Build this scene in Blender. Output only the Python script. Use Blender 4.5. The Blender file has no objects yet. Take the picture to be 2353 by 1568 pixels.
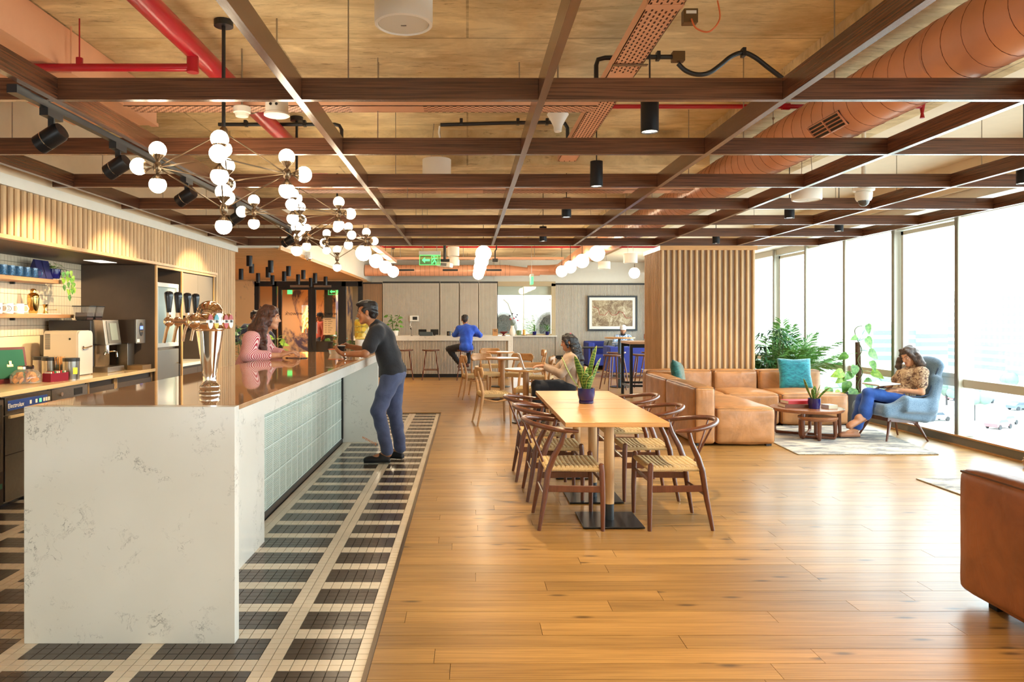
import bpy, bmesh, math, random
import numpy as np
from mathutils import Vector, Matrix, Euler
PI = math.pi
SC = bpy.context.scene
COL = SC.collection
rnd = random.Random(7)

# ------------------------------------------------------------------ camera
FPX, HCAM, VX, VY = 1696.0, 1.45, 1074.0, 733.0
cd = bpy.data.cameras.new('camera'); cam = bpy.data.objects.new('camera', cd); COL.objects.link(cam)
cam.location = (0, 0, HCAM); cam.rotation_euler = (PI/2, 0, 0)
cd.sensor_fit = 'HORIZONTAL'; cd.sensor_width = 36.0; cd.lens = FPX/2353*36
cd.shift_x = (1176.5-VX)/2353; cd.shift_y = -(784-VY)/2353
cd.clip_start = 0.05; cd.clip_end = 600
SC.camera = cam
# ------------------------------------------------------------------ world, exposure
SC.view_settings.view_transform = 'Standard'; SC.view_settings.look = 'None'
SC.view_settings.gamma = 1.0; SC.view_settings.use_curve_mapping = False
SC.view_settings.exposure = 0.58
wd = bpy.data.worlds.new('world'); SC.world = wd; wd.use_nodes = True
bg = wd.node_tree.nodes['Background']; bg.inputs[0].default_value = (0.86, 0.94, 1.0, 1); bg.inputs[1].default_value = 8.0
# window portals (guide the sky light through the glazing)
def area(name, loc, rot, sx, sy, power=0, col=(1,1,1), portal=False):
    l = bpy.data.lights.new(name, 'AREA'); l.shape = 'RECTANGLE'; l.size = sx; l.size_y = sy; l.energy = power; l.color = col
    if portal: l.cycles.is_portal = True
    o = bpy.data.objects.new(name, l); COL.objects.link(o); o.location = loc; o.rotation_euler = rot; return o
area('window_portal', (5.86, 8.0, 1.37), (0, PI/2, 0), 2.6, 28.0, portal=True)
WARM = (1.0, 0.78, 0.50)

# ------------------------------------------------------------------ mesh builder
class MB:
    def __init__(s): s.v = []; s.f = []; s.mi = []; s.cur = 0
    def add(s, vs, fs):
        b = len(s.v); s.v.extend([tuple(p) for p in vs])
        for f in fs: s.f.append(tuple(i+b for i in f)); s.mi.append(s.cur)
        return s
    def m(s, i): s.cur = i; return s
    def box(s, x0, x1, y0, y1, z0, z1):
        return s.add([(x0,y0,z0),(x1,y0,z0),(x1,y1,z0),(x0,y1,z0),(x0,y0,z1),(x1,y0,z1),(x1,y1,z1),(x0,y1,z1)],
                     [(0,3,2,1),(4,5,6,7),(0,1,5,4),(1,2,6,5),(2,3,7,6),(3,0,4,7)])
    def cbox(s, c, d, M=None):
        b = len(s.v); x,y,z = d[0]/2, d[1]/2, d[2]/2
        s.box(-x,x,-y,y,-z,z)
        for i in range(b, len(s.v)):
            p = Vector(s.v[i]);
            if M is not None: p = M @ p
            s.v[i] = tuple(p+Vector(c))
        return s
    def beam(s, p0, p1, w, h, up=(0,0,1)):
        p0, p1 = Vector(p0), Vector(p1); d = (p1-p0); L = d.length; d.normalize()
        u = Vector(up); a = d.cross(u)
        if a.length < 1e-4: a = d.cross(Vector((1,0,0)))
        a.normalize(); b = a.cross(d); vs = []
        for q in (p0, p1):
            for sa, sb in ((-1,-1),(1,-1),(1,1),(-1,1)): vs.append(q + a*sa*w/2 + b*sb*h/2)
        return s.add(vs, [(0,1,2,3),(7,6,5,4),(0,4,5,1),(1,5,6,2),(2,6,7,3),(3,7,4,0)])
    def tube(s, pts, r, n=8, closed=False, caps=True, sq=1.0):
        pts = [Vector(p) for p in pts]; N = len(pts)
        rs = r if isinstance(r, (list, tuple)) else [r]*N
        T = []
        for i in range(N):
            a = pts[i-1] if (i > 0 or closed) else pts[i]; b = pts[(i+1) % N] if (i < N-1 or closed) else pts[i]
            t = b-a; T.append(t.normalized() if t.length > 1e-9 else Vector((0,0,1)))
        ref = Vector((0,0,1)) if abs(T[0].z) < 0.9 else Vector((1,0,0))
        a = T[0].cross(ref).normalized(); vs = []
        for i in range(N):
            a = (a - T[i]*a.dot(T[i]))
            if a.length < 1e-6: a = T[i].orthogonal()
            a.normalize(); b = T[i].cross(a)
            for k in range(n):
                th = 2*PI*k/n; vs.append(pts[i] + (a*math.cos(th) + b*math.sin(th)*sq)*rs[i])
        fs = []
        for i in range(N if closed else N-1):
            j = (i+1) % N
            for k in range(n):
                k2 = (k+1) % n; fs.append((i*n+k, i*n+k2, j*n+k2, j*n+k))
        if caps and not closed:
            fs.append(tuple(range(n))[::-1]); fs.append(tuple((N-1)*n+k for k in range(n)))
        return s.add(vs, fs)
    def cyl(s, p0, p1, r0, r1=None, n=16): return s.tube([p0, p1], [r0, r0 if r1 is None else r1], n)
    def lathe(s, prof, n=20, c=(0,0,0), M=None, caps=True):
        vs = []; c = Vector(c)
        for (r, z) in prof:
            for k in range(n):
                th = 2*PI*k/n; p = Vector((r*math.cos(th), r*math.sin(th), z))
                if M is not None: p = M @ p
                vs.append(p+c)
        fs = []
        for i in range(len(prof)-1):
            for k in range(n):
                k2 = (k+1) % n; fs.append((i*n+k, i*n+k2, (i+1)*n+k2, (i+1)*n+k))
        if caps:
            fs.append(tuple(range(n))[::-1]); fs.append(tuple((len(prof)-1)*n+k for k in range(n)))
        return s.add(vs, fs)
    def sph(s, c, r, n=14, sc=(1,1,1), M=None):
        prof = [(max(1e-4, r*math.sin(PI*i/(n//2+1))), -r*math.cos(PI*i/(n//2+1))) for i in range(n//2+2)]
        S = Matrix.Diagonal(sc)
        return s.lathe(prof, n, c, (M @ S) if M is not None else S, caps=False)
    def prism(s, poly, z0, z1, M=None, c=(0,0,0)):
        n = len(poly); vs = [Vector((x,y,z0)) for x,y in poly] + [Vector((x,y,z1)) for x,y in poly]
        if M is not None: vs = [M @ p for p in vs]
        vs = [p+Vector(c) for p in vs]
        fs = [tuple(range(n))[::-1], tuple(range(n, 2*n))] + [(i, (i+1)%n, n+(i+1)%n, n+i) for i in range(n)]
        return s.add(vs, fs)
    def sheet(s, grid, th=0.0):
        # grid[i][j] of points -> a surface, optionally thickened along its normals by the solidify of obj()
        h, w = len(grid), len(grid[0]); vs = [p for row in grid for p in row]
        return s.add(vs, [(i*w+j, i*w+j+1, (i+1)*w+j+1, (i+1)*w+j) for i in range(h-1) for j in range(w-1)])

def mesh(name, mb, mats, smooth=False, ang=35):
    me = bpy.data.meshes.new(name); me.from_pydata(mb.v, [], mb.f)
    for m in (mats if isinstance(mats, (list, tuple)) else [mats]): me.materials.append(m)
    if max(mb.mi, default=0) > 0: me.polygons.foreach_set('material_index', mb.mi)
    if smooth:
        me.polygons.foreach_set('use_smooth', [True]*len(me.polygons)); me.set_sharp_from_angle(angle=math.radians(ang))
    me.update(); return me
def obj(name, mb, mats, parent=None, smooth=False, bevel=0.0, seg=2, solid=0.0, sub=0, ang=35, label=None, loc=None, kind=None):
    o = bpy.data.objects.new(name, mesh(name, mb, mats, smooth or sub > 0, 180 if sub else ang)); COL.objects.link(o)
    if parent is not None: o.parent = parent
    if loc is not None: o.location = loc
    if solid:
        md = o.modifiers.new('solid', 'SOLIDIFY'); md.thickness = solid; md.offset = 0
    if bevel:
        md = o.modifiers.new('bevel', 'BEVEL'); md.width = bevel; md.segments = seg; md.limit_method = 'ANGLE'; md.angle_limit = math.radians(40)
        o.data.polygons.foreach_set('use_smooth', [True]*len(o.data.polygons))
        if not smooth: o.data.set_sharp_from_angle(angle=math.radians(75))
        md.harden_normals = True
    if sub:
        md = o.modifiers.new('sub', 'SUBSURF'); md.levels = sub; md.render_levels = sub
    if label: o['label'] = label
    if kind: o['kind'] = kind
    return o
def tag(o, label, cat, group=None, kind=None):
    o['label'] = label; o['category'] = cat
    if group: o['group'] = group
    if kind: o['kind'] = kind
    return o
def thing(name, label, cat, loc=(0,0,0), rotz=0.0, group=None):
    o = bpy.data.objects.new(name, None); COL.objects.link(o); o.location = loc; o.rotation_euler = (0,0,rotz)
    o.empty_display_size = 0.1
    return tag(o, label, cat, group)
def struct(name, mb=None, m=None, **kw):
    if mb is None:
        o = bpy.data.objects.new(name, None); COL.objects.link(o)
    else: o = obj(name, mb, m, **kw)
    o['kind'] = 'structure'; return o
def kids(root): return [o for o in COL.objects if o.parent is root]
def dup(root, loc, rotz=0.0, label=None, group=None, ch=None):
    r = root.copy(); COL.objects.link(r); r.location = loc; r.rotation_euler = (0,0,rotz)
    if label: r['label'] = label
    if group: r['group'] = group
    for c0 in root.children:
        c = c0.copy(); COL.objects.link(c); c.parent = r
        for g0 in c0.children:
            g = g0.copy(); COL.objects.link(g); g.parent = c
    return r
def at(px, py, d):     # world point seen at photo pixel (px, py) at distance d along the room
    return Vector(((px-VX)*d/FPX, d, HCAM-(py-VY)*d/FPX))
def rotm(x=0, y=0, z=0): return Euler((x, y, z)).to_matrix()

# ------------------------------------------------------------------ materials
def srgb(r, g, b):
    f = lambda c: (c/255/12.92) if c/255 <= 0.04045 else ((c/255+0.055)/1.055)**2.4
    return (f(r), f(g), f(b))
class NT:
    def __init__(s, name):
        s.mat = bpy.data.materials.new(name); s.mat.use_nodes = True; s.t = s.mat.node_tree
        s.b = s.t.nodes['Principled BSDF']; s.out = s.t.nodes['Material Output']
    def n(s, typ, **kw):
        nd = s.t.nodes.new(typ)
        for k, v in kw.items(): setattr(nd, k, v)
        return nd
    def l(s, a, b): s.t.links.new(a, b)
    def tc(s, which='Object', scale=(1,1,1), rot=(0,0,0)):
        t = s.n('ShaderNodeTexCoord'); m = s.n('ShaderNodeMapping'); s.l(t.outputs[which], m.inputs[0])
        m.inputs['Scale'].default_value = scale; m.inputs['Rotation'].default_value = rot; return m.outputs[0]
    def noise(s, vec, scale=5, detail=4, rough=0.5, dist=0.0):
        nd = s.n('ShaderNodeTexNoise'); nd.inputs['Scale'].default_value = scale; nd.inputs['Detail'].default_value = detail
        nd.inputs['Roughness'].default_value = rough; nd.inputs['Distortion'].default_value = dist
        if vec is not None: s.l(vec, nd.inputs['Vector'])
        return nd.outputs['Fac']
    def ramp(s, fac, stops):
        nd = s.n('ShaderNodeValToRGB'); cr = nd.color_ramp
        while len(cr.elements) < len(stops): cr.elements.new(0.5)
        for e, (p, c) in zip(cr.elements, stops):
            e.position = p; e.color = (c[0], c[1], c[2], 1) if not isinstance(c, (int, float)) else (c, c, c, 1)
        s.l(fac, nd.inputs[0]); return nd.outputs[0]
    def mix(s, fac, a, b, mode='MIX'):
        nd = s.n('ShaderNodeMix', data_type='RGBA', blend_type=mode)
        for sock, v in ((nd.inputs[0], fac), (nd.inputs[6], a), (nd.inputs[7], b)):
            if isinstance(v, (int, float)): sock.default_value = v
            elif isinstance(v, tuple): sock.default_value = (v[0], v[1], v[2], 1)
            else: s.l(v, sock)
        return nd.outputs[2]
    def math(s, op, a, b=0.0):
        nd = s.n('ShaderNodeMath', operation=op)
        for sock, v in ((nd.inputs[0], a), (nd.inputs[1], b)):
            if isinstance(v, (int, float)): sock.default_value = v
            else: s.l(v, sock)
        return nd.outputs[0]
    def bump(s, h, strength=0.3, dist=0.01):
        nd = s.n('ShaderNodeBump'); nd.inputs['Strength'].default_value = strength; nd.inputs['Distance'].default_value = dist
        s.l(h, nd.inputs['Height']); s.l(nd.outputs[0], s.b.inputs['Normal'])
    def col(s, c):
        if isinstance(c, tuple): s.b.inputs['Base Color'].default_value = (c[0], c[1], c[2], 1)
        else: s.l(c, s.b.inputs['Base Color'])
        return s
    def set(s, rough=None, metal=None, spec=None, trans=None, ior=None, coat=None, sheen=None, alpha=None, crough=None):
        for k, v in (('Roughness', rough), ('Metallic', metal), ('Specular IOR Level', spec), ('Transmission Weight', trans), ('IOR', ior),
                     ('Coat Weight', coat), ('Sheen Weight', sheen), ('Alpha', alpha), ('Coat Roughness', crough)):
            if v is None: continue
            if isinstance(v, (int, float)): s.b.inputs[k].default_value = v
            else: s.l(v, s.b.inputs[k])
        return s
def plain(name, c, rough=0.5, metal=0.0, var=0.0, vscale=8, spec=0.5, **kw):
    t = NT(name)
    if var:
        n = t.noise(t.tc(), vscale, 5, 0.6)
        t.col(t.ramp(n, [(0.3, tuple(x*(1-var) for x in c)), (0.7, tuple(min(1, x*(1+var)) for x in c))]))
    else: t.col(c)
    t.set(rough=rough, metal=metal, spec=spec, **kw); return t.mat
def wood(name, c0, c1, axis='X', rough=0.4, freq=9.0, stretch=14, knots=0.0, bump=0.15, rand=0.12, coat=0.0, grain=0.35, gdark=0.62):
    t = NT(name)
    sc = {'X': (1, stretch, stretch), 'Y': (stretch, 1, stretch), 'Z': (stretch, stretch, 1)}[axis]
    info = t.n('ShaderNodeObjectInfo'); tcn = t.n('ShaderNodeTexCoord'); off = t.n('ShaderNodeVectorMath', operation='MULTIPLY_ADD')
    comb = t.n('ShaderNodeCombineXYZ')
    for i in range(3): t.l(info.outputs['Random'], comb.inputs[i])
    t.l(comb.outputs[0], off.inputs[0]); off.inputs[1].default_value = (37, 23, 51); t.l(tcn.outputs['Object'], off.inputs[2])
    mp = t.n('ShaderNodeMapping'); mp.inputs['Scale'].default_value = tuple(x*0.5 for x in sc); t.l(off.outputs[0], mp.inputs[0])
    n1 = t.noise(mp.outputs[0], 1.6, 6, 0.62, 0.6); mp2 = t.n('ShaderNodeMapping'); mp2.inputs['Scale'].default_value = tuple(x*3 if x > 1 else x*0.55 for x in sc); t.l(off.outputs[0], mp2.inputs[0])
    n2 = t.noise(mp2.outputs[0], freq, 3, 0.6)
    c = t.ramp(n1, [(0.28, c0), (0.72, c1)])
    c = t.mix(grain, c, t.ramp(n2, [(0.38, tuple(x*gdark for x in c0)), (0.58, c1)]))
    if knots:
        vn = t.n('ShaderNodeTexVoronoi', voronoi_dimensions='2D'); m3 = t.n('ShaderNodeMapping'); t.l(off.outputs[0], m3.inputs[0])
        m3.inputs['Scale'].default_value = {'X': (1.15, 3.7, 0.0), 'Y': (3.4, 1.1, 4), 'Z': (4, 4, 1.2)}[axis]; t.l(m3.outputs[0], vn.inputs['Vector'])
        vn.inputs['Scale'].default_value = 1.0
        kf = t.ramp(vn.outputs['Distance'], [(0.02, 1.0), (0.034, 0.75), (0.075, 0.0)])
        c = t.mix(t.math('MULTIPLY', kf, knots), c, tuple(x*0.25 for x in c0))
    if rand:
        v = t.math('MULTIPLY_ADD', info.outputs['Random'], 2*rand); v.node.inputs[2].default_value = 1-rand
        hs = t.n('ShaderNodeHueSaturation'); t.l(c, hs.inputs['Color']); t.l(v, hs.inputs['Value']); c = hs.outputs[0]
    t.col(c); t.set(rough=rough, coat=coat, crough=0.2); t.bump(n2, bump, 0.003); return t.mat
def emis(name, c, s):
    t = NT(name); t.b.inputs['Emission Color'].default_value = (*c, 1); t.b.inputs['Emission Strength'].default_value = s; t.col(c); return t.mat
def thin_glass(name, tint=(0.93, 0.97, 0.96), rough=0.02, refl=1.0, op=0.0, opc=(1,1,1)):
    t = NT(name); t.t.nodes.remove(t.b)
    tr = t.n('ShaderNodeBsdfTransparent'); tr.inputs[0].default_value = (*tint, 1)
    gl = t.n('ShaderNodeBsdfGlossy'); gl.inputs['Roughness'].default_value = rough
    lw = t.n('ShaderNodeLayerWeight'); lw.inputs[0].default_value = 0.5
    fr = t.math('MULTIPLY_ADD', t.math('POWER', lw.outputs['Facing'], 5.0), 0.9*refl); fr.node.inputs[2].default_value = 0.04*refl
    mx = t.n('ShaderNodeMixShader'); t.l(fr, mx.inputs[0]); t.l(tr.outputs[0], mx.inputs[1]); t.l(gl.outputs[0], mx.inputs[2])
    last = mx.outputs[0]
    if op:
        df = t.n('ShaderNodeBsdfDiffuse'); df.inputs[0].default_value = (*opc, 1); m2 = t.n('ShaderNodeMixShader'); m2.inputs[0].default_value = op
        t.l(last, m2.inputs[1]); t.l(df.outputs[0], m2.inputs[2]); last = m2.outputs[0]
    t.l(last, t.out.inputs[0]); return t.mat

M = {}
M['walnut'] = wood('walnut', srgb(62,36,25), srgb(112,70,46), 'X', 0.27, rand=0.12, coat=0.35, grain=0.5, gdark=0.5, freq=4)
M['walnut_y'] = wood('walnut_y', srgb(62,36,25), srgb(112,70,46), 'Y', 0.27, rand=0.12, coat=0.35, grain=0.5, gdark=0.5, freq=4)
M['walnut_z'] = wood('walnut_z', srgb(92,56,38), srgb(136,88,60), 'Z', 0.35, rand=0.1, coat=0.3)
M['oak_z'] = wood('oak_z', srgb(190,140,88), srgb(226,180,122), 'Z', 0.45, rand=0.08)
M['oak_x'] = wood('oak_x', srgb(186,128,72), srgb(220,166,104), 'X', 0.32, rand=0.05, coat=0.2)
M['pale_slat'] = wood('pale_slat', srgb(190,148,102), srgb(226,190,142), 'Z', 0.5, rand=0.1)
M['floor_oak'] = wood('floor_oak', srgb(136,96,46), srgb(186,142,80), 'X', 0.37, freq=4, stretch=9, knots=0.8, bump=0.12, rand=0.13, grain=0.32, gdark=0.6, coat=0.14)
M['floor_oak'].node_tree.nodes['Principled BSDF'].inputs['Specular IOR Level'].default_value = 0.42
M['white'] = plain('white_paint', srgb(232,228,216), 0.6, var=0.02)
M['beige'] = plain('beige_paint', srgb(226,208,178), 0.65, var=0.03)
M['black'] = plain('black_metal', (0.012,0.012,0.013), 0.4, 0.0)
M['blackm'] = plain('satin_black_metal', (0.02,0.02,0.022), 0.35, 0.6)
M['darkcab'] = plain('dark_laminate', srgb(78,64,54), 0.55, var=0.06)
M['steel'] = plain('brushed_steel', srgb(168,162,152), 0.28, 1.0, var=0.06, vscale=40)
M['chrome'] = plain('chrome', (0.85,0.83,0.8), 0.06, 1.0)
M['gold'] = plain('gold_metal', (0.75,0.5,0.16), 0.12, 1.0)
M['bronze'] = plain('antique_bronze', (0.19,0.135,0.085), 0.3, 0.9)
M['salmon'] = plain('salmon_paint', srgb(226,172,138), 0.5, var=0.03)
M['copper'] = plain('copper_duct', srgb(228,166,132), 0.3, 0.1, var=0.05, vscale=5)
M['red'] = plain('red_pipe_paint', srgb(172,16,34), 0.3)
M['plastic'] = plain('white_plastic', srgb(236,232,222), 0.45)
M['globe'] = emis('opal_globe', (1.0, 0.84, 0.60), 17.0)
M['lamp'] = emis('lamp_lens', (1.0, 0.86, 0.66), 12.0)
M['glass'] = thin_glass('window_glass')
M['frame'] = plain('window_frame', srgb(206,204,190), 0.45)
M['navy'] = plain('navy_glaze', srgb(24,26,92), 0.12, spec=0.7)
M['soil'] = plain('soil', srgb(52,38,28), 0.9, var=0.3, vscale=60)
# ================================================================== materials of the shell
def concrete(name, c0, c1, rough=0.85):
    t = NT(name)
    n1 = t.noise(t.tc('Object', (1,1.6,1)), 0.9, 9, 0.66, 0.6); n2 = t.noise(t.tc('Object', (1.0,5,3)), 1.7, 7, 0.68, 0.9)
    c = t.ramp(n1, [(0.34, c0), (0.5, tuple((a+b)/2 for a, b in zip(c0, c1))), (0.64, c1)])
    c = t.mix(t.math('MULTIPLY', t.ramp(n2, [(0.50, 0.0), (0.74, 1.0)]), 0.55), c, tuple(x*0.5 for x in c0))
    reg = t.ramp(t.noise(t.tc('Object'), 0.6, 3), [(0.45, 0.25), (0.62, 1.0)])            # patches where the boards left dark marks
    n3 = t.noise(t.tc('Object', (1.6,11,4)), 4.5, 5, 0.7, 0.5)
    c = t.mix(t.math('MULTIPLY', t.math('MULTIPLY', t.ramp(n3, [(0.575, 0.0), (0.66, 1.0)]), reg), 0.85), c, tuple(x*0.28 for x in c0))
    n4 = t.noise(t.tc('Object', (1,2.4,1)), 2.4, 5, 0.6, 0.6); c = t.mix(t.math('MULTIPLY', t.ramp(n4, [(0.56, 0.0), (0.72, 1.0)]), 0.5), c, tuple(min(1, x*1.25) for x in c1))
    br = t.n('ShaderNodeTexBrick'); t.l(t.tc('Object'), br.inputs[0]); br.offset = 0.5
    br.inputs['Scale'].default_value = 1.0; br.inputs['Brick Width'].default_value = 2.4; br.inputs['Row Height'].default_value = 1.15; br.inputs['Mortar Size'].default_value = 0.008
    c = t.mix(t.math('MULTIPLY', t.math('MULTIPLY', br.outputs['Fac'], t.ramp(n2, [(0.35, 0.2), (0.6, 1.0)])), 0.6), c, tuple(x*0.25 for x in c0))
    t.col(c); t.set(rough=rough); t.bump(n2, 0.25, 0.01); return t.mat
M['concrete'] = concrete('raw_concrete', srgb(180,152,106), srgb(232,212,166))
def marble(name):
    t = NT(name); v = t.tc('Object', (1,1,1))
    wp = t.noise(v, 5.0, 5, 0.6); vm = t.n('ShaderNodeVectorMath', operation='MULTIPLY_ADD'); cb = t.n('ShaderNodeCombineXYZ'); vm.inputs[1].default_value = (0.22, 0.22, 0.22)
    t.l(wp, cb.inputs[0]); t.l(t.noise(v, 6.3, 5, 0.6), cb.inputs[1]); t.l(t.noise(v, 4.4, 5, 0.6), cb.inputs[2]); t.l(cb.outputs[0], vm.inputs[0]); t.l(v, vm.inputs[2])
    n = t.noise(vm.outputs[0], 11.0, 7, 0.66, 0.8)
    ridge = t.ramp(n, [(0.482, 0.0), (0.5, 1.0), (0.518, 0.0)])
    patch = t.ramp(t.noise(v, 5.5, 5, 0.65, 0.6), [(0.53, 0.0), (0.66, 1.0)])
    f = t.math('MULTIPLY', t.math('MULTIPLY', ridge, patch), 0.85)
    base = t.ramp(t.noise(v, 1.3, 3), [(0.3, srgb(222,218,206)), (0.7, srgb(234,231,222))])
    t.col(t.mix(f, base, srgb(96,92,86))); t.set(rough=0.16, spec=0.5); return t.mat
M['quartz'] = marble('veined_quartz')
def bartop():
    t = NT('polished_bar_top'); n = t.noise(t.tc('Object', (1,1,1)), 5, 6, 0.7, 0.8)
    t.col(t.ramp(n, [(0.35, srgb(184,142,104)), (0.65, srgb(206,164,124))])); t.set(rough=0.035, spec=0.6); return t.mat
M['bartop'] = bartop()
def tilemat(name, c):
    t = NT(name); i = t.n('ShaderNodeObjectInfo'); n = t.noise(t.tc('Object'), 3.0, 3)
    a = t.ramp(n, [(0.3, tuple(x*0.9 for x in c)), (0.7, tuple(x*1.1 for x in c))]); t.col(a); t.set(rough=0.22); return t.mat
M['tile_w'] = tilemat('cream_mosaic', srgb(234,218,192)); M['tile_d'] = tilemat('charcoal_mosaic', srgb(78,66,56))
M['grout'] = plain('grout', srgb(96,84,70), 0.9)

# ================================================================== floor
fl = struct('floor')
sub = MB().box(-0.40, 5.9, -6, 2.6, -0.2, -0.012).box(-0.40, 5.9, 2.6, 23, -0.2, -0.012).box(-9, -0.40, 11.3, 29, -0.2, -0.012)
obj('subfloor', sub, M['grout'], fl)
PW = 0.1385
def plank_geo(x0, x1, y0, y1): return MB().box(x0+0.0006, x1-0.0006, y0+0.0007, y1-0.0007, -0.012, 0.0)
count = 0; far = MB(); row = 0; y = 2.55
farrows = []
while y < 23.0:
    x = -0.405 if y < 11.28 else -8.8
    xx = x - rnd.uniform(0, 1.6)
    while xx < 5.62:
        L = rnd.uniform(1.15, 2.1); a = max(xx, x); b = min(xx+L, 5.62)
        if b-a > 0.03:
            if y < 7.6 and count < 295:
                mb = MB().box(0.0011, b-a-0.0011, 0.0011, PW-0.0011, -0.012, rnd.uniform(-0.0006, 0.0))
                obj('plank', mb, M['floor_oak'], fl, loc=(a, y, 0)); count += 1
            else: farrows.append((a, b, y))
        xx += L
    y += PW; row += 1
# beyond about seven metres the boards are under ten pixels deep: joined, a few alternating sheets so the tone still varies
groups = [MB() for _ in range(6)]
for i, (a, b, y) in enumerate(farrows): groups[rnd.randrange(6)].box(a+0.0007, b-0.0007, y+0.0008, y+PW-0.0008, -0.012, 0.0)
for g in groups: obj('plank', g, M['floor_oak'], fl, kind='stuff')
# boards behind the camera
g = MB()
for i in range(62): g.box(-0.405, 5.62, 2.55-(i+1)*PW+0.0008, 2.55-i*PW-0.0008, -0.012, 0)
obj('plank', g, M['floor_oak'], fl, kind='stuff')
# mosaic strip: 51 mm tiles, columns counted from the wood edge
tf = struct('floor'); TP = 0.0514
obj('tile_bed', MB().box(-4.3, -0.42, -4, 11.28, -0.2, -0.009), M['grout'], tf)
near = []; rest = [MB(), MB()]
y0s = 3.0368
def tile_kind(ci, ri):
    k = ri % 6
    if k in (0, 1): return 0
    if ci == 0: return 0
    c = ci-1
    if c < 6: return 1
    c -= 6
    return 0 if (c % 11) < 2 else 1
tiles = []
for ri in range(-46, 160):
    y = y0s + ri*TP
    if y > 11.26: break
    for ci in range(0, 75):
        x1 = -0.425 - ci*TP; x0 = x1-TP
        if x0 < -4.25: break
        if y > 3.36 and y < 8.6 and -1.93 < x0 < -1.5: continue
        tiles.append((x0, y, tile_kind(ci, ri)))
def seen(x, y):
    px = VX+FPX*x/y if y > 0.5 else -9; py = VY+FPX*HCAM/y if y > 0.5 else 9999
    hid = y > 3.29 and 55 < px < 560
    return 0 < px < 2353 and py < 1568 and not hid
vis = sorted([t for t in tiles if seen(t[0]+TP/2, t[1])], key=lambda t: t[1])[:290]; vset = set(vis)
tme = {}
for k, m in ((0, M['tile_w']), (1, M['tile_d'])):
    tme[k] = mesh('tile', MB().box(0.0016, TP-0.0016, 0.0016, TP-0.0016, -0.009, 0.0), m)
for x, y, k in vis:
    o = bpy.data.objects.new('tile', tme[k]); COL.objects.link(o); o.parent = tf; o.location = (x, y, 0)
for t in tiles:
    if t in vset: continue
    x, y, k = t; rest[k].box(x+0.0016, x+TP-0.0016, y+0.0016, y+TP-0.0016, -0.009, 0.0)
for k in (0, 1): obj('tile', rest[k], (M['tile_w'], M['tile_d'])[k], tf, kind='stuff')
tr = struct('trim_1', MB().box(-0.425, -0.405, -4, 11.29, -0.02, 0.004).box(-3.4, -0.405, 11.28, 11.295, -0.02, 0.004), M['bronze'])

# ================================================================== ceiling slab and downstand beams
ce = struct('ceiling')
obj('slab', MB().box(-9.2, 6.1, -6, 24, 3.2, 3.4), M['concrete'], ce)
obj('cross_downstand', MB().box(-2.2, 2.25, 6.85, 7.25, 2.88, 3.2), M['concrete'], ce)
obj('cross_downstand', MB().box(-2.75, 2.25, 14.6, 15.0, 2.95, 3.2), M['concrete'], ce)
obj('long_downstand', MB().box(2.2, 3.7, -6, 16.5, 3.12, 3.2), M['concrete'], ce)
obj('plaster_panel', MB().box(3.7, 5.3, -6, 22, 3.14, 3.2), M['beige'], ce)
# ================================================================== walls
WY = 22.0
wb = struct('wall_back')
wm = MB().box(-3.0, 0.80, WY+0.02, WY+0.2, 0, 3.2).box(-9.2, -3.0, WY+0.02, WY+0.2, 2.62, 3.2).box(0.80, 2.62, WY, WY+0.2, 0, 0.98).box(0.80, 2.62, WY, WY+0.2, 2.5, 3.2).box(2.62, 6.1, WY, WY+0.2, 0, 3.2)
obj('plaster', wm, M['white'], wb)
wr = struct('wall_right')
obj('plaster', MB().box(5.30, 6.0, -6, WY, 2.83, 3.2).box(5.62, 6.0, 21.2, WY, 0, 2.72), M['beige'], wr)
wfr = struct('wall_front', MB().box(-9.2, 6.0, -6.2, -6, 0, 3.2), M['white'])
wl = struct('wall_left')
obj('plaster', MB().box(-4.5, -4.36, -6, 11.18, 0, 3.2).box(-3.62, -3.5, -6, 11.18, 2.55, 3.2), M['beige'], wl)
ll = struct('wall_lobby', MB().box(-9.2, -9.05, 11.18, 29, 0, 3.2).box(-9.2, -4.36, 11.02, 11.18, 0, 3.2), M['beige'])
fa = struct('wall_fascia')
obj('plaster', MB().box(-2.95, -2.85, 11.2, WY, 2.53, 3.2).box(-3.62, -2.85, 11.18, 11.3, 2.53, 3.2), M['white'], fa)
obj('edge_board', MB().box(-2.87, -2.835, 11.2, 20.9, 2.50, 2.555), M['oak_x'], fa)
bs = struct('baseboard_back', MB().box(2.62, 6.0, WY-0.06, WY-0.02, 0, 0.1), M['black'])

# fluted panelling on the back wall: true ribs, each under three pixels wide, joined
M['flute'] = plain('grey_flute', srgb(224,215,199), 0.5, var=0.05); M['flute_back'] = plain('flute_groove', srgb(122,112,100), 0.7)
M['flute_w'] = wood('flute_wood', srgb(176,134,96), srgb(206,164,124), 'Z', 0.5, rand=0)
def flutes(name, x0, x1, y, z0, z1, parent, p=0.037, mat=None, cap=True, w=0.55):
    mb = MB(); n = int((x1-x0)/p)
    for i in range(n):
        x = x0+(i+0.5)*p; mb.box(x-p*w/2, x+p*w/2, y-0.022, y, z0, z1)
    obj('backing', MB().box(x0, x1, y, y+0.03, z0, z1), M['flute_back'], parent)
    obj('rib', mb, mat or M['flute'], parent, kind='stuff')
    if cap: obj('cap_rail', MB().box(x0, x1, y-0.03, y+0.03, z1, z1+0.05), M['black'], parent)
pa = struct('wall_panelling')
YB = 20.95
for a, b in ((-2.40, -0.78), (-0.77, -0.22), (-0.21, 0.32), (0.33, 0.86)): flutes('panel', a, b, YB, 0.0, 2.46, pa)
flutes('panel', -3.02, -2.42, YB+0.04, 0, 2.44, pa, 0.03, M['flute_w'])
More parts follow.
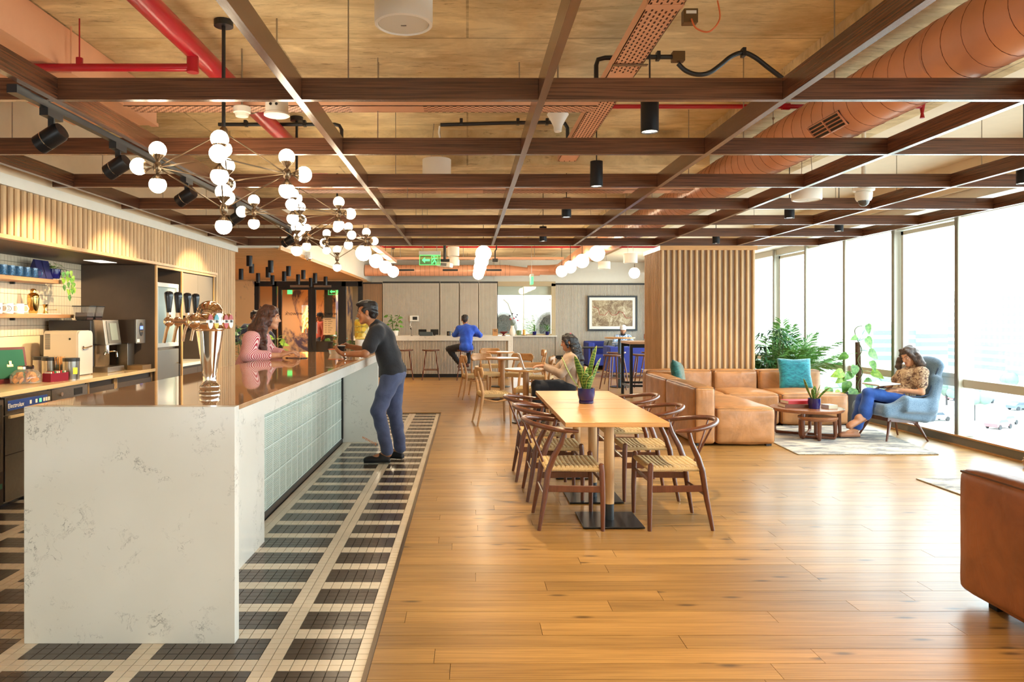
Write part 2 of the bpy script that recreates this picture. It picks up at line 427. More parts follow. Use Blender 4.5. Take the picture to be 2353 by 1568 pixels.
obj('return_panel', MB().box(0.83, 0.86, YB, WY, 0, 2.46), M['flute_w'], pa)
pb = struct('wall_panelling')
flutes('panel', 2.62, 5.6, WY-0.02, 0, 2.46, pb, 0.037)
flutes('panel', 0.86, 2.62, WY-0.02, 0, 0.92, pb, 0.037, cap=False)
obj('sill_board', MB().box(0.84, 2.66, WY-0.14, WY+0.16, 0.92, 0.955), M['white'], pb)

# interior window in the back wall with the terrace beyond
w0 = struct('window_1')
fm = MB()
fm.box(0.84, 0.90, WY-0.05, WY+0.2, 0.96, 2.5).box(2.50, 2.62, WY-0.05, WY+0.2, 0.96, 2.5).box(0.84, 2.62, WY-0.05, WY+0.2, 2.42, 2.56).box(0.84, 2.62, WY-0.02, WY+0.16, 0.955, 1.0)
M['champagne'] = plain('champagne_frame', srgb(196,176,140), 0.4)
obj('window_frame', fm, M['champagne'], w0)
obj('window_pane', MB().box(0.9, 1.67, WY+0.08, WY+0.09, 1.0, 2.42), M['glass'], w0)
obj('window_pane', MB().box(1.69, 2.5, WY+0.08, WY+0.09, 1.0, 2.42), M['glass'], w0)
obj('mullion', MB().box(1.67, 1.69, WY+0.06, WY+0.11, 1.0, 2.42), M['frame'], w0)
obj('blind_box', MB().box(0.9, 2.5, WY+0.11, WY+0.18, 2.16, 2.42), M['white'], w0)
tw = struct('wall_terrace')
obj('plaster', MB().box(1.95, 6, 25.6, 25.8, 0, 3.4).box(-2.2, 1.0, 25.6, 25.8, 1.62, 1.95), M['white'], tw)
obj('railing', MB().box(-2.2, 2.0, 25.55, 25.6, 1.02, 1.07).box(0.6, 0.65, 25.5, 25.56, 0, 2.6).box(1.9, 1.96, 25.5, 25.56, 0, 3.0), M['frame'], tw)
obj('paving', MB().box(-3, 6, WY+0.2, 26, -0.2, -0.01), M['concrete'], tw)

# ================================================================== window wall on the right
XW = 5.62
kb = struct('trim_2', MB().box(XW, XW+0.24, -6, 21.2, -0.1, 0.10), plain('kerb_grey', srgb(120,114,102), 0.6))
struct('trim_3', MB().box(XW-0.01, XW+0.02, -6, 21.2, 0.10, 0.118).box(XW-0.025, XW, -6, 21.2, 0, 0.014), M['oak_x'])
M['cap'] = plain('mullion_cap', srgb(126,120,104), 0.4, 0.3)
ms = [8.5+1.27*k for k in range(-11, 10)]  # bays past the column and behind the camera are unseen, carried on for daylight
for i, y in enumerate(ms):
    if y > 21.2: break
    wn = struct('window_%d' % (i+2))
    obj('mullion', MB().box(XW+0.02, XW+0.20, y-0.025, y+0.025, 0.10, 2.72), M['frame'], wn, bevel=0.004)
    obj('mullion_cap', MB().box(XW+0.008, XW+0.02, y-0.03, y+0.03, 0.118, 2.72), M['cap'], wn)  # added strip that gives the room-side mullion face a darker colour
    y1 = min(y+1.27, 21.2)
    obj('transom', MB().box(XW+0.075, XW+0.17, y+0.025, y1-0.025, 0.66, 0.755), M['frame'], wn, bevel=0.004)
    obj('head', MB().box(XW+0.05, XW+0.20, y+0.025, y1-0.025, 2.62, 2.72), M['frame'], wn)
    obj('window_pane', MB().box(XW+0.15, XW+0.158, y+0.025, y1-0.025, 0.75, 2.63), M['glass'], wn)
    obj('window_pane', MB().box(XW+0.15, XW+0.158, y+0.025, y1-0.025, 0.10, 0.67), M['glass'], wn)
    if i % 3 == 2:
        s = MB(); a, b = y+0.05, y1-0.05
        for q in ((a, a+0.05, 0.76, 2.6), (b-0.05, b, 0.76, 2.6), (a, b, 0.76, 0.81), (a, b, 2.55, 2.6)): s.box(XW+0.09, XW+0.15, *q)
        obj('sash', s, M['frame'], wn); obj('gasket', MB().box(XW+0.10, XW+0.147, a+0.05, a+0.062, 0.81, 2.55), M['black'], wn)
        obj('sash_handle', MB().box(XW+0.06, XW+0.09, y1-0.09, y1-0.07, 0.83, 0.95), M['frame'], wn)
struct('trim_4', MB().box(5.36, 5.70, -6, 21.2, 2.725, 2.828), M['white'])

# ================================================================== timber lattice under the slab
ZB, ZT, GS = 2.55, 2.66, 1.225
cols = [0.375+GS*k for k in range(-3, 5)]; rows = [3.72+GS*k for k in range(-2, 7)]
gr = thing('ceiling_lattice', 'suspended walnut timber lattice of crossing beams under the concrete slab', 'ceiling lattice', (0, 0, ZB))
H = ZT-ZB; BW = 0.038
for x in cols: obj('beam', MB().box(x-BW/2, x+BW/2, rows[0]-0.6, rows[-1]+0.02, 0, H), M['walnut_y'], gr)
for y in rows:
    for a, b in zip([-3.46]+cols, cols):
        obj('beam', MB().box(0, b-a-BW*(1 if a > -3.4 else 0.5)-0.002, -BW/2, BW/2, 0, H-0.001), M['walnut'], gr, loc=(a+(BW/2 if a > -3.4 else 0)+0.001, y, 0))
for y in rows[1:]:
    for x in cols[::2]:
        obj('hanging_rod', MB().cyl((x+0.25, y, H-0.005), (x+0.25, y, 3.2-ZB), 0.0035, n=6), M['steel'], gr)
# ================================================================== slat-clad column by the sofa
cl = struct('wall_column')
CX0, CX1, CY0, CY1, CZ = 2.88, 4.30, 11.0, 12.03, 2.52
obj('core', MB().box(CX0+0.03, CX1-0.03, CY0+0.03, CY1-0.03, 0, CZ), plain('slat_backing', srgb(146,120,96), 0.6, var=0.06), cl)
obj('top_board', MB().box(CX0-0.01, CX1+0.02, CY0-0.01, CY1+0.01, CZ-0.045, CZ+0.02), M['oak_x'], cl)
def rib(L, w=0.042, d=0.032):
    return MB().prism([(-w/2, 0), (-w/2, -d*0.55), (-w*0.33, -d*0.9), (0, -d), (w*0.33, -d*0.9), (w/2, -d*0.55), (w/2, 0)], 0, L)
rme = mesh('slat', rib(CZ-0.045), M['pale_slat'], True, 30)
n = 17
for i in range(n):
    o = bpy.data.objects.new('slat', rme); COL.objects.link(o); o.parent = cl; o.location = (CX0+0.03+(CX1-CX0-0.06)*i/(n-1), CY0+0.03, 0)
for i in range(13):
    o = bpy.data.objects.new('slat', rme); COL.objects.link(o); o.parent = cl; o.location = (CX0+0.03, CY0+0.06+(CY1-CY0-0.1)*i/12, 0); o.rotation_euler = (0, 0, -PI/2)
# ================================================================== slatted bulkhead and end wall over the kitchen
bk = struct('wall_bulkhead')
XF = -3.5
obj('core', MB().box(-4.36, XF-0.035, -6, 10.29, 2.09, 2.5).box(-4.36, XF-0.035, 10.30, 11.18, 0, 2.5), plain('bulkhead_backing', srgb(122,88,52), 0.6), bk)
obj('bottom_board', MB().box(-3.56, XF+0.012, -6, 10.29, 2.06, 2.09), M['oak_x'], bk)
obj('cornice', MB().box(-4.3, XF+0.02, -6, 11.2, 2.46, 2.545), M['white'], bk)
obj('soffit', MB().box(-4.36, -3.56, -6, 10.29, 2.06, 2.088), M['darkcab'], bk)
s1 = mesh('slat', rib(0.372, 0.052, 0.036), M['pale_slat'], True, 30); s2 = mesh('slat', rib(2.46, 0.052, 0.036), M['pale_slat'], True, 30)
k = 0; y = 4.4
while y < 11.16:
    full = y > 10.31
    o = bpy.data.objects.new('slat', s2 if full else s1); COL.objects.link(o); o.parent = bk
    o.location = (XF-0.035, y, 0 if full else 2.09); o.rotation_euler = (0, 0, PI/2); y += 0.085
e = MB()
for i in range(8): e.box(-4.3+i*0.1, -4.25+i*0.1, 11.18, 11.205, 0, 2.46)
obj('slat', e, M['pale_slat'], bk, kind='stuff')
for y in (5.2, 7.55): obj('recessed_light', MB().box(-3.98, -3.80, y+0.1, y+0.45, 2.055, 2.062), emis('cabinet_light_%d' % int(y), (1,0.95,0.85), 0.7), bk)
# ================================================================== lobby ceiling of slats, glazed entrance
lc = struct('ceiling')
obj('board', MB().box(-9.05, -2.95, 11.3, 20.9, 2.60, 2.66), plain('lobby_board', srgb(206,176,136), 0.7), lc)
sl = MB(); 
for i in range(58): sl.box(-9.0, -2.95, 11.36+i*0.165, 11.36+i*0.165+0.125, 2.53, 2.56)
obj('slat', sl, wood('lobby_slat', srgb(186,142,94), srgb(218,176,126), 'X', 0.5, rand=0), lc, kind='stuff')
M['fglass'] = thin_glass('door_glass', (0.94, 0.93, 0.91), refl=0.6)
YD = 20.7
def door(name, x0, x1, z1, handle=None):
    d = struct(name); s = MB(); w = 0.1
    s.box(x0, x0+w, YD-0.04, YD+0.04, 0, z1).box(x1-w, x1, YD-0.04, YD+0.04, 0, z1).box(x0+w, x1-w, YD-0.04, YD+0.04, z1-w, z1).box(x0+w, x1-w, YD-0.04, YD+0.04, 0, w)
    obj('frame', s, M['black'], d); obj('pane', MB().box(x0+w, x1-w, YD-0.006, YD+0.006, w, z1-w), M['fglass'], d)
    if handle is not None:
        obj('handle', MB().tube([(handle, YD-0.04, 1.05), (handle, YD-0.12, 1.05), (handle, YD-0.12, 1.35), (handle, YD-0.04, 1.35)], 0.013, 8), M['steel'], d, smooth=True)
    return d
d1 = door('door_1', -5.30, -4.36, 2.36, -4.50); d2 = door('door_2', -4.35, -3.52, 2.36, -4.20)
sp = struct('window_40'); s = MB()
for x in (-5.95, -5.46, -3.52, -3.06): s.box(x, x+0.12, YD-0.06, YD+0.06, 0, 2.5)
s.box(-5.95, -2.95, YD-0.06, YD+0.06, 2.36, 2.5)
obj('frame', s, M['black'], sp)
for a, b in ((-5.83, -5.46), (-3.4, -3.06)): obj('pane', MB().box(a, b, YD-0.006, YD+0.006, 0, 2.36), M['fglass'], sp)
obj('door_closer', MB().box(-4.95, -4.42, YD-0.11, YD-0.04, 2.33, 2.39).box(-4.28, -3.8, YD-0.11, YD-0.04, 2.33, 2.39), M['steel'], sp)
struct('trim_5', MB().box(-9.05, -2.95, YD-0.1, YD+0.1, 2.5, 2.62), M['pale_slat'])
def mural():
    t = NT('mural_wall'); v = t.tc('Object', (1.0, 1.0, 0.55)); n = t.noise(v, 1.25, 8, 0.64, 0.6)
    f = t.ramp(n, [(0.50, 0.0), (0.56, 1.0)]); t.col(t.mix(f, srgb(222,184,134), srgb(84,74,96))); t.set(rough=0.7); return t.mat
wl2 = struct('wall_mural', MB().box(-9.0, -5.96, YD-0.08, YD+0.02, 0, 2.5).box(-9.0, -4.55, 23.4, 23.5, 0, 2.61).box(-4.3, -4.2, 23.5, 27, 0, 2.61), mural())
struct('wall_corridor', MB().box(-9, -2.7, 27.6, 27.7, 0, 2.62).box(-9.2, -3.0, YD+0.12, 28, 2.62, 2.7).box(-2.8, -2.7, WY+0.2, 28, 0, 2.62), M['beige'])
# ================================================================== smooth bodies: distance fields -> one closed surface
class Field:
    """A list of rounded solids blended smoothly; mesh() turns it into one continuous quad surface."""
    def __init__(s, k=0.02): s.p = []; s.k = k
    def cap(s, a, b, ra, rb=None, k=None, op=1):
        a, b = np.array(a, float), np.array(b, float); rb = ra if rb is None else rb; R = max(ra, rb)
        def f(P):
            ba = b-a; L2 = max(1e-12, ba @ ba); t = np.clip(((P-a) @ ba)/L2, 0, 1)
            return np.linalg.norm(P-a-t[..., None]*ba, axis=-1) - (ra+(rb-ra)*t)
        s.p.append((f, np.minimum(a, b)-R, np.maximum(a, b)+R, s.k if k is None else k, op)); return s
    def ell(s, c, r, R=None, k=None, op=1):
        c, r = np.array(c, float), np.array(r, float); Rm = np.eye(3) if R is None else np.array(R)
        def f(P):
            q = (P-c) @ Rm; k0 = np.linalg.norm(q/r, axis=-1); k1 = np.linalg.norm(q/(r*r), axis=-1)
            return k0*(k0-1)/np.maximum(k1, 1e-6)
        e = np.abs(Rm) @ r; s.p.append((f, c-e, c+e, s.k if k is None else k, op)); return s
    def box(s, c, h, rad, R=None, k=None, op=1):
        c, h = np.array(c, float), np.array(h, float); Rm = np.eye(3) if R is None else np.array(R)
        def f(P):
            q = np.abs((P-c) @ Rm) - (h-rad)
            return np.linalg.norm(np.maximum(q, 0), axis=-1) + np.minimum(q.max(axis=-1), 0) - rad
        e = np.abs(Rm) @ h; s.p.append((f, c-e, c+e, s.k if k is None else k, op)); return s
    def chain(s, pts, rs, k=None):
        for i in range(len(pts)-1): s.cap(pts[i], pts[i+1], rs[i], rs[i+1], k)
        return s
    def inflate(s, d):
        t = Field(s.k); t.p = [((lambda P, f=f: f(P)-d), lo-d, hi+d, k, op) for f, lo, hi, k, op in s.p]; return t
    def grid(s, res, wob=None):
        lo = np.min([p[1] for p in s.p if p[4] > 0], axis=0)-3*res-0.01; hi = np.max([p[2] for p in s.p if p[4] > 0], axis=0)+3*res+0.01
        n = np.ceil((hi-lo)/res).astype(int)+1; D = np.full(n, 0.3, np.float32)
        for f, a, b, k, op in s.p:
            m = k+2.5*res; i0 = np.clip(np.floor((a-m-lo)/res).astype(int), 0, n-1); i1 = np.clip(np.ceil((b+m-lo)/res).astype(int)+1, 1, n)
            if np.any(i1 <= i0): continue
            ax = [lo[j]+res*np.arange(i0[j], i1[j]) for j in range(3)]
            P = np.stack(np.meshgrid(*ax, indexing='ij'), -1); d = f(P); sl = tuple(slice(i0[j], i1[j]) for j in range(3)); e = D[sl]
            if op > 0:
                h = np.clip(0.5+0.5*(e-d)/max(k, 1e-6), 0, 1); D[sl] = e*(1-h)+d*h - k*h*(1-h)
            else:
                h = np.clip(0.5-0.5*(e+d)/max(k, 1e-6), 0, 1); D[sl] = e*(1-h)+(-d)*h + k*h*(1-h)
        if wob is not None:
            ax = [lo[j]+res*np.arange(n[j]) for j in range(3)]; P = np.stack(np.meshgrid(*ax, indexing='ij'), -1); D = D+wob(P).astype(np.float32)
        return D, lo
    def mesh(s, res=0.008, wob=None):
        D, lo = s.grid(res, wob); neg = D < 0; n = D.shape
        acc = np.zeros((n[0]-1, n[1]-1, n[2]-1, 3), np.float32); cnt = np.zeros((n[0]-1, n[1]-1, n[2]-1), np.float32); edges = []
        for ax in range(3):
            sa = [slice(None)]*3; sb = [slice(None)]*3; sa[ax] = slice(0, -1); sb[ax] = slice(1, None)
            A, B = D[tuple(sa)], D[tuple(sb)]; cr = neg[tuple(sa)] != neg[tuple(sb)]
            idx = np.argwhere(cr); t = A[cr]/(A[cr]-B[cr]); pos = idx.astype(np.float32); pos[:, ax] += t
            o1, o2 = [j for j in range(3) if j != ax]
            for d1 in (0, -1):
                for d2 in (0, -1):
                    c = idx.copy(); c[:, o1] += d1; c[:, o2] += d2
                    ok = np.all((c >= 0) & (c < np.array(acc.shape[:3])), axis=1); cc = c[ok]
                    np.add.at(acc, (cc[:, 0], cc[:, 1], cc[:, 2]), pos[ok]); np.add.at(cnt, (cc[:, 0], cc[:, 1], cc[:, 2]), 1)
            edges.append((ax, idx, neg[tuple(sa)][cr]))
        act = cnt > 0; ids = np.full(cnt.shape, -1); ids[act] = np.arange(act.sum())
        V = acc[act]/cnt[act][:, None]*res + lo; F = []
        for ax, idx, inside in edges:
            o1, o2 = [(1, 2), (2, 0), (0, 1)][ax]; q = []
            for d1, d2 in ((0, 0), (-1, 0), (-1, -1), (0, -1)):
                c = idx.copy(); c[:, o1] += d1; c[:, o2] += d2; q.append(c)
            ok = np.all([(c >= 0).all(1) & (c < np.array(cnt.shape)).all(1) for c in q], axis=0)
            f = np.stack([ids[c[:, 0], c[:, 1], c[:, 2]] if True else 0 for c in [np.clip(c, 0, np.array(cnt.shape)-1) for c in q]], 1)[ok]
            ins = inside[ok]; f[~ins] = f[~ins][:, ::-1]; F.append(f)
        return V, np.concatenate(F)
def field_obj(name, F, mats, parent, res=0.008, base=(0,0,0), wob=None, classify=None, label=None, smooth_it=2):
    V, Q = F.mesh(res, wob)
    if smooth_it:                       # light Laplacian relaxation of the voxel steps
        E = np.concatenate([Q[:, [0, 1]], Q[:, [1, 2]], Q[:, [2, 3]], Q[:, [3, 0]]]); E = np.concatenate([E, E[:, ::-1]])
        for _ in range(smooth_it):
            S = np.zeros_like(V); C = np.zeros(len(V)); np.add.at(S, E[:, 0], V[E[:, 1]]); np.add.at(C, E[:, 0], 1); V = 0.5*V+0.5*S/np.maximum(C, 1)[:, None]
    me = bpy.data.meshes.new(name); nv, nf = len(V), len(Q)
    me.vertices.add(nv); me.vertices.foreach_set('co', (V-np.array(base)).astype(np.float32).ravel())
    me.loops.add(nf*4); me.loops.foreach_set('vertex_index', Q.astype(np.int32).ravel())
    me.polygons.add(nf); me.polygons.foreach_set('loop_start', np.arange(0, nf*4, 4, dtype=np.int32)); me.polygons.foreach_set('use_smooth', np.ones(nf, bool))
    for m in (mats if isinstance(mats, (list, tuple)) else [mats]): me.materials.append(m)
    if classify is not None: me.polygons.foreach_set('material_index', classify(V[Q].mean(1)).astype(np.int32))
    me.update(); me.validate()
    o = bpy.data.objects.new(name, me); COL.objects.link(o); o.parent = parent
    if label: o['label'] = label
    return o
def wobble(amp, freq, seed=0, dirs=6):
    r = np.random.RandomState(seed); K = r.normal(size=(dirs, 3))*freq; ph = r.uniform(0, 6.28, dirs)
    def f(P):
        s = 0
        for k, p in zip(K, ph): s = s+np.sin(P @ k+p)
        return s*amp/math.sqrt(dirs)
    return f
# ================================================================== things hung from the slab
def text(name, s, size, loc, rot, m, parent=None, ext=0.001, align='CENTER', mirror=False):
    cu = bpy.data.curves.new('letters', 'FONT'); cu.body = s; cu.size = size; cu.align_x = align; cu.align_y = 'CENTER'; cu.extrude = ext; cu.resolution_u = 2
    tmp = bpy.data.objects.new('letters', cu); COL.objects.link(tmp)
    me = bpy.data.meshes.new_from_object(tmp.evaluated_get(bpy.context.evaluated_depsgraph_get())); bpy.data.objects.remove(tmp)
    me.materials.clear(); me.materials.append(m)
    o = bpy.data.objects.new(name, me); COL.objects.link(o); o.location = loc; o.rotation_euler = rot
    if mirror: o.scale = (-1, 1, 1)
    if parent is not None: o.parent = parent
    return o
SL = 3.2
def spl(pts, n=5):      # smooth path through the points
    P = [Vector(p) for p in pts]; P = [P[0]]+P+[P[-1]]; out = []
    for i in range(1, len(P)-2):
        a, b, c, d = P[i-1], P[i], P[i+1], P[i+2]
        for k in range(n):
            u = k/n; out.append(0.5*((2*b)+(c-a)*u+(2*a-5*b+4*c-d)*u*u+(3*b-a-3*c+d)*u**3))
    return out+[P[-2]]
def globe_lamp(parent, hub, d, up_r=0.0483):
    d = Vector(d).normalized(); R = d.to_track_quat('Z', 'Y').to_matrix(); L = 0.1; r = up_r
    cup = MB().lathe([(0.006, 0.016), (0.007, 0.03), (0.012, 0.040), (0.022, 0.052), (0.034, 0.064), (0.039, 0.072), (0.036, 0.072)], 14, hub, R)
    c = obj('lamp_cup', cup, M['bronze'], parent, smooth=True)
    obj('globe', MB().sph(Vector(hub)+d*L, r, 16), M['globe'], c, smooth=True, ang=180)
def chandelier(cx, cy, cz, ang, label, h=0.36, v=0.226):
    t = thing('chandelier', label, 'chandelier', (cx, cy, cz), 0, 'globe chandeliers over the bar')
    ca, sa = math.cos(ang), math.sin(ang)
    eq = [Vector((-ca, -sa, 0))*h, Vector((ca, sa, 0))*h, Vector((sa, -ca, 0))*h, Vector((-sa, ca, 0))*h]
    top, bot = Vector((0, 0, v)), Vector((0, 0, -v))
    R0 = lambda p: [(0.004, -0.032), (0.013, -0.03), (0.022, -0.018), (0.024, 0), (0.022, 0.018), (0.013, 0.03), (0.004, 0.032)]
    for p in eq+[top, bot]:
        hb = obj('hub', MB().lathe(R0(p), 14, p), M['bronze'], t, smooth=True)
    for a in (top, bot):
        for b in eq:
            d = (b-a).normalized(); obj('strut', MB().tube([a+d*0.018, a+d*0.05, b-d*0.05, b-d*0.018], [0.0055, 0.0042, 0.0042, 0.0055], 8), M['bronze'], t, smooth=True)
    for i in range(4):
        a, b = eq[(0, 2, 1, 3)[i]], eq[(2, 1, 3, 0)[i]]
        d = (b-a).normalized(); obj('strut', MB().tube([a+d*0.018, b-d*0.018], 0.0042, 8), M['bronze'], t, smooth=True)
    for p in eq:
        for d in ((0,0,1), (0,0,-1), p): globe_lamp(t, p, d)
    globe_lamp(t, top, (0,0,-1)); globe_lamp(t, bot, (0,0,1)); globe_lamp(t, bot, (0,0,-1))
    obj('stem', MB().cyl((0,0,v+0.03), (0,0,SL-cz-0.02), 0.011, n=10), M['black'], t, smooth=True)
    obj('canopy', MB().cyl((0,0,SL-cz-0.035), (0,0,SL-cz), 0.055, n=20), M['black'], t, smooth=True)
    return t
chandelier(-1.43, 4.33, 2.32, math.radians(15), 'bronze chandelier of glowing white globes, largest one above the beer tower')
chandelier(-1.48, 6.40, 2.37, math.radians(8), 'middle bronze globe chandelier of the three over the bar')
chandelier(-1.50, 8.50, 2.37, math.radians(30), 'farthest and smallest looking bronze globe chandelier past the bar end')

# opal ball pendants in three rows over the cafe
def ball(x, y, z, r, label, group):
    t = thing('ball_pendant', label, 'pendant lamp', (x, y, z), 0, group)
    obj('globe', MB().sph((0,0,0), r, 20), M['globe'], t, smooth=True, ang=180)
    obj('cap', MB().cyl((0,0,r-0.006), (0,0,r+0.02), 0.035, 0.02, 12), M['bronze'], t, smooth=True)
    obj('cord', MB().cyl((0,0,r+0.02), (0,0,SL-z), 0.006, n=6), M['black'], t)
    obj('ceiling_rose', MB().cyl((0,0,SL-z-0.03), (0,0,SL-z), 0.04, n=12), M['black'], t)
ords = ['nearest', 'second', 'third', 'fourth', 'last']
for rx, nm, ys in ((-1.83, 'left row, beside the lobby fascia', (13.0, 14.8, 16.5, 18.2)), (0.285, 'middle row, in front of the duct', (13.1, 14.8, 16.5, 18.1, 19.2)), (2.3, 'right row, near the slatted column', (13.1, 14.8, 16.5, 18.0))):
    for k, y in enumerate(ys):
        ball(rx, y, 2.61, 0.14, '%s glowing white ball pendant of the %s' % (ords[k], nm), 'ball pendants over the cafe')
ball(4.3, 19.0, 2.63, 0.14, 'single glowing white ball pendant above the framed picture', 'ball pendants over the cafe')

# black cylinder downlights
def can(x, y, zb, L, dia, label, group, cord=True, spot=0, top=SL, cone=82):
    t = thing('cylinder_downlight', label, 'ceiling lamp', (x, y, zb), 0, group); r = dia/2
    obj('housing', MB().lathe([(r*0.86, 0.012), (r*0.9, 0), (r, 0), (r, L), (0.004, L)], 20), M['blackm'], t, smooth=True)
    obj('lens', MB().cyl((0,0,0.008), (0,0,0.014), r*0.86, n=18), M['lamp'], t)
    obj('cord', MB().cyl((0,0,L), (0,0,top-zb), 0.005 if cord else 0.012, n=6), M['black'], t)
    if spot:
        l = bpy.data.lights.new('downlight', 'SPOT'); l.energy = spot; l.color = WARM; l.spot_size = math.radians(cone); l.spot_blend = 0.7; l.shadow_soft_size = 0.035
        o = bpy.data.objects.new('downlight', l); COL.objects.link(o); o.parent = t; o.location = (0, 0, -0.01)
    return t
SPW = 130
G1 = 'black cylinder downlights in the lattice'
for i, (y, zb) in enumerate(((4.15, 2.5), (5.86, 2.5), (7.64, 2.5), (10.0, 2.5))):
    can(1.025, y, zb, 0.2 if i else 0.24, 0.1, '%s black cylinder downlight in the line over the dining table' % ords[i], G1, spot=SPW)
for x, y, lb in ((4.32, 5.73, 'black cylinder downlight cut by the frame edge near the windows'), (3.36, 7.7, 'black cylinder downlight hung beside the dome camera'),
                 (4.46, 8.86, 'black cylinder downlight closest to the window wall above the armchair'), (3.47, 10.3, 'black cylinder downlight directly before the slatted column')):
    can(x, y, 2.5, 0.12, 0.1, lb, G1, spot=SPW*0.6)
for x, y in ((1.0, 2.3), (-0.4, 1.2), (2.2, 1.6)):      # unseen spots added behind the camera for their light, no fittings
    l = bpy.data.lights.new('downlight', 'SPOT'); l.energy = SPW; l.color = WARM; l.spot_size = math.radians(82); l.spot_blend = 0.7; l.shadow_soft_size = 0.035
    o = bpy.data.objects.new('downlight', l); COL.objects.link(o); o.location = (x, y, 2.5)
lob = [(573, 588, 612), (578, 607, 628), (554, 618, 643), (593, 628, 650), (622, 599, 627), (616, 614, 638), (626, 633, 655), (653, 624, 647), (663, 612, 635), (685, 631, 654), (697, 621, 642), (714, 639, 659), (724, 628, 651), (748, 636, 656)]
wn = ['topmost', 'second', 'third', 'fourth', 'fifth', 'sixth', 'seventh', 'eighth', 'ninth', 'tenth', 'eleventh', 'twelfth', 'thirteenth', 'fourteenth']
for i, (px, yt, yb) in enumerate(lob):
    d = min(1.08*FPX/(VY-yt), 20.2); p = at(px, yb, d); zb = p.z
    can(p.x, d, zb, 2.529-zb, 0.10, 'black cylinder lamp under the lobby slats, %s counted from the left wall' % wn[i], 'black cylinder lamps of the lobby', spot=58, top=2.545, cone=130)
for x, y, z, e in ((-5.6, 22.0, 2.6, 190), (-3.7, 24.0, 2.6, 160)):      # unseen fill spots added above the door header to brighten the corridor
    l = bpy.data.lights.new('corridor_fill', 'SPOT'); l.energy = e; l.color = (1, 0.9, 0.76); l.spot_size = math.radians(150); l.spot_blend = 1; l.shadow_soft_size = 0.05
    o = bpy.data.objects.new('corridor_fill', l); COL.objects.link(o); o.location = (x, y, z)

# track with spot heads under the left beam
tk = thing('light_track', 'long black lighting track under the left lattice beam', 'light track', (-2.13, 3.5, 2.515))
obj('rail', MB().box(-0.018, 0.018, 0, 5.5, 0, 0.034), M['black'], tk); obj('end_feed', MB().box(-0.024, 0.024, -0.05, 0.06, -0.006, 0.034), M['black'], tk)
for i, y in enumerate((3.78, 4.5, 5.6, 6.8, 8.8)):
    t = thing('track_spotlight', '%s black spotlight along the track, tilted toward the kitchen wall' % ords[i], 'spotlight', (-2.13, y, 2.51), 0, 'spotlights on the black track')
    d = Vector((-0.80, 0.10 + 0.06*i, -0.45)).normalized(); c = Vector((0.0, 0.0, -0.13)); R = d.to_track_quat('Z', 'Y').to_matrix()
    obj('adapter', MB().box(-0.022, 0.022, -0.07, 0.07, -0.035, 0.004), M['black'], t)
    obj('yoke', MB().beam((0, 0, -0.03), (0.0, 0, -0.13), 0.014, 0.03), M['black'], t)
    h = obj('head', MB().lathe([(0.045, 0.075), (0.049, 0.078), (0.05, 0.02), (0.05, -0.05), (0.043, -0.068), (0.01, -0.07)], 18, c, R), M['blackm'], t, smooth=True)
    obj('trim_ring', MB().lathe([(0.0505, 0.028), (0.0505, 0.032)], 18, c, R, caps=False), M['chrome'], h)
    obj('lens', MB().lathe([(0.044, 0.06), (0.044, 0.066)], 16, c, R), M['lamp'], t)
    l = bpy.data.lights.new('spot', 'SPOT'); l.energy = 190; l.color = (1, 0.76, 0.44); l.spot_size = math.radians(58); l.spot_blend = 0.5; l.shadow_soft_size = 0.03
    o = bpy.data.objects.new('spot', l); COL.objects.link(o); o.parent = t; o.location = c+d*0.085; o.rotation_euler = d.to_track_quat('-Z', 'Y').to_euler()

# drum speakers
def speaker(x, y, zb, dia, h, label):
    t = thing('ceiling_speaker', label, 'speaker', (x, y, zb), 0, 'white pendant speakers'); r = dia/2
    obj('drum', MB().lathe([(r*0.86, 0.006), (r*0.9, -0.004), (r*0.99, 0), (r, 0.012), (r, h*0.98), (r*0.97, h), (0.01, h)], 36), M['plastic'], t, smooth=True)
    obj('grille', MB().lathe([(r*0.85, 0.002), (0.004, -0.003)], 32), plain('grille_white', srgb(214,210,198), 0.7), t, smooth=True)
    obj('badge', MB().box(-0.012, 0.012, -0.004, 0.004, -0.005, -0.001), M['steel'], t)
    for s in (-1, 1): obj('cable', MB().cyl((s*r*0.4, 0, h), (s*r*0.2, 0, SL-zb), 0.003, n=6), M['steel'], t)
speaker(-0.285, 3.3, 2.765, 0.26, 0.3, 'big white drum speaker cut by the top edge of the picture')
speaker(-0.275, 6.62, 2.70, 0.257, 0.18, 'white drum speaker hung above the third lattice row')
speaker(3.08, 6.7, 2.53, 0.26, 0.16, 'white drum speaker beside the dome camera under the copper duct')
speaker(-0.31, 16.3, 2.84, 0.26, 0.2, 'white drum speaker next to the projector, upper of two in line')
speaker(-0.33, 17.6, 2.72, 0.28, 0.2, 'white drum speaker next to the projector, lower of two in line')
speaker(3.15, 17.0, 2.60, 0.28, 0.17, 'white drum speaker over the blue sofas, farther of the pair')
speaker(3.07, 13.9, 2.50, 0.26, 0.18, 'white drum speaker over the blue sofas, nearer the column')

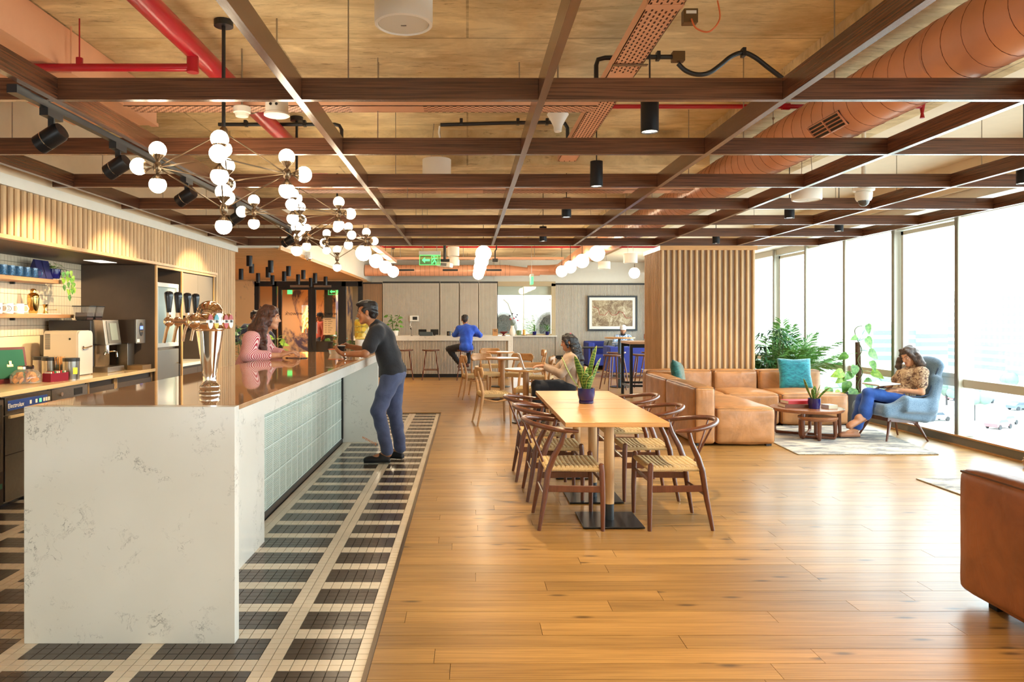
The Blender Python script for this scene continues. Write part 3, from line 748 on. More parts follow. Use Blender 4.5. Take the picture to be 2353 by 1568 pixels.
# sensors
t = thing('ceiling_sensor', 'round white sensor unit with two black holes under the first beam', 'sensor', (-1.11, 4.3, 2.63))
obj('body', MB().lathe([(0.066, 0.0), (0.074, 0.004), (0.074, 0.014), (0.065, 0.02), (0.065, 0.085), (0.06, 0.09)], 28), M['plastic'], t, smooth=True)
for s in (-0.02, 0.014): obj('lens_hole', MB().cyl((s, -0.064, 0.055), (s, -0.068, 0.055), 0.008, n=10), M['black'], t)
obj('rod', MB().cyl((0,0,0.09), (0,0,SL-2.63), 0.005, n=6), M['steel'], t)
t = thing('smoke_detector', 'small white domed smoke detector beside the first chandelier stem', 'smoke detector', (-1.46, 4.78, 2.80))
obj('body', MB().lathe([(0.02, -0.045), (0.04, -0.04), (0.045, -0.02), (0.055, -0.015), (0.055, 0.02), (0.05, 0.025)], 22), M['plastic'], t, smooth=True)
obj('rod', MB().cyl((0,0,0.02), (0,0,SL-2.80), 0.006, n=6), M['steel'], t)
t = thing('horn_device', 'cream funnel shaped ceiling device hung from the salmon tray', 'sensor', (0.62, 5.06, 2.83))
obj('funnel', MB().lathe([(0.02, -0.1), (0.026, -0.095), (0.03, -0.06), (0.05, -0.02), (0.075, 0.02), (0.07, 0.03)], 22), M['plastic'], t, smooth=True)
obj('rod', MB().cyl((0,0,0.02), (0,0,0.37), 0.006, n=6), M['steel'], t)
t = thing('dome_camera', 'white dome security camera on a pole below the copper duct', 'security camera', (3.49, 6.5, 2.44))
obj('pole', MB().cyl((0,0,0.2), (0,0,SL-2.44), 0.018, n=12), M['plastic'], t, smooth=True)
obj('collar', MB().lathe([(0.03, 0.21), (0.088, 0.205), (0.09, 0.14), (0.085, 0.135)], 26), M['plastic'], t, smooth=True)
obj('body', MB().lathe([(0.06, 0.135), (0.072, 0.12), (0.068, 0.07), (0.058, 0.05)], 24), M['plastic'], t, smooth=True)
obj('dome', MB().lathe([(0.002, 0.0), (0.02, 0.004), (0.038, 0.018), (0.047, 0.04), (0.048, 0.052)], 20), plain('smoked_dome', (0.05,0.05,0.05), 0.05, spec=0.9), t, smooth=True)
t = thing('dome_camera', 'small white dome camera on the lobby fascia corner', 'security camera', (-2.83, 12.9, 2.46))
obj('arm', MB().box(0, 0.09, -0.03, 0.03, 0.08, 0.16), M['plastic'], t); obj('dome', MB().sph((0.06,0,0.05), 0.05, 14), M['chrome'], t, smooth=True); obj('collar', MB().cyl((0.06,0,0.05), (0.06,0,0.1), 0.055, n=16), M['plastic'], t, smooth=True)

# red sprinkler pipes
t = thing('sprinkler_main', 'thick glossy red sprinkler pipe running away under the slab', 'pipe', (-1.60, 0, 3.03))
obj('pipe', MB().cyl((0, -5, 0), (0, 8.2, 0), 0.062, n=20), M['red'], t, smooth=True)
for y in (2.9, 5.45, 7.9): obj('hanger', MB().cyl((0, y, 0.06), (0, y, 0.17), 0.006, n=6).lathe([(0.066, -0.015), (0.066, 0.015)], 16, (0, y, 0), rotm(PI/2), caps=False), M['bronze'], t)
obj('branch', MB().tube([(0.0, 4.3, -0.115), (-0.9, 4.3, -0.115), (-1.32, 4.3, -0.115)], 0.023, 12).cyl((0,4.3,-0.145),(0,4.3,-0.05),0.034,n=12), M['red'], t, smooth=True)
obj('fitting', MB().cyl((-0.66, 4.3, -0.115), (-0.66, 4.3, -0.06), 0.02, n=10).cyl((-0.66, 4.3, -0.1), (-0.66, 4.3, 0.17), 0.004, n=6), M['red'], t, smooth=True)
t = thing('sprinkler_branch', 'thin red sprinkler pipe crossing behind the first lattice row', 'pipe', (-1.50, 5.68, 3.085))
obj('pipe', MB().tube([(0, 0, 0.0), (0.4, 0, 0), (5.0, 0, 0)], 0.017, 10), M['red'], t, smooth=True)
for x in (1.65, 3.95): obj('coupling', MB().cyl((x-0.03, 0, 0), (x+0.03, 0, 0), 0.025, n=10), M['red'], t, smooth=True)
obj('sprinkler_head', MB().cyl((5.0,0,0.02), (5.0,0,-0.05), 0.022, 0.012, 10).cyl((5.0,0,-0.05), (5.0,0,-0.09), 0.01, 0.018, 8), M['red'], t, smooth=True)
for x in (0.9, 2.6): obj('hanger', MB().cyl((x,0,0), (x,0,0.115), 0.005, n=6), M['steel'], t)
t = thing('sprinkler_branch', 'thin red pipe along the cafe ceiling in front of the back wall', 'pipe', (-2.8, 16.8, 3.085))
obj('pipe', MB().tube([(0.4, -2.0, 0.0), (0.9, 0, 0.0), (8.0, 0, 0.0)], 0.022, 10), M['red'], t, smooth=True)
for x in (1.4, 3.0, 4.4, 6.0): obj('hanger', MB().cyl((x,0,0), (x,0,0.115), 0.006, n=6), M['steel'], t)

# salmon cable trays with punched slots
def tray(name, label, loc, L, w, h, along, dense=0.022):
    t = thing(name, label, 'cable tray', loc)
    b, s = MB(), MB()
    F = (lambda u, v, z: (v, u, z)) if along == 'Y' else (lambda u, v, z: (u, v, z))
    def bx(mb, u0, u1, v0, v1, z0, z1):
        if along == 'Y': mb.box(v0, v1, u0, u1, z0, z1)
        else: mb.box(u0, u1, v0, v1, z0, z1)
    bx(b, 0, L, -w/2, w/2, 0, 0.004); bx(b, 0, L, -w/2, -w/2+0.004, 0, h); bx(b, 0, L, w/2-0.004, w/2, 0, h)
    n = int(L/dense/2.2); rws = max(3, int(w/0.022))
    for i in range(n):
        for j in range(rws):
            if (i//10) % 4 == 3: continue
            u = (i+0.5+0.5*(j % 2))*dense*2.2; v = -w/2+w*(j+0.5)/rws
            if u+0.02 < L: bx(s, u, u+dense*1.1, v-0.004, v+0.004, -0.0012, 0.0)
    obj('channel', b, M['salmon'], t); obj('punched_slots', s, plain('slot_dark', srgb(70,38,24), 0.9), t, kind='stuff')
    return t, bx
t, bx = tray('cable_tray', 'salmon perforated cable tray running away beside the black conduit', (0.915, -1.0, 2.90), 7.8, 0.165, 0.06, 'Y')
for y in (2.1, 4.4, 5.7, 7.4): obj('joint_plate', MB().box(-0.087, 0.087, y, y+0.05, -0.003, 0.062), M['salmon'], t)
for y in (3.0, 5.2, 7.0): obj('hanger', MB().cyl((0.1,y,0.03), (0.1,y,0.3), 0.005, n=6).box(-0.09,0.11,y-0.015,y+0.015,-0.008,-0.003), M['steel'], t)
t, bx = tray('cable_tray', 'salmon perforated cable tray crossing behind the first lattice row', (-2.25, 4.9, 2.842), 3.1, 0.15, 0.05, 'X')
for x in (0.6, 1.65, 2.6): obj('hanger', MB().cyl((x,0.08,0.03), (x,0.08,0.34), 0.005, n=6), M['steel'], t)
t, bx = tray('cable_tray', 'salmon perforated tray crossing over the third and fourth lattice rows', (-1.8, 7.6, 2.76), 4.1, 0.2, 0.05, 'X')
for x in (0.6, 1.65, 2.6, 3.9): obj('hanger', MB().cyl((x,0.0,0.03), (x,0.0,0.44), 0.005, n=6), M['steel'], t)
t, bx = tray('cable_tray', 'salmon cable tray high along the back of the cafe', (-2.6, 17.6, 2.86), 4.9, 0.12, 0.06, 'X', 0.05)
for x in (1.0, 2.5, 4.2): obj('hanger', MB().cyl((x,0,0.03), (x,0,0.34), 0.008, n=6), M['steel'], t)
t, bx = tray('cable_tray', 'short salmon tray dropping past the first ball pendant', (-1.75, 12.0, 2.78), 5.6, 0.14, 0.06, 'Y', 0.05)
for y in (1.0, 3.0, 5.0): obj('hanger', MB().cyl((0,y,0.03), (0,y,0.42), 0.008, n=6), M['steel'], t)
t = thing('box_duct', 'flat salmon painted box duct along the left of the ceiling', 'duct', (-2.70, -4, 2.945))
obj('casing', MB().box(-0.34, 0.30, 0, 9.7, 0, 0.25), M['salmon'], t); obj('edge_flange', MB().box(0.26, 0.315, 0, 9.7, -0.012, 0.012), M['salmon'], t)
for y in (6.3, 8.4): obj('cross_bracket', MB().box(-0.36, 0.34, y, y+0.03, -0.03, -0.012).cyl((0.33,y+0.015,-0.02), (0.33,y+0.015,0.30), 0.005, n=6), M['salmon'], t)

# spiral duct
dx, dz, dr = 2.565, 2.862, 0.186
t = thing('spiral_duct', 'large copper painted spiral duct running to the back wall', 'duct', (dx, 0, dz))
obj('duct_tube', MB().tube([(0,-5,0), (0,12,0), (0,16.5,0), (0,19.6,-0.04), (-0.05,20.25,-0.06), (-0.3,20.45,-0.06), (-0.9,20.45,-0.06)], [dr,dr,dr,0.17,0.15,0.14,0.13], 40), M['copper'], t, smooth=True)
sm = MB(); pts = []; y = 1.0
pitch = 0.155
pp = [( (dr+0.001)*math.cos(th), 1.0+pitch*th/(2*PI), (dr+0.001)*math.sin(th)) for th in [k*2*PI/28 for k in range(28*75)]]
sm.tube(pp, 0.0015, 4, caps=False)
obj('spiral_seam', sm, plain('seam_dark', srgb(116,62,40), 0.5), t)
for y in (2.6, 3.9, 7.3, 9.9): obj('joint_ring', MB().lathe([(dr+0.001, -0.012), (dr+0.004, -0.008), (dr+0.004, 0.008), (dr+0.001, 0.012)], 40, (0,y,0), rotm(PI/2), caps=False), M['copper'], t, smooth=True)
for y in (4.75, 8.1, 11.0):
    th = math.radians(218); R = rotm(0, -(th-PI), 0)
    g = MB(); u = Vector((math.cos(th), 0, math.sin(th))); v = Vector((-math.sin(th), 0, math.cos(th)))
    def P(a, b, c): return u*(dr+a) + v*b + Vector((0, y+c, 0))
    bk_ = MB().add([P(0.004,-0.055,0), P(0.004,0.055,0), P(0.004,0.055,0.42), P(0.004,-0.055,0.42), P(-0.02,-0.055,0), P(-0.02,0.055,0), P(-0.02,0.055,0.42), P(-0.02,-0.055,0.42)], [(0,1,2,3),(4,7,6,5),(0,4,5,1),(1,5,6,2),(2,6,7,3),(3,7,4,0)])
    vent = obj('vent', bk_, M['black'], t)
    for k in range(5):
        b0 = -0.05+0.025*k; g.beam(P(0.008,b0,0.0), P(0.008,b0,0.42), 0.008, 0.006)
    for c0 in (0, 0.21, 0.42): g.beam(P(0.009,-0.055,c0), P(0.009,0.055,c0), 0.008, 0.01)
    obj('louvre', g, M['copper'], vent)
for y in (3.1, 5.9, 8.8): 
    obj('wire_hanger', MB().cyl((-0.12,y,dr*0.76), (-0.12,y,0.19), 0.003, n=5).cyl((-0.12,y,0.19), (-0.12,y,SL-dz), 0.003, n=5).sph((-0.12,y,0.19),0.012,8), M['steel'], t)
t = thing('back_duct', 'copper duct with grilles along the top of the back wall', 'duct', (0, 20.45, 2.79))
obj('duct_tube', MB().tube([(-2.8,0,0), (-0.2,0,0), (1.05,0,0), (1.6,0,-0.03), (2.0,0,-0.03)], [0.155,0.155,0.155,0.118,0.118], 28), M['copper'], t, smooth=True)
obj('end_cap', MB().cyl((-2.83,0,0), (-2.79,0,0), 0.16, n=28), M['copper'], t, smooth=True)
for x in (-1.9, -0.7, 0.5):
    f = obj('vent', MB().box(x, x+0.46, -0.165, -0.12, -0.045, 0.045), M['copper'], t)
    obj('slot', MB().box(x+0.02, x+0.44, -0.167, -0.16, -0.028, 0.028), M['black'], f)
rg = MB()
for k in range(30): rg.lathe([(0.1565, -0.003), (0.1565, 0.003)], 24, (-2.6+k*0.13, 0, 0), rotm(0, PI/2), caps=False)
obj('seam', rg, M['bronze'], t)
for x in (-2.2, -0.6, 0.9): obj('hanger', MB().cyl((x,0,0.15), (x,0,0.41), 0.006, n=6), M['steel'], t)

# conduits
t = thing('conduit', 'black conduit with junction box and looping hose near the salmon tray', 'conduit', (0, 4.45, 3.17))
def c2(px, py, d=4.45): p = at(px, py, d); return (p.x, 0, p.z-3.17)
obj('pipe', MB().tube([c2(1370,215), c2(1370,150), c2(1374,137), c2(1390,133), c2(1480,131), c2(1545,131)], 0.014, 10), M['black'], t, smooth=True)
obj('junction_box', MB().cbox(c2(1558,131), (0.075,0.05,0.06)), M['bronze'], t, bevel=0.004)
obj('hose', MB().tube(spl([c2(1558,146), c2(1575,162), c2(1600,171), c2(1628,168), c2(1655,150), c2(1680,130), c2(1708,121), c2(1735,132), c2(1765,155), c2(1798,180)]), 0.014, 10), M['black'], t, smooth=True)
for px in (1421, 1512, 1708): obj('clip', MB().cbox(c2(px,129 if px < 1600 else 121), (0.02,0.045,0.05)), M['black'], t)
t = thing('conduit', 'black conduit bending down beside the middle lattice beam', 'conduit', (0, 6.3, 3.1))
def c3(px, py, d=6.3): p = at(px, py, d); return (p.x, 0, p.z-3.1)
obj('pipe', MB().tube([c3(1012,287), c3(1150,283), c3(1285,281), c3(1298,284), c3(1304,294), c3(1305,330)], 0.016, 10), M['black'], t, smooth=True)
for px in (1060, 1190, 1257): obj('clip', MB().cbox(c3(px,280), (0.025,0.05,0.05)), M['black'], t)
obj('cable', MB().tube([c3(1010,290), c3(1008,305), c3(1012,325)], 0.008, 6), M['plastic'], t)
t = thing('conduit', 'black conduit behind the first chandelier ending in a bend', 'conduit', (0, 6.3, 3.1))
obj('pipe', MB().tube([c3(502,286), c3(620,286), c3(770,286), c3(780,289), c3(785,298), c3(785,330)], 0.016, 10), M['black'], t, smooth=True)
for px in (565, 700): obj('clip', MB().cbox(c3(px,284), (0.025,0.05,0.05)), M['black'], t)
t = thing('junction_box', 'dark grey junction box on the salmon tray with orange wire', 'junction box', (1.09, 3.62, 2.93))
obj('box', MB().cbox((0,0,0.0), (0.07,0.05,0.07)), M['bronze'], t, bevel=0.004); obj('label_plate', MB().cbox((0,-0.027,0.015), (0.05,0.002,0.015)), M['plastic'], t)
obj('wire', MB().tube(spl([(0.0,-0.03,-0.02), (0.02,-0.04,-0.07), (0.08,-0.05,-0.09), (0.13,-0.05,-0.03), (0.12,-0.05,0.06)]), 0.004, 6), plain('orange_wire', srgb(214,108,54), 0.5), t, smooth=True)

# running man sign, small sign, projector
GREEN = emis('exit_green', (0.10, 1.0, 0.22), 1.3); M['exit_green'] = GREEN
def exit_sign(loc, s, label, rotz=0):
    t = thing('exit_sign', label, 'exit sign', loc, rotz)
    obj('housing', MB().box(-0.2*s, 0.2*s, -0.03*s, 0.03*s, 0, 0.07*s), M['plastic'], t, bevel=0.004)
    pl = obj('acrylic_panel', MB().box(-0.195*s, 0.195*s, -0.004*s, 0.004*s, -0.19*s, 0.0), thin_glass('sign_acrylic', (0.75, 0.95, 0.75), op=0.12, opc=(0.5, 0.9, 0.5)), t)
    e = MB(); y = -0.007*s
    for a, b in (((-0.19,-0.185), (0.19,-0.185)), ((0.19,-0.185), (0.19,-0.005)), ((0.19,-0.005), (-0.19,-0.005)), ((-0.19,-0.005), (-0.19,-0.185))):
        e.beam((a[0]*s, y, a[1]*s), (b[0]*s, y, b[1]*s), 0.006*s, 0.004*s, (0,1,0))
    obj('lit_edge', e, GREEN, pl)
    a = [(-0.15,-0.095), (-0.09,-0.04), (-0.09,-0.075), (0.0,-0.075), (0.0,-0.115), (-0.09,-0.115), (-0.09,-0.15)]
    Mx = Matrix(((1,0,0),(0,0,1),(0,1,0)))
    obj('arrow', MB().prism([(x*s, z*s) for x, z in a], y-0.001, y, Mx), GREEN, pl)
    g = MB().tube([(0.075*s,y,-0.02*s), (0.075*s,y,-0.036*s)], 0.014*s, 8)
    for q in ([(0.078,-0.05),(0.085,-0.1)], [(0.085,-0.1),(0.065,-0.13),(0.04,-0.16)], [(0.085,-0.1),(0.11,-0.125),(0.112,-0.17)], [(0.08,-0.06),(0.05,-0.07),(0.04,-0.095)], [(0.08,-0.06),(0.11,-0.07),(0.13,-0.055)]):
        g.tube([(x*s, y, z*s) for x, z in q], 0.010*s, 6)
    obj('running_figure', g, GREEN, pl)
    d = MB()
    for q in ((0.03,-0.02,0.03,-0.175), (0.03,-0.02,0.15,-0.02), (0.15,-0.02,0.15,-0.175)): d.beam((q[0]*s,y,q[1]*s), (q[2]*s,y,q[3]*s), 0.006*s, 0.004*s, (0,1,0))
    obj('door_outline', d, GREEN, pl)
    for x in (-0.13, 0.13): obj('hanger', MB().cyl((x*s,0,0.07*s), (x*s,0,0.07*s+0.12), 0.004, n=6), M['steel'], t)
    return t
s = exit_sign((-0.66, 13.0, 2.575), 0.95, 'green running man exit sign hung over the cafe')
for x in (-0.12, 0.12): obj('hanger', MB().cyl((x,0,0.06), (x,0,SL-2.575), 0.004, n=6), M['steel'], s)
t = thing('exit_sign', 'small green exit sign seen edge on before the back window', 'exit sign', (1.27, 14.6, 2.22))
obj('panel', MB().box(-0.022,0.022,-0.16,0.16,-0.09,0.06), GREEN, t); obj('housing', MB().box(-0.03,0.03,-0.18,0.18,0.06,0.11), M['plastic'], t); obj('wire', MB().cyl((0,0,0.11),(0,0,SL-2.22),0.004,n=6), M['steel'], t)
t = thing('projector', 'white projector on a black ceiling pole above the counter', 'projector', (-0.47, 15.3, 2.57))
obj('casing', MB().cbox((0,0,0), (0.30,0.26,0.10), rotm(0,math.radians(6),math.radians(-12))), M['plastic'], t, bevel=0.02)
obj('lens_grille', MB().cbox((-0.03,-0.135,0.0), (0.14,0.01,0.06), rotm(0,math.radians(6),math.radians(-12))), plain('grille_grey', srgb(120,120,118), 0.6), t)
obj('bracket', MB().cbox((0,0,0.09), (0.2,0.12,0.05)).tube([(-0.12,0,0.06),(-0.2,0,0.04),(-0.22,0,-0.01)],0.008,6), M['black'], t)
obj('pole', MB().cyl((0,0,0.1), (0,0,SL-2.57), 0.03, n=12), M['black'], t, smooth=True)
t = thing('ceiling_socket', 'small black socket box on a short conduit by the back duct', 'socket', (0.60, 16.0, 2.72))
obj('box', MB().cbox((0,0,0), (0.12,0.06,0.07)), M['black'], t, bevel=0.005); obj('conduit', MB().tube([(0,0,0.03),(0,0,0.2),(0.03,0,0.24),(0.03,0,SL-2.72)],0.014,8), M['black'], t)
# ================================================================== the bar
bar = thing('bar_counter', 'long white veined quartz bar with polished top and glass block front', 'bar counter', (-1.5, 6.0, 0))
bx0, bx1, by0, by1, bz = -1.978, -1.037, 3.292, 8.73, 1.058
def L(x0, x1, y0, y1, z0, z1): return MB().box(x0+1.5, x1+1.5, y0-6.0, y1-6.0, z0, z1)
obj('end_panel', L(bx0, bx1, by0, by0+0.06, 0, bz-0.0005), M['quartz'], bar, bevel=0.002)
tp = MB()
obj('counter_top', L(bx0, bx1+0.0, by0+0.0603, 5.94, bz-0.02, bz), M['bartop'], bar, bevel=0.0015)
obj('counter_top', L(bx0, bx1+0.0, 5.943, by1, bz-0.02, bz), M['bartop'], bar, bevel=0.0015)
obj('apron', L(bx1-0.03, bx1, by0+0.06, by1, bz-0.098, bz-0.0203), M['quartz'], bar)
obj('apron', L(bx0, bx0+0.03, by0+0.06, by1, bz-0.098, bz-0.0203), M['quartz'], bar)
obj('side_panel', L(-1.93, -1.32, by0+0.06, 4.80, 0, bz-0.02), M['quartz'], bar)
obj('far_panel', L(bx0, -1.05, 8.665, by1, 0, bz-0.02), M['quartz'], bar, bevel=0.002)
obj('bar_back', L(-1.96, -1.93, 3.36, 8.66, 0.06, bz-0.02), M['darkcab'], bar)
obj('plinth', L(-1.9, -1.462, 4.80, 8.66, 0, 0.045).box(0.025, 0.045, 2.64, 2.66, 0.045, 0.96), M['black'], bar)
obj('block_core', L(-1.60, -1.58, 4.80, 8.665, 0.045, 0.96), plain('block_backing', srgb(120,128,116), 0.6, var=0.2, vscale=3), bar)
def blockmat():
    t = NT('glass_block'); v = t.tc('Object', (1,1,1)); w = t.n('ShaderNodeTexWave', wave_type='BANDS', bands_direction='Z'); t.l(v, w.inputs[0]); w.inputs['Scale'].default_value = 22; w.inputs['Distortion'].default_value = 0.6
    w2 = t.n('ShaderNodeTexWave', wave_type='BANDS', bands_direction='Y'); t.l(v, w2.inputs[0]); w2.inputs['Scale'].default_value = 16; w2.inputs['Distortion'].default_value = 1.5
    n = t.noise(v, 9, 4); i = t.n('ShaderNodeObjectInfo')
    c = t.ramp(t.math('MULTIPLY_ADD', n, 0.7), [(0.25, srgb(140,156,142)), (0.75, srgb(216,228,214))])
    t.col(c); t.set(rough=0.07, spec=0.9, trans=0.12, ior=1.4)
    t.bump(t.math('ADD', w.outputs[0], t.math('MULTIPLY', w2.outputs[0], 0.5)), 0.55, 0.006); return t.mat
M['block'] = blockmat()
bs_ = 0.2; bm_ = mesh('glass_block', MB().box(-0.09, 0, 0.004, 0.196, 0.004, 0.222), M['block'])
y = 4.80; 
while y < 8.65:
    w = min(0.2, 8.655-y)
    for r_ in range(4):
        if w > 0.19:
            o = bpy.data.objects.new('glass_block', bm_); COL.objects.link(o); o.parent = bar; o.location = (-1.475+1.5, y-6.0, 0.05+r_*0.226)
            md = o.modifiers.new('bevel', 'BEVEL'); md.width = 0.007; md.segments = 2
        else: obj('glass_block', MB().box(-0.09, 0, 0.004, w, 0.004, 0.222), M['block'], bar, loc=(-1.475+1.5, y-6.0, 0.05+r_*0.226))
    y += 0.2
mo = MB()
for r_ in range(5): mo.box(-0.06, 0.0012, -1.2, 2.655, 0.05+r_*0.226-0.004, 0.05+r_*0.226+0.004)
for k in range(20): mo.box(-0.06, 0.0010, -1.2+k*0.2-0.004, -1.2+k*0.2+0.004, 0.05, 0.955)
obj('mortar', mo, plain('block_mortar', srgb(222,230,220), 0.6), bar, loc=(0.025, 0, 0))

# ------------------------------------------------------------------ beer tower
bt = thing('beer_tower', 'chrome beer tower with black tap handles standing on the bar', 'beer tap', (-1.362, 3.9, bz))
obj('column', MB().lathe([(0.052,0), (0.054,0.006), (0.054,0.012), (0.048,0.018), (0.052,0.03), (0.052,0.038), (0.036,0.055), (0.033,0.075), (0.038,0.11), (0.046,0.17), (0.056,0.24), (0.066,0.31), (0.069,0.328)], 40), M['chrome'], bt, smooth=True)
obj('collar', MB().lathe([(0.069,0.328), (0.072,0.333), (0.072,0.34), (0.068,0.345), (0.066,0.37), (0.069,0.40), (0.069,0.42), (0.064,0.445), (0.052,0.465), (0.034,0.48), (0.012,0.487), (0.001,0.488)], 40), plain('rose_chrome', (0.86,0.66,0.48), 0.07, 1.0), bt, smooth=True)
M['rose'] = bpy.data.materials['rose_chrome']
hb = obj('header', MB().tube([(0,-0.247,0.378), (0,-0.245,0.378), (0,-0.238,0.378), (0,-0.228,0.378), (0,-0.215,0.378), (0,0.26,0.378), (0,0.268,0.378)], [0.003,0.012,0.023,0.032,0.038,0.038,0.034], 26), M['rose'], bt, smooth=True)
obj('end_ring', MB().lathe([(0.0385,-0.004),(0.0405,0),(0.0385,0.004)], 26, (0,-0.222,0.378), rotm(PI/2), caps=False), M['chrome'], hb, smooth=True)
cols4 = [((170,24,38), (236,232,224)), ((60,160,176), (214,186,40)), ((176,26,40), (190,30,44)), ((170,24,38), (236,232,224))]
for i, yy in enumerate((-0.15, -0.03, 0.10, 0.22)):
    f = obj('faucet', MB().cyl((-0.03,yy,0.378), (-0.15,yy,0.378), 0.010, n=10).sph((-0.155,yy,0.378), 0.026, 14).cyl((-0.155,yy,0.40), (-0.155,yy,0.425), 0.011, n=10)
            .tube([(-0.158,yy,0.36), (-0.168,yy,0.33), (-0.18,yy,0.27)], [0.009,0.008,0.008], 10), M['rose'], bt, smooth=True)
    obj('tap_handle', MB().lathe([(0.010,0.42), (0.012,0.43), (0.015,0.46), (0.021,0.505), (0.022,0.52), (0.019,0.528), (0.008,0.533)], 18, (-0.155,yy,0)), plain('tap_black_%d' % i, (0.015,0.015,0.017), 0.2), f, smooth=True)
for i, yy in enumerate((-0.19, -0.10, 0.05, 0.13)):
    a, b = cols4[i]
    dr_ = obj('medallion_drum', MB().lathe([(0.040,0),(0.042,0.004),(0.042,0.036),(0.038,0.04)], 24, (0.03,yy,0.378), rotm(0,PI/2)), M['rose'], bt, smooth=True)
    dd = plain('badge_top_%d' % i, srgb(*a), 0.3); de = plain('badge_low_%d' % i, srgb(*b), 0.3)
    def half(lo, hi, dx):
        p = [(0.037*math.cos(t_), 0.037*math.sin(t_)) for t_ in [lo+(hi-lo)*k/14 for k in range(15)]]
        return MB().prism([(q[0], q[1]) for q in p], 0, 0.002, Matrix(((0,0,1),(1,0,0),(0,1,0))), (dx, yy, 0.378))
    dx = 0.0705
    obj('badge', half(0.25, PI-0.25, dx), dd, dr_); obj('badge', half(PI+0.25, 2*PI-0.25, dx), de, dr_)
    obj('badge', MB().box(dx, dx+0.002, yy-0.036, yy+0.036, 0.369, 0.387), M['plastic'], dr_)
    tx = text('badge_lettering', 'BIRA', 0.02, (dx+0.0035, yy, 0.378), (PI/2, 0, PI/2), M['black'], dr_, 0.0005)
# ------------------------------------------------------------------ kitchen run along the left wall
KX = -3.5
kc = thing('worktop', 'pale stone worktop running along the kitchen wall', 'worktop', (-3.9, 6.5, 0.895))
obj('slab', MB().box(-0.455, 0.40, -4.0, 1.795, -0.035, 0), plain('pale_stone', srgb(222,194,152), 0.12, var=0.03), kc, bevel=0.003)
obj('upstand', MB().box(-0.45, -0.432, -4.0, 0.98, 0.0005, 0.385), plain('pale_stone_up', srgb(228,206,170), 0.4, var=0.03, vscale=30), kc)
def unit(name, label, y0, y1, build, cat='cabinet', mat=None):
    t = thing(name, label, cat, (KX-0.36, (y0+y1)/2, 0)); h = (y1-y0)/2-0.004
    obj('body', MB().box(-0.42, 0.30, -h, h, 0.03, 0.855), mat or M['darkcab'], t); build(t, h); return t
fx = 0.302
def dish(t, h):
    d = obj('door', MB().box(fx, fx+0.03, -h, h, 0.05, 0.70), M['steel'], t, bevel=0.003)
    obj('door_seam', MB().box(fx+0.0302, fx+0.031, -h, h, 0.40, 0.406), M['black'], d)
    obj('door_handle', MB().beam((fx+0.05,-h+0.02,0.695), (fx+0.05,h-0.02,0.695), 0.02, 0.02), plain('handle_cream', srgb(214,190,150), 0.4), d)
    c = obj('control_panel', MB().box(fx, fx+0.03, -h, h, 0.71, 0.845), M['steel'], t, bevel=0.002)
    obj('display_strip', MB().box(fx+0.0302, fx+0.033, -h+0.03, h-0.06, 0.742, 0.818), plain('panel_blue', srgb(44,70,140), 0.35), c)
    text('panel_lettering', 'Electrolux', 0.05, (fx+0.034, -h+0.13, 0.776), (PI/2,0,PI/2), M['plastic'], c, 0.0005)
    for k, yy in enumerate((0.01, 0.09, 0.20, 0.235, 0.27)): obj('button', MB().box(fx+0.033, fx+0.036, yy-0.012, yy+0.012, 0.765, 0.795), M['plastic'], c)
    obj('indicator', MB().box(fx+0.033, fx+0.036, 0.135, 0.16, 0.765, 0.795), M['exit_green'], c)
unit('dishwasher', 'steel under-counter dishwasher with blue control strip', 5.63, 6.26, dish, 'dishwasher', M['steel'])
def oven(t, h):
    c = obj('control_panel', MB().box(fx, fx+0.025, -h, h, 0.745, 0.845), M['steel'], t, bevel=0.002)
    obj('knob', MB().cyl((fx+0.025,-0.16,0.795), (fx+0.04,-0.16,0.795), 0.018, n=14), M['chrome'], c); obj('display', MB().box(fx+0.0252, fx+0.028, 0.06, 0.2, 0.765, 0.825), M['black'], c)
    d = obj('door', MB().box(fx, fx+0.03, -h, h, 0.10, 0.73), M['steel'], t, bevel=0.004)
    obj('door_handle', MB().tube([(fx+0.02,-h+0.03,0.70), (fx+0.06,-h+0.03,0.70), (fx+0.06,h-0.03,0.70), (fx+0.02,h-0.03,0.70)], 0.01, 8), M['chrome'], d)
    obj('door_slot', MB().box(fx+0.0302, fx+0.0315, -0.06, h-0.04, 0.60, 0.612), M['black'], d)
unit('under_counter_oven', 'steel under-counter appliance with small black display', 6.27, 6.87, oven, 'oven', M['steel'])
def drawers(t, h):
    for z0, z1 in ((0.55, 0.80), (0.29, 0.54), (0.05, 0.28)): obj('drawer', MB().box(fx, fx+0.018, -h+0.012, h-0.012, z0, z1), M['darkcab'], t, bevel=0.002)
    [obj('edge_strip', MB().box(fx, fx+0.02, q, q+0.012, 0.03, 0.85), M['pale_slat'], t) for q in (h-0.012, -h)]
unit('drawer_cabinet', 'narrow dark drawer cabinet with pale edges under the worktop', 6.89, 7.42, drawers)
unit('drawer_cabinet', 'wide dark drawer cabinet with pale edges below the coffee machine', 7.44, 8.29, drawers)
def fr(t, h):
    obj('door', MB().box(fx, fx+0.03, -h, h, 0.04, 0.84), M['darkcab'], t, bevel=0.004); obj('door_handle', MB().box(fx+0.03, fx+0.06, h-0.09, h-0.06, 0.3, 0.8), M['steel'], t)
    obj('rating_plate', MB().box(fx+0.03, fx+0.032, h-0.10, h-0.02, 0.16, 0.2), plain('plate_green', srgb(70,120,96), 0.5), t)
unit('under_counter_fridge', 'dark steel undercounter fridge cut by the left frame edge', 5.0, 5.62, fr, 'fridge', M['blackm'])
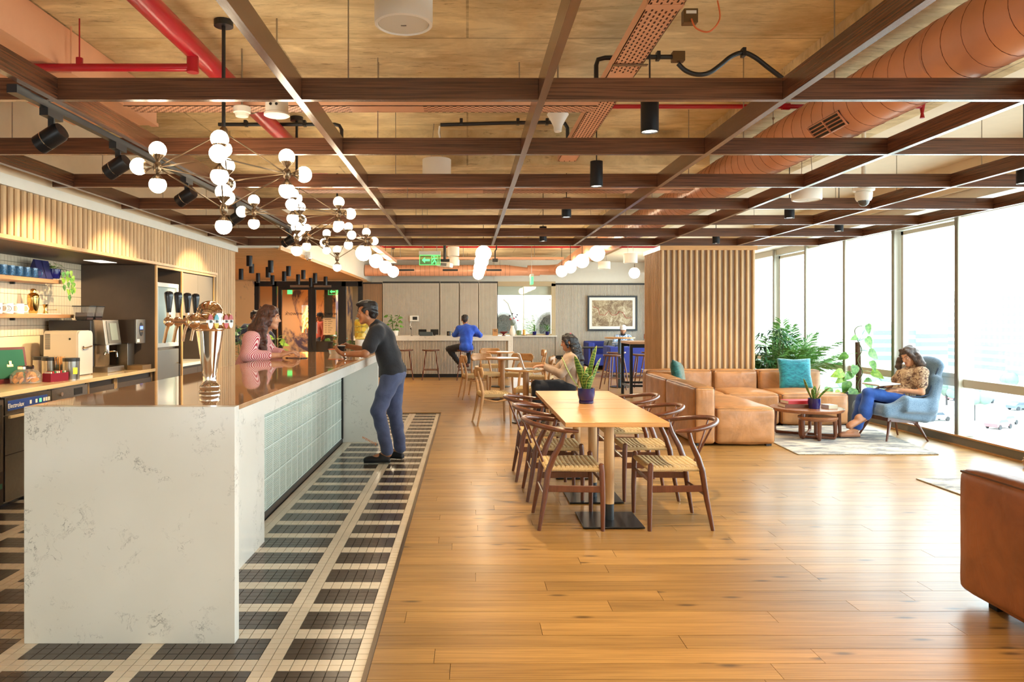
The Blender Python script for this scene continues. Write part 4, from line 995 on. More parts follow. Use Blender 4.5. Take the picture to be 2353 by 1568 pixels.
# splash tiles
st = struct('wall_splash')
tl = MB()
z = 1.2825
for r_ in range(8):
    for k in range(76): 
        y = 4.4+k*0.0515
        if y > 8.27: break
        tl.box(-4.358, -4.345, y+0.002, y+0.0495, z+r_*0.102+0.002, min(2.058, z+(r_+1)*0.102-0.002))
obj('tile', tl, plain('finger_tile', srgb(226,204,172), 0.25, var=0.04), st, kind='stuff'); obj('grout', MB().box(-4.36, -4.351, 4.4, 8.3, 0.9, 2.058), M['grout'], st)
# tall housing with fridge
th = thing('tall_cabinet', 'tall dark cabinet housing with pale edges around the glass door fridge', 'cabinet', (KX-0.4, 9.3, 0))
obj('side_panel', MB().box(-0.455, 0.385, -1.0, -0.965, 0, 2.055), M['darkcab'], th)
ed = MB().box(0.385, 0.402, -1.0, -0.965, 0, 2.055).box(0.385, 0.402, -0.965, 0.97, 2.03, 2.055).box(0.385, 0.402, -0.25, -0.225, 0, 2.03).box(0.385, 0.402, 0.9, 0.915, 0.9, 2.03)
obj('edge_strip', ed, plain('edge_gold', srgb(226,176,112), 0.4), th)
obj('carcass', MB().box(-0.455, -0.2, -0.965, 0.985, 0, 2.03).box(-0.2, 0.385, 0.92, 0.985, 0, 2.055).box(-0.2, 0.38, -0.25, -0.225, 0, 2.03).box(-0.2, 0.36, -0.965, 0.92, 2.03, 2.05).box(-0.2, 0.36, -0.225, 0.92, 0, 0.86), M['darkcab'], th)
obj('worktop', MB().box(-0.2, 0.39, -0.22, 0.915, 0.86, 0.895), M['white'], th)
for a, b in ((-0.22, 0.33), (0.335, 0.89)): obj('door', MB().box(0.36, 0.382, a, b, 1.49, 2.02), plain('grey_door_%d' % int(a*10), srgb(132,120,104), 0.5), th, bevel=0.002)
for a, b in ((-0.22, 0.33), (0.335, 0.89)): obj('drawer', MB().box(0.36, 0.382, a, b, 0.5, 0.83), M['darkcab'], th, bevel=0.002)
fr_ = thing('glass_door_fridge', 'steel fridge with a glass upper door inside the tall cabinet', 'fridge', (KX-0.4, 8.69, 0))
obj('body', MB().box(-0.18, 0.33, -0.33, 0.33, 0.05, 1.86), M['steel'], fr_)
fd = obj('door', MB().box(0.335, 0.375, -0.325, 0.325, 1.12, 1.17).box(0.335, 0.375, -0.325, 0.325, 1.82, 1.87).box(0.335, 0.375, -0.325, -0.27, 1.17, 1.82).box(0.335, 0.375, 0.27, 0.325, 1.17, 1.82), plain('fridge_white', srgb(222,222,214), 0.3), fr_, bevel=0.004)
obj('pane', MB().box(0.345, 0.352, -0.27, 0.27, 1.17, 1.82), plain('fridge_glass', srgb(150,168,166), 0.16, spec=0.6), fd)
obj('door', MB().box(0.335, 0.375, -0.325, 0.325, 0.12, 1.09), plain('fridge_steel', srgb(178,180,174), 0.3, 0.8), fr_, bevel=0.004)
obj('door_handle', MB().tube([(0.375,0.26,0.70), (0.415,0.26,0.72), (0.415,0.26,0.90), (0.375,0.26,0.92)], 0.008, 8), M['chrome'], fr_)
# shelves
M['shelf'] = wood('shelf_oak', srgb(150,100,62), srgb(196,146,96), 'Y', 0.4)
for z, y1, lb in ((1.84, 7.50, 'upper oak shelf with glass mugs on the tiled wall'), (1.495, 7.69, 'lower oak shelf with white mugs on the tiled wall')):
    s = thing('wall_shelf', lb, 'shelf', (-4.22, 6.0, z)); obj('board', MB().box(-0.124, 0.12, -1.6, y1-6.0, -0.037, 0), M['shelf'], s, bevel=0.002)
    obj('bracket', MB().box(-0.12, -0.08, 1.0, 1.02, -0.06, -0.037), M['black'], s)
# mugs
M['clear'] = thin_glass('blue_glass', (0.55, 0.72, 0.86), 0.03, 1.4, op=0.12, opc=(0.12, 0.28, 0.5))
def mug(x, y, z, m, r, h, label, group, hrot=0.0, logo=False):
    t = thing('mug', label, 'mug', (x, y, z), hrot, group)
    obj('cup', MB().lathe([(r*0.9, 0), (r, 0.006), (r, h), (r*0.92, h), (r*0.9, 0.01), (0.002, 0.008)], 22), m, t, smooth=True)
    obj('handle', MB().tube([(0, r*0.95, h*0.8), (0, r*1.5, h*0.82), (0, r*1.8, h*0.5), (0, r*1.5, h*0.2), (0, r*0.95, h*0.2)], 0.006, 8), m, t, smooth=True)
    if logo:
        lg = MB()
        if logo == 1:
            lg.lathe([(0.021, -0.0005), (0.026, 0.001)], 18, (r+0.0005, -0.004, h*0.5), rotm(0, PI/2), caps=False)
            for q in range(3): lg.box(r, r+0.0015, -0.014, 0.008, h*0.38+q*0.011, h*0.38+q*0.011+0.005)
        else:
            for q in range(4): lg.box(r-0.003, r+0.0012, -0.016+0.003*(q % 2), 0.014-0.004*(q % 3), h*0.3+q*0.012, h*0.3+q*0.012+0.003)
        obj('printed_mark', lg, plain('mug_print_%d' % logo, srgb(90,84,80) if logo == 1 else srgb(196,160,140), 0.5), t)
for i in range(6): mug(-4.17, 6.50+0.118*i, 1.8402, M['clear'], 0.042, 0.098, 'clear blue glass mug, number %s from the left on the upper shelf' % ['one','two','three','four','five','six'][i], 'glass mugs on the upper shelf', hrot=-1.0)
for i, lb in enumerate(('white mug with round print cut by the frame edge', 'white mug with round dark print, middle of three', 'plain white mug with faint script beside the gold shaker')):
    mug(-4.16, 6.52+0.16*i, 1.4952, M['plastic'], 0.046, 0.095, lb, 'white mugs on the lower shelf', hrot=-0.8, logo=(1, 1, 2)[i])
t = thing('cocktail_shaker', 'tall gold cocktail shaker on the lower shelf', 'shaker', (-4.20, 7.14, 1.501))
obj('body', MB().lathe([(0.034,0), (0.036,0.004), (0.05,0.10), (0.054,0.155), (0.050,0.158)], 24), M['gold'], t, smooth=True)
obj('shoulder', MB().lathe([(0.052,0.158), (0.051,0.175), (0.042,0.19), (0.026,0.198), (0.025,0.203)], 24), M['gold'], t, smooth=True)
obj('cap', MB().lathe([(0.026,0.203), (0.027,0.222), (0.022,0.236), (0.008,0.242)], 20), M['gold'], t, smooth=True)
t = thing('jigger', 'small gold hourglass jigger next to the shaker', 'jigger', (-4.18, 7.31, 1.501))
obj('cup', MB().lathe([(0.024,0), (0.024,0.002), (0.012,0.042), (0.026,0.092), (0.024,0.092), (0.010,0.045)], 20), M['gold'], t, smooth=True)
obj('spoon', MB().cyl((-0.02,0.02,0.035), (0.02,0.16,0.04), 0.002, n=6).sph((0.02,0.16,0.04), 0.006, 8), M['gold'], t)
t = tag(obj('serving_board', MB().box(-0.09, 0.09, -0.2, 0.22, 0, 0.006), M['white'], bevel=0.002, loc=(-4.2, 7.25, 1.495)), 'thin white marble board lying on the lower shelf', 'board')
t = thing('gift_box', 'dark blue tent shaped cardboard box on the upper shelf', 'box', (-4.19, 7.25, 1.8402))
obj('cover', MB().prism([(-0.07,0), (0.06,0), (0.012,0.185), (0.0,0.185)], -0.02, 0.0, Matrix(((1,0,0),(0,0,1),(0,1,0)))).box(0,0,0,0,0,0).add([(0.06,-0.13,0),(0.06,0.11,0),(0.012,0.11,0.185),(0.012,-0.13,0.185),(-0.07,-0.13,0),(-0.07,0.11,0),(0,0.11,0.185),(0,-0.13,0.185)], [(0,1,2,3),(5,4,7,6),(3,2,6,7),(4,0,3,7),(0,4,5,1)]), plain('deep_blue_card', srgb(46,44,92), 0.4), t)
obj('edge', MB().add([(0.055,0.111,0.0),(-0.065,0.111,0.0),(0.0,0.111,0.18),(0.011,0.111,0.18)], [(0,1,2,3)]), plain('card_silver', srgb(190,170,150), 0.4), t)
t = thing('canister', 'steel canister with black lid behind the red tea box', 'canister', (-3.90, 6.90, 0.8952), 0, 'canisters on the worktop')
obj('body', MB().cyl((0,0,0), (0,0,0.165), 0.07, n=26), M['steel'], t, smooth=True); obj('lid', MB().cyl((0,0,0.1652), (0,0,0.195), 0.072, n=26), M['black'], t, smooth=True); obj('sticker', MB().box(0.066,0.072,-0.02,0.02,0.05,0.11), plain('sticker_yellow', srgb(226,206,60), 0.5), t)
t2 = dup(t, (-3.64, 6.78, 0.8952), -0.6, 'steel canister with black lid and yellow sticker in front of the ice maker')
t = thing('canister', 'steel canister half hidden behind another canister', 'canister', (-4.06, 7.02, 0.8952), 0, 'canisters on the worktop')
obj('body', MB().cyl((0,0,0), (0,0,0.165), 0.065, n=26), M['steel'], t, smooth=True); obj('lid', MB().cyl((0,0,0.1652), (0,0,0.195), 0.067, n=26), M['black'], t, smooth=True)
t = thing('straw_holder', 'holder packed with pale wooden stirrers behind the canister', 'holder', (-3.79, 6.86, 0.8952))
sm = MB(); 
obj('cup', MB().cyl((0,0,0), (0,0,0.13), 0.035, n=16), M['clear'], t)
for k in range(26): 
    a, r_ = rnd.uniform(0, 6.3), rnd.uniform(0, 0.03); sm.cyl((r_*math.cos(a), r_*math.sin(a), 0.02), (r_*1.5*math.cos(a), r_*1.6*math.sin(a), rnd.uniform(0.19,0.21)), 0.003, n=5)
obj('stirrers', sm, M['oak_x'], t, kind='stuff')
# wooden tea chest, cookie jar, tea box
t = thing('tea_chest', 'open red-brown tea chest with green lined lid leaning on the splashback', 'tea chest', (-3.92, 6.36, 0.8952), math.radians(60))
lid = MB(); Rl = rotm(math.radians(-14))
red = plain('mahogany', srgb(96,24,22), 0.35)
obj('lid', MB().cbox((0,0.06,0.16), (0.30,0.02,0.30), Rl), red, t, bevel=0.003); obj('lining', MB().cbox((0,0.046,0.163), (0.25,0.012,0.25), Rl), plain('green_lining', srgb(20,96,68), 0.7), t)
obj('crest', MB().cbox((0,0.038,0.15), (0.05,0.004,0.02), Rl).cbox((0,0.035,0.175), (0.02,0.004,0.03), Rl), M['gold'], t); obj('tray', MB().box(-0.15,0.15,0.0,0.09,0.0,0.03), red, t, bevel=0.003)
t = thing('cookie_jar', 'wide clear jar of round cookies with metal lid', 'jar', (-3.77, 6.30, 0.8952))
M['jar'] = thin_glass('jar_glass', (0.93,0.93,0.9), 0.03, 1.6, op=0.08)
obj('glass', MB().lathe([(0.09,0), (0.115,0.01), (0.118,0.06), (0.112,0.085), (0.085,0.112), (0.062,0.122), (0.062,0.13)], 28), M['jar'], t, smooth=True); obj('lid', MB().lathe([(0.068,0.128),(0.068,0.15),(0.06,0.157),(0.01,0.158)], 24), M['chrome'], t, smooth=True)
ck = plain('cookie_brown', srgb(206,140,72), 0.8, var=0.15, vscale=60)
k = 0
cm = mesh('cookie', MB().lathe([(0.02,0),(0.027,0.003),(0.027,0.008),(0.02,0.011)], 14), ck, True)
for lvl in range(3):
    for a in range(9 - lvl*2):
        th_ = a*2*PI/(9-lvl*2)+lvl; r_ = 0.075-0.012*lvl
        o = bpy.data.objects.new('cookie', cm); COL.objects.link(o); o.parent = t; o.location = (r_*math.cos(th_), r_*math.sin(th_), 0.03+0.025*lvl); o.rotation_euler = (rnd.uniform(0.5,1.5), rnd.uniform(-0.4,0.4), th_)
t = thing('tea_box', 'small red box of tea sachets beside the cookie jar', 'tea box', (-3.66, 6.56, 0.8952), math.radians(75))
obj('box', MB().box(-0.1,0.1,-0.045,-0.04,0,0.075).box(-0.1,0.1,0.04,0.045,0,0.075).box(-0.1,-0.095,-0.04,0.04,0,0.075).box(0.095,0.1,-0.04,0.04,0,0.075).box(-0.095,0.095,-0.04,0.04,0,0.004), plain('tea_red', srgb(128,22,46), 0.4), t)
for k in range(8): obj('sachet', MB().cbox((-0.08+0.022*k,0,0.05), (0.012,0.07,0.075+0.008*(k % 3))), plain('sachet_%d' % k, srgb(*[(220,210,200),(190,40,40),(60,120,80),(230,220,190)][k % 4]), 0.5), t)
# ice maker
t = thing('ice_maker', 'silver rounded countertop ice maker with small lever', 'appliance', (-3.93, 7.27, 0.8952))
pl = [(-0.17,0.0),(0.16,0.0),(0.165,0.02)]
R_ = 0.05; pr = [(-0.14,0.003),(0.14,0.003)] + [(0.14-R_+R_*math.cos(a), 0.44-R_+R_*math.sin(a)) for a in [k*PI/12 for k in range(7)]] + [(-0.14+R_-R_*math.sin(a), 0.44-R_+R_*math.cos(a)) for a in [k*PI/12 for k in range(7)]]
obj('body', MB().prism(pr, -0.165, 0.15, Matrix(((0,0,1),(1,0,0),(0,1,0)))), plain('silver_paint', srgb(206,192,168), 0.35, 0.25), t, smooth=True, ang=30)
obj('front', MB().prism([(x*0.985, 0.008+z*0.975) for x, z in pr], 0.15, 0.17, Matrix(((0,0,1),(1,0,0),(0,1,0)))), plain('silver_front', srgb(214,206,194), 0.3, 0.4), t, smooth=True, ang=30)
lv = obj('lever', MB().tube([(0.17,-0.06,0.27),(0.2,-0.05,0.27),(0.205,0.05,0.285)], 0.008, 8).cyl((0.168,-0.06,0.27),(0.18,-0.06,0.27),0.02,n=14), M['chrome'], t, smooth=True)
g = MB(); 
for k in range(14): g.box(-0.15,-0.10,-0.1415,-0.1395,0.26+k*0.011,0.265+k*0.011)
obj('side_vent', g, M['black'], t); obj('screw_hole', MB().cyl((0.09,-0.142,0.36),(0.09,-0.139,0.36),0.01,n=12), M['black'], t)
# coffee machine
t = thing('coffee_machine', 'black and steel bean-to-cup coffee machine with touch screen', 'coffee machine', (-3.98, 7.72, 0.8952))
obj('body', MB().box(-0.30, 0.13, -0.18, 0.2, 0.06, 0.54).box(-0.30, 0.1, -0.18, 0.2, 0.0, 0.06), plain('machine_black', srgb(40,38,40), 0.35), t, bevel=0.006)
obj('side_panel', MB().box(-0.02, 0.14, -0.2, -0.182, 0.0, 0.42), M['steel'], t, bevel=0.015)
hd = obj('head', MB().prism([(0.13,0.30),(0.27,0.28),(0.235,0.545),(0.13,0.545)], -0.14, 0.2, Matrix(((1,0,0),(0,0,1),(0,1,0)))), M['steel'], t, bevel=0.004)
obj('screen', MB().cbox((0.257,0.05,0.42), (0.006,0.15,0.18), rotm(0,math.radians(-8),0)), plain('screen_grey', srgb(140,146,138), 0.15), hd)
obj('screen_bezel', MB().cbox((0.254,0.05,0.415), (0.006,0.26,0.235), rotm(0,math.radians(-8),0)), plain('bezel_grey', srgb(96,92,86), 0.2), hd)
obj('back_plate', MB().box(0.13, 0.14, -0.1, 0.2, 0.06, 0.28), plain('plate_bronze', srgb(150,118,80), 0.25, 0.7), t); obj('drip_tray', MB().box(0.10, 0.30, -0.16, 0.2, 0.0, 0.06), M['steel'], t, bevel=0.006)
obj('spout', MB().cyl((0.2,0.02,0.28),(0.2,0.02,0.19),0.022,n=14).tube([(0.2,0.02,0.21),(0.24,0.06,0.215),(0.26,0.1,0.21),(0.262,0.11,0.15)],0.009,8).tube([(0.2,0.02,0.21),(0.22,-0.06,0.21),(0.22,-0.08,0.18)],0.009,8), M['chrome'], t, smooth=True)
for q, (yy, xx) in enumerate(((-0.06, -0.06), (0.12, -0.05))):
    hp = obj('bean_hopper', MB().prism([(-0.06,0.58),(0.07,0.58),(0.09,0.68),(-0.08,0.68)], yy-0.07, yy+0.07, Matrix(((1,0,0),(0,0,1),(0,1,0)))), M['clear'] if False else thin_glass('hopper_%d' % q, (0.85,0.85,0.85), 0.03, op=0.08), t)
    obj('beans', MB().box(-0.055,0.065,yy-0.062,yy+0.062,0.545,0.62), plain('coffee_beans_%d' % q, srgb(58,34,26), 0.6, var=0.3, vscale=80), hp); obj('hopper_lid', MB().box(-0.085,0.095,yy-0.073,yy+0.073,0.681,0.69), M['black'], hp); obj('hopper_base', MB().prism([(-0.04,0.541),(0.05,0.541),(0.07,0.578),(-0.06,0.578)], yy-0.068, yy+0.068, Matrix(((1,0,0),(0,0,1),(0,1,0)))), M['black'], hp)
t = thing('water_boiler', 'tall steel water boiler with blue display beside the coffee machine', 'water boiler', (-3.72, 8.10, 0.8952))
obj('head', MB().box(-0.12, 0.12, -0.10, 0.12, 0.29, 0.545), plain('boiler_black', srgb(44,34,28), 0.25), t, bevel=0.004)
fp = obj('front_plate', MB().box(0.121, 0.135, -0.10, 0.12, 0.285, 0.55), M['steel'], t, bevel=0.003)
obj('display_oval', MB().lathe([(0.05,0),(0.05,0.003),(0.045,0.004)], 20, (0.135,0.01,0.44), rotm(0,PI/2,0) @ Matrix.Diagonal((1.5,0.9,1))), M['black'], fp)
obj('screen', MB().box(0.139,0.141,-0.025,0.045,0.44,0.475), emis('blue_screen', (0.12,0.2,1.0), 1.6), fp)
for q in (-0.02,0.01,0.04): obj('button', MB().cyl((0.139,q,0.415),(0.142,q,0.415),0.008,n=10), M['chrome'], fp)
obj('sticker', MB().box(0.1352,0.137,-0.09,-0.03,0.30,0.335), M['plastic'], fp)
obj('column', MB().box(-0.10, 0.02, -0.06, 0.10, 0.0, 0.289), M['steel'], t, bevel=0.003); obj('drip_tray', MB().box(0.03, 0.2, -0.1, 0.12, 0.0, 0.05), plain('tray_bronze', srgb(150,120,84), 0.3, 0.6), t, bevel=0.004)
# on the bar top
t = thing('tablet', 'dark phone tablet lying on the bar under the hand of the striped shirt', 'tablet', (-1.70, 7.35, bz+0.0005), math.radians(-24))
obj('slab', MB().box(-0.1,0.1,-0.05,0.05,0,0.008), M['black'], t, bevel=0.003); obj('screen', MB().box(-0.094,0.094,-0.045,0.045,0.0081,0.0086), plain('tablet_screen', srgb(70,60,64), 0.05), t)
obj('pen', MB().cyl((-0.05,-0.07,0.004),(0.09,-0.065,0.004),0.004,n=8), M['steel'], t)
t = thing('snack_box', 'small clear snack box with orange lid near the bar end', 'snack box', (-1.46, 8.2, bz+0.0005))
obj('tub', MB().prism([(-0.06,0),(0.06,0),(0.075,0.05),(-0.075,0.05)], -0.05, 0.05, Matrix(((1,0,0),(0,0,1),(0,1,0)))), thin_glass('tub_plastic', (0.98,0.95,0.88), 0.1, op=0.35, opc=(0.9,0.75,0.5)), t); obj('lid', MB().box(-0.08,0.08,-0.055,0.055,0.0505,0.058), plain('lid_orange', srgb(238,108,58), 0.4), t, bevel=0.003)
# ================================================================== dining set
M['chairwood'] = wood('chair_walnut', srgb(76,40,24), srgb(124,70,44), 'Z', 0.28, rand=0.04, coat=0.3)
M['paleoak'] = wood('pale_oak', srgb(178,128,80), srgb(214,166,112), 'Z', 0.4, rand=0.05)
def cordmat():
    t = NT('paper_cord'); v = t.tc('Object'); w = t.n('ShaderNodeTexWave', wave_type='BANDS', bands_direction='X'); t.l(v, w.inputs[0]); w.inputs['Scale'].default_value = 48; w.inputs['Distortion'].default_value = 0.4
    n = t.noise(v, 60, 3); t.col(t.mix(t.math('MULTIPLY', w.outputs[0], 0.30), srgb(222,190,134), srgb(168,130,80))); t.set(rough=0.75)
    t.bump(t.math('ADD', w.outputs[0], t.math('MULTIPLY', n, 0.4)), 0.6, 0.004); return t.mat
def cordmat_y():
    t = NT('paper_cord_across'); v = t.tc('Object'); w = t.n('ShaderNodeTexWave', wave_type='BANDS', bands_direction='Y'); t.l(v, w.inputs[0]); w.inputs['Scale'].default_value = 48; w.inputs['Distortion'].default_value = 0.4
    n = t.noise(v, 60, 3); t.col(t.mix(t.math('MULTIPLY', w.outputs[0], 0.30), srgb(206,174,122), srgb(156,122,76))); t.set(rough=0.75)
    t.bump(t.math('ADD', w.outputs[0], t.math('MULTIPLY', n, 0.4)), 0.6, 0.004); return t.mat
M['cord'] = cordmat(); M['cord_y'] = cordmat_y()
def woven_seat(fw, bw, yf, yb, z, sag, th, parent):
    # four panels meeting on the diagonals: side panels run across, front/back panels run along
    N = 12; G = []
    for i in range(N+1):
        row = []; v = i/N; y = yb+(yf-yb)*v; w = (bw+(fw-bw)*v)/2
        for j in range(N+1):
            u = j/N*2-1; e = max(abs(u), abs(v*2-1)); zz = z - sag*(1-e*e) - (0.010*max(0, (e-0.86)/0.14)**2)
            row.append((u*w, y, zz))
        G.append(row)
    me = MB()
    for i in range(N):
        for j in range(N):
            u = (j+0.5)/N*2-1; v = (i+0.5)/N*2-1; me.cur = 0 if abs(v) > abs(u) else 1
            me.add([G[i][j], G[i][j+1], G[i+1][j+1], G[i+1][j]], [(0,1,2,3)])
    return obj('woven_seat', me, [M['cord'], M['cord_y']], parent, smooth=True, solid=th)
def wishbone(loc, rz, label):
    t = thing('wishbone_chair', label, 'chair', loc, rz, 'wishbone chairs at the dining tables'); m = M['chairwood']
    for s in (-1, 1):
        obj('leg', MB().tube([(s*0.245,0.21,0), (s*0.245,0.21,0.2), (s*0.24,0.205,0.40), (s*0.238,0.2,0.452), (s*0.238,0.2,0.462)], [0.014,0.018,0.020,0.019,0.008], 12), m, t, smooth=True)
        obj('leg', MB().tube([(s*0.235,-0.225,0), (s*0.222,-0.185,0.22), (s*0.212,-0.16,0.40), (s*0.222,-0.125,0.50), (s*0.245,-0.075,0.60), (s*0.258,-0.05,0.69)], [0.013,0.019,0.022,0.021,0.018,0.014], 12), m, t, smooth=True)
        obj('stretcher', MB().beam((s*0.243,0.20,0.285), (s*0.218,-0.17,0.285), 0.013, 0.046), m, t, bevel=0.004)
        obj('seat_rail', MB().tube([(s*0.235,0.2,0.415), (s*0.21,-0.165,0.415)], 0.013, 8), M['cord_y'], t, smooth=True)
        obj('back_splat', MB().tube([(s*0.008,-0.172,0.42), (s*0.016,-0.20,0.50), (s*0.04,-0.25,0.62), (s*0.07,-0.292,0.722)], [0.009,0.008,0.007,0.007], 8), m, t, smooth=True)
    obj('stretcher', MB().tube([(-0.24,0.205,0.335), (0,0.205,0.335), (0.24,0.205,0.335)], [0.009,0.012,0.009], 10), m, t, smooth=True)
    obj('stretcher', MB().tube([(-0.222,-0.185,0.235), (0,-0.185,0.235), (0.222,-0.185,0.235)], [0.009,0.012,0.009], 10), m, t, smooth=True)
    obj('seat_rail', MB().tube([(-0.235,0.205,0.417), (0.235,0.205,0.417)], 0.014, 8), M['cord'], t, smooth=True)
    obj('seat_rail', MB().tube([(-0.21,-0.17,0.417), (0.21,-0.17,0.417)], 0.014, 8), M['cord'], t, smooth=True)
    pts = [(-0.262,0.04,0.684)]
    for k in range(17):
        a = PI+PI*k/16; pts.append((0.272*math.cos(a), -0.055+0.26*math.sin(a), 0.691+0.042*max(0, -math.sin(a))**1.2))
    pts.append((0.262,0.04,0.684))
    obj('top_rail', MB().tube(pts, [0.012]+[0.0165]+[0.018]*15+[0.0165]+[0.012], 12), m, t, smooth=True)
    woven_seat(0.47, 0.41, 0.205, -0.17, 0.432, 0.016, 0.018, t); return t
tx0, tx1 = 0.662, 1.368; TZ = 0.75; tcx = (tx0+tx1)/2
wc = wishbone((1.455, 5.285, 0), PI/2, 'dark wishbone chair on the window side of the nearest dining table')
dup(wc, (1.455, 6.10, 0), PI/2, 'dark wishbone chair on the window side of the middle dining table')
dup(wc, (1.465, 6.92, 0), PI/2, 'dark wishbone chair on the window side of the farthest dining table')
dup(wc, (0.715, 5.285, 0), -PI/2, 'dark wishbone chair on the bar side of the nearest dining table')
dup(wc, (0.700, 6.08, 0), -PI/2, 'dark wishbone chair on the bar side of the middle dining table')
dup(wc, (0.66, 6.80, 0), -PI/2, 'dark wishbone chair on the bar side of the farthest dining table')
for i, (a, b, pc, nm) in enumerate(((4.99, 5.765, 5.29, 'nearest'), (5.775, 6.395, 5.98, 'middle'), (6.405, 7.17, 6.86, 'farthest'))):
    t = thing('dining_table', '%s of three joined square oak dining tables on a black pedestal' % nm, 'table', (tcx, pc, 0), 0, 'dining tables')
    obj('tabletop', MB().box(tx0-tcx, tx1-tcx, a-pc, b-pc, TZ-0.034, TZ), M['oak_x'], t, bevel=0.003)
    obj('pedestal', MB().cyl((0,0,0.128), (0,0,TZ-0.034), 0.036, n=22), M['oak_z'], t, smooth=True)
    obj('sleeve', MB().cyl((0,0,0.012), (0,0,0.13), 0.0345, n=22), plain('gunmetal_%d' % i, srgb(52,56,60), 0.35, 0.5), t, smooth=True)
    obj('base_plate', MB().box(-0.215,0.21,-0.21,0.21,0.004,0.014), M['blackm'], t, bevel=0.004)
    obj('under_plate', MB().box(-0.12,0.12,-0.12,0.12,TZ-0.042,TZ-0.0345), M['black'], t)
# ------------------------------------------------------------------ cafe: round tables and pale chairs
def oakchair(loc, rz, label):
    t = thing('oak_chair', label, 'chair', loc, rz, 'pale oak chairs in the cafe'); m = M['paleoak']
    for s in (-1, 1):
        obj('leg', MB().tube([(s*0.235,0.20,0), (s*0.23,0.195,0.25), (s*0.225,0.19,0.44)], [0.013,0.019,0.021], 10), m, t, smooth=True)
        obj('leg', MB().tube([(s*0.235,-0.26,0), (s*0.22,-0.21,0.22), (s*0.21,-0.18,0.42), (s*0.20,-0.20,0.56), (s*0.175,-0.245,0.74)], [0.012,0.019,0.023,0.02,0.014], 10), m, t, smooth=True)
        obj('stretcher', MB().tube([(s*0.225,0.18,0.36), (s*0.22,0.0,0.325), (s*0.214,-0.18,0.36)], 0.012, 8), m, t, smooth=True)
        obj('seat_rail', MB().box(s*0.215-0.012, s*0.215+0.012, -0.19, 0.19, 0.385, 0.435), M['cord_y'], t, bevel=0.008)
    obj('seat_rail', MB().box(-0.22,0.22,0.17,0.20,0.365,0.435), M['cord'], t, bevel=0.008); obj('seat_rail', MB().box(-0.21,0.21,-0.20,-0.17,0.385,0.435), M['cord'], t, bevel=0.008)
    woven_seat(0.43, 0.40, 0.195, -0.195, 0.442, 0.012, 0.014, t)
    G = []
    for i in range(7):
        z = 0.655+0.135*i/6; row = []; wz = 1-0.22*abs(i/6*2-1)**2
        for j in range(13):
            u = j/12*2-1; row.append((u*0.235*wz, -0.245+0.065*u*u-0.05*(z-0.7), z))
        G.append(row)
    obj('backrest', MB().sheet(G), m, t, smooth=True, solid=0.02); return t
def roundtable(x, y, label, h=0.75, r=0.30, pm=None, pr=0.045, cat='table'):
    t = thing('round_table', label, cat, (x, y, 0), 0, 'round cafe tables')
    obj('tabletop', MB().lathe([(r*0.9,h-0.03),(r-0.004,h-0.026),(r,h-0.015),(r,h-0.004),(r-0.004,h),(0.002,h)], 40), M['oak_x'], t, smooth=True)
    obj('pedestal', MB().cyl((0,0,0.02), (0,0,h-0.03), pr, pr*0.92, 20), pm or M['paleoak'], t, smooth=True)
    obj('base_plate', MB().lathe([(0.2,0.0),(0.21,0.004),(0.21,0.014),(0.19,0.018),(0.01,0.02)], 30), M['blackm'], t, smooth=True); return t
roundtable(0.82, 10.35, 'round oak cafe table with the open laptop on it')
roundtable(0.63, 13.3, 'empty round oak cafe table behind the laptop table')
roundtable(0.70, 15.75, 'farthest round oak cafe table close to the reception counter')
oc = oakchair((0.36, 10.22, 0), -math.radians(82), 'empty pale oak chair drawn up to the bar side of the laptop table')
for loc, rz, lb in (((1.40, 10.25, 0), math.radians(95), 'pale oak chair occupied by the woman typing on the laptop'),
                    ((0.95, 10.95, 0), math.radians(170), 'pale oak chair behind the laptop table with its back to the wall'),
                    ((0.13, 13.45, 0), -math.radians(80), 'pale oak chair on the left of the empty middle cafe table'),
                    ((0.36, 13.95, 0), -math.radians(150), 'pale oak chair at the far left of the empty middle cafe table'),
                    ((0.95, 13.85, 0), math.radians(150), 'pale oak chair at the far right of the empty middle cafe table'),
                    ((1.30, 13.1, 0), math.radians(75), 'pale oak chair turned sideways right of the empty middle cafe table'),
                    ((0.52, 16.35, 0), math.radians(185), 'pale oak chair between the farthest cafe table and the counter'),
                    ((1.42, 15.7, 0), math.radians(90), 'pale oak chair on the window side of the farthest cafe table')):
    dup(oc, loc, rz, lb)
t = thing('laptop', 'open silver laptop on the round cafe table', 'laptop', (0.89, 10.22, 0.7502), math.radians(92))
obj('keyboard_deck', MB().box(-0.16,0.16,-0.11,0.11,0.0,0.012), M['steel'], t, bevel=0.004); obj('keys', MB().box(-0.14,0.14,-0.03,0.08,0.0121,0.0135), plain('key_dark', srgb(60,60,62), 0.5), t)
ls = Matrix.Translation((0,0.11,0.012)) ; Rl = rotm(math.radians(-18))
scn = obj('screen_lid', MB().cbox(Rl @ Vector((0,0,0.11))+Vector((0,0.115,0.012)), (0.32,0.008,0.22), Rl), plain('laptop_lid', srgb(232,234,238), 0.35), t, bevel=0.003)
obj('display', MB().cbox(Rl @ Vector((0,-0.005,0.11))+Vector((0,0.115,0.012)), (0.30,0.002,0.20), Rl), emis('laptop_screen', (0.9,0.95,1.0), 1.0), scn)
bpy.data.objects['laptop'].rotation_euler = (0,0,math.radians(92))
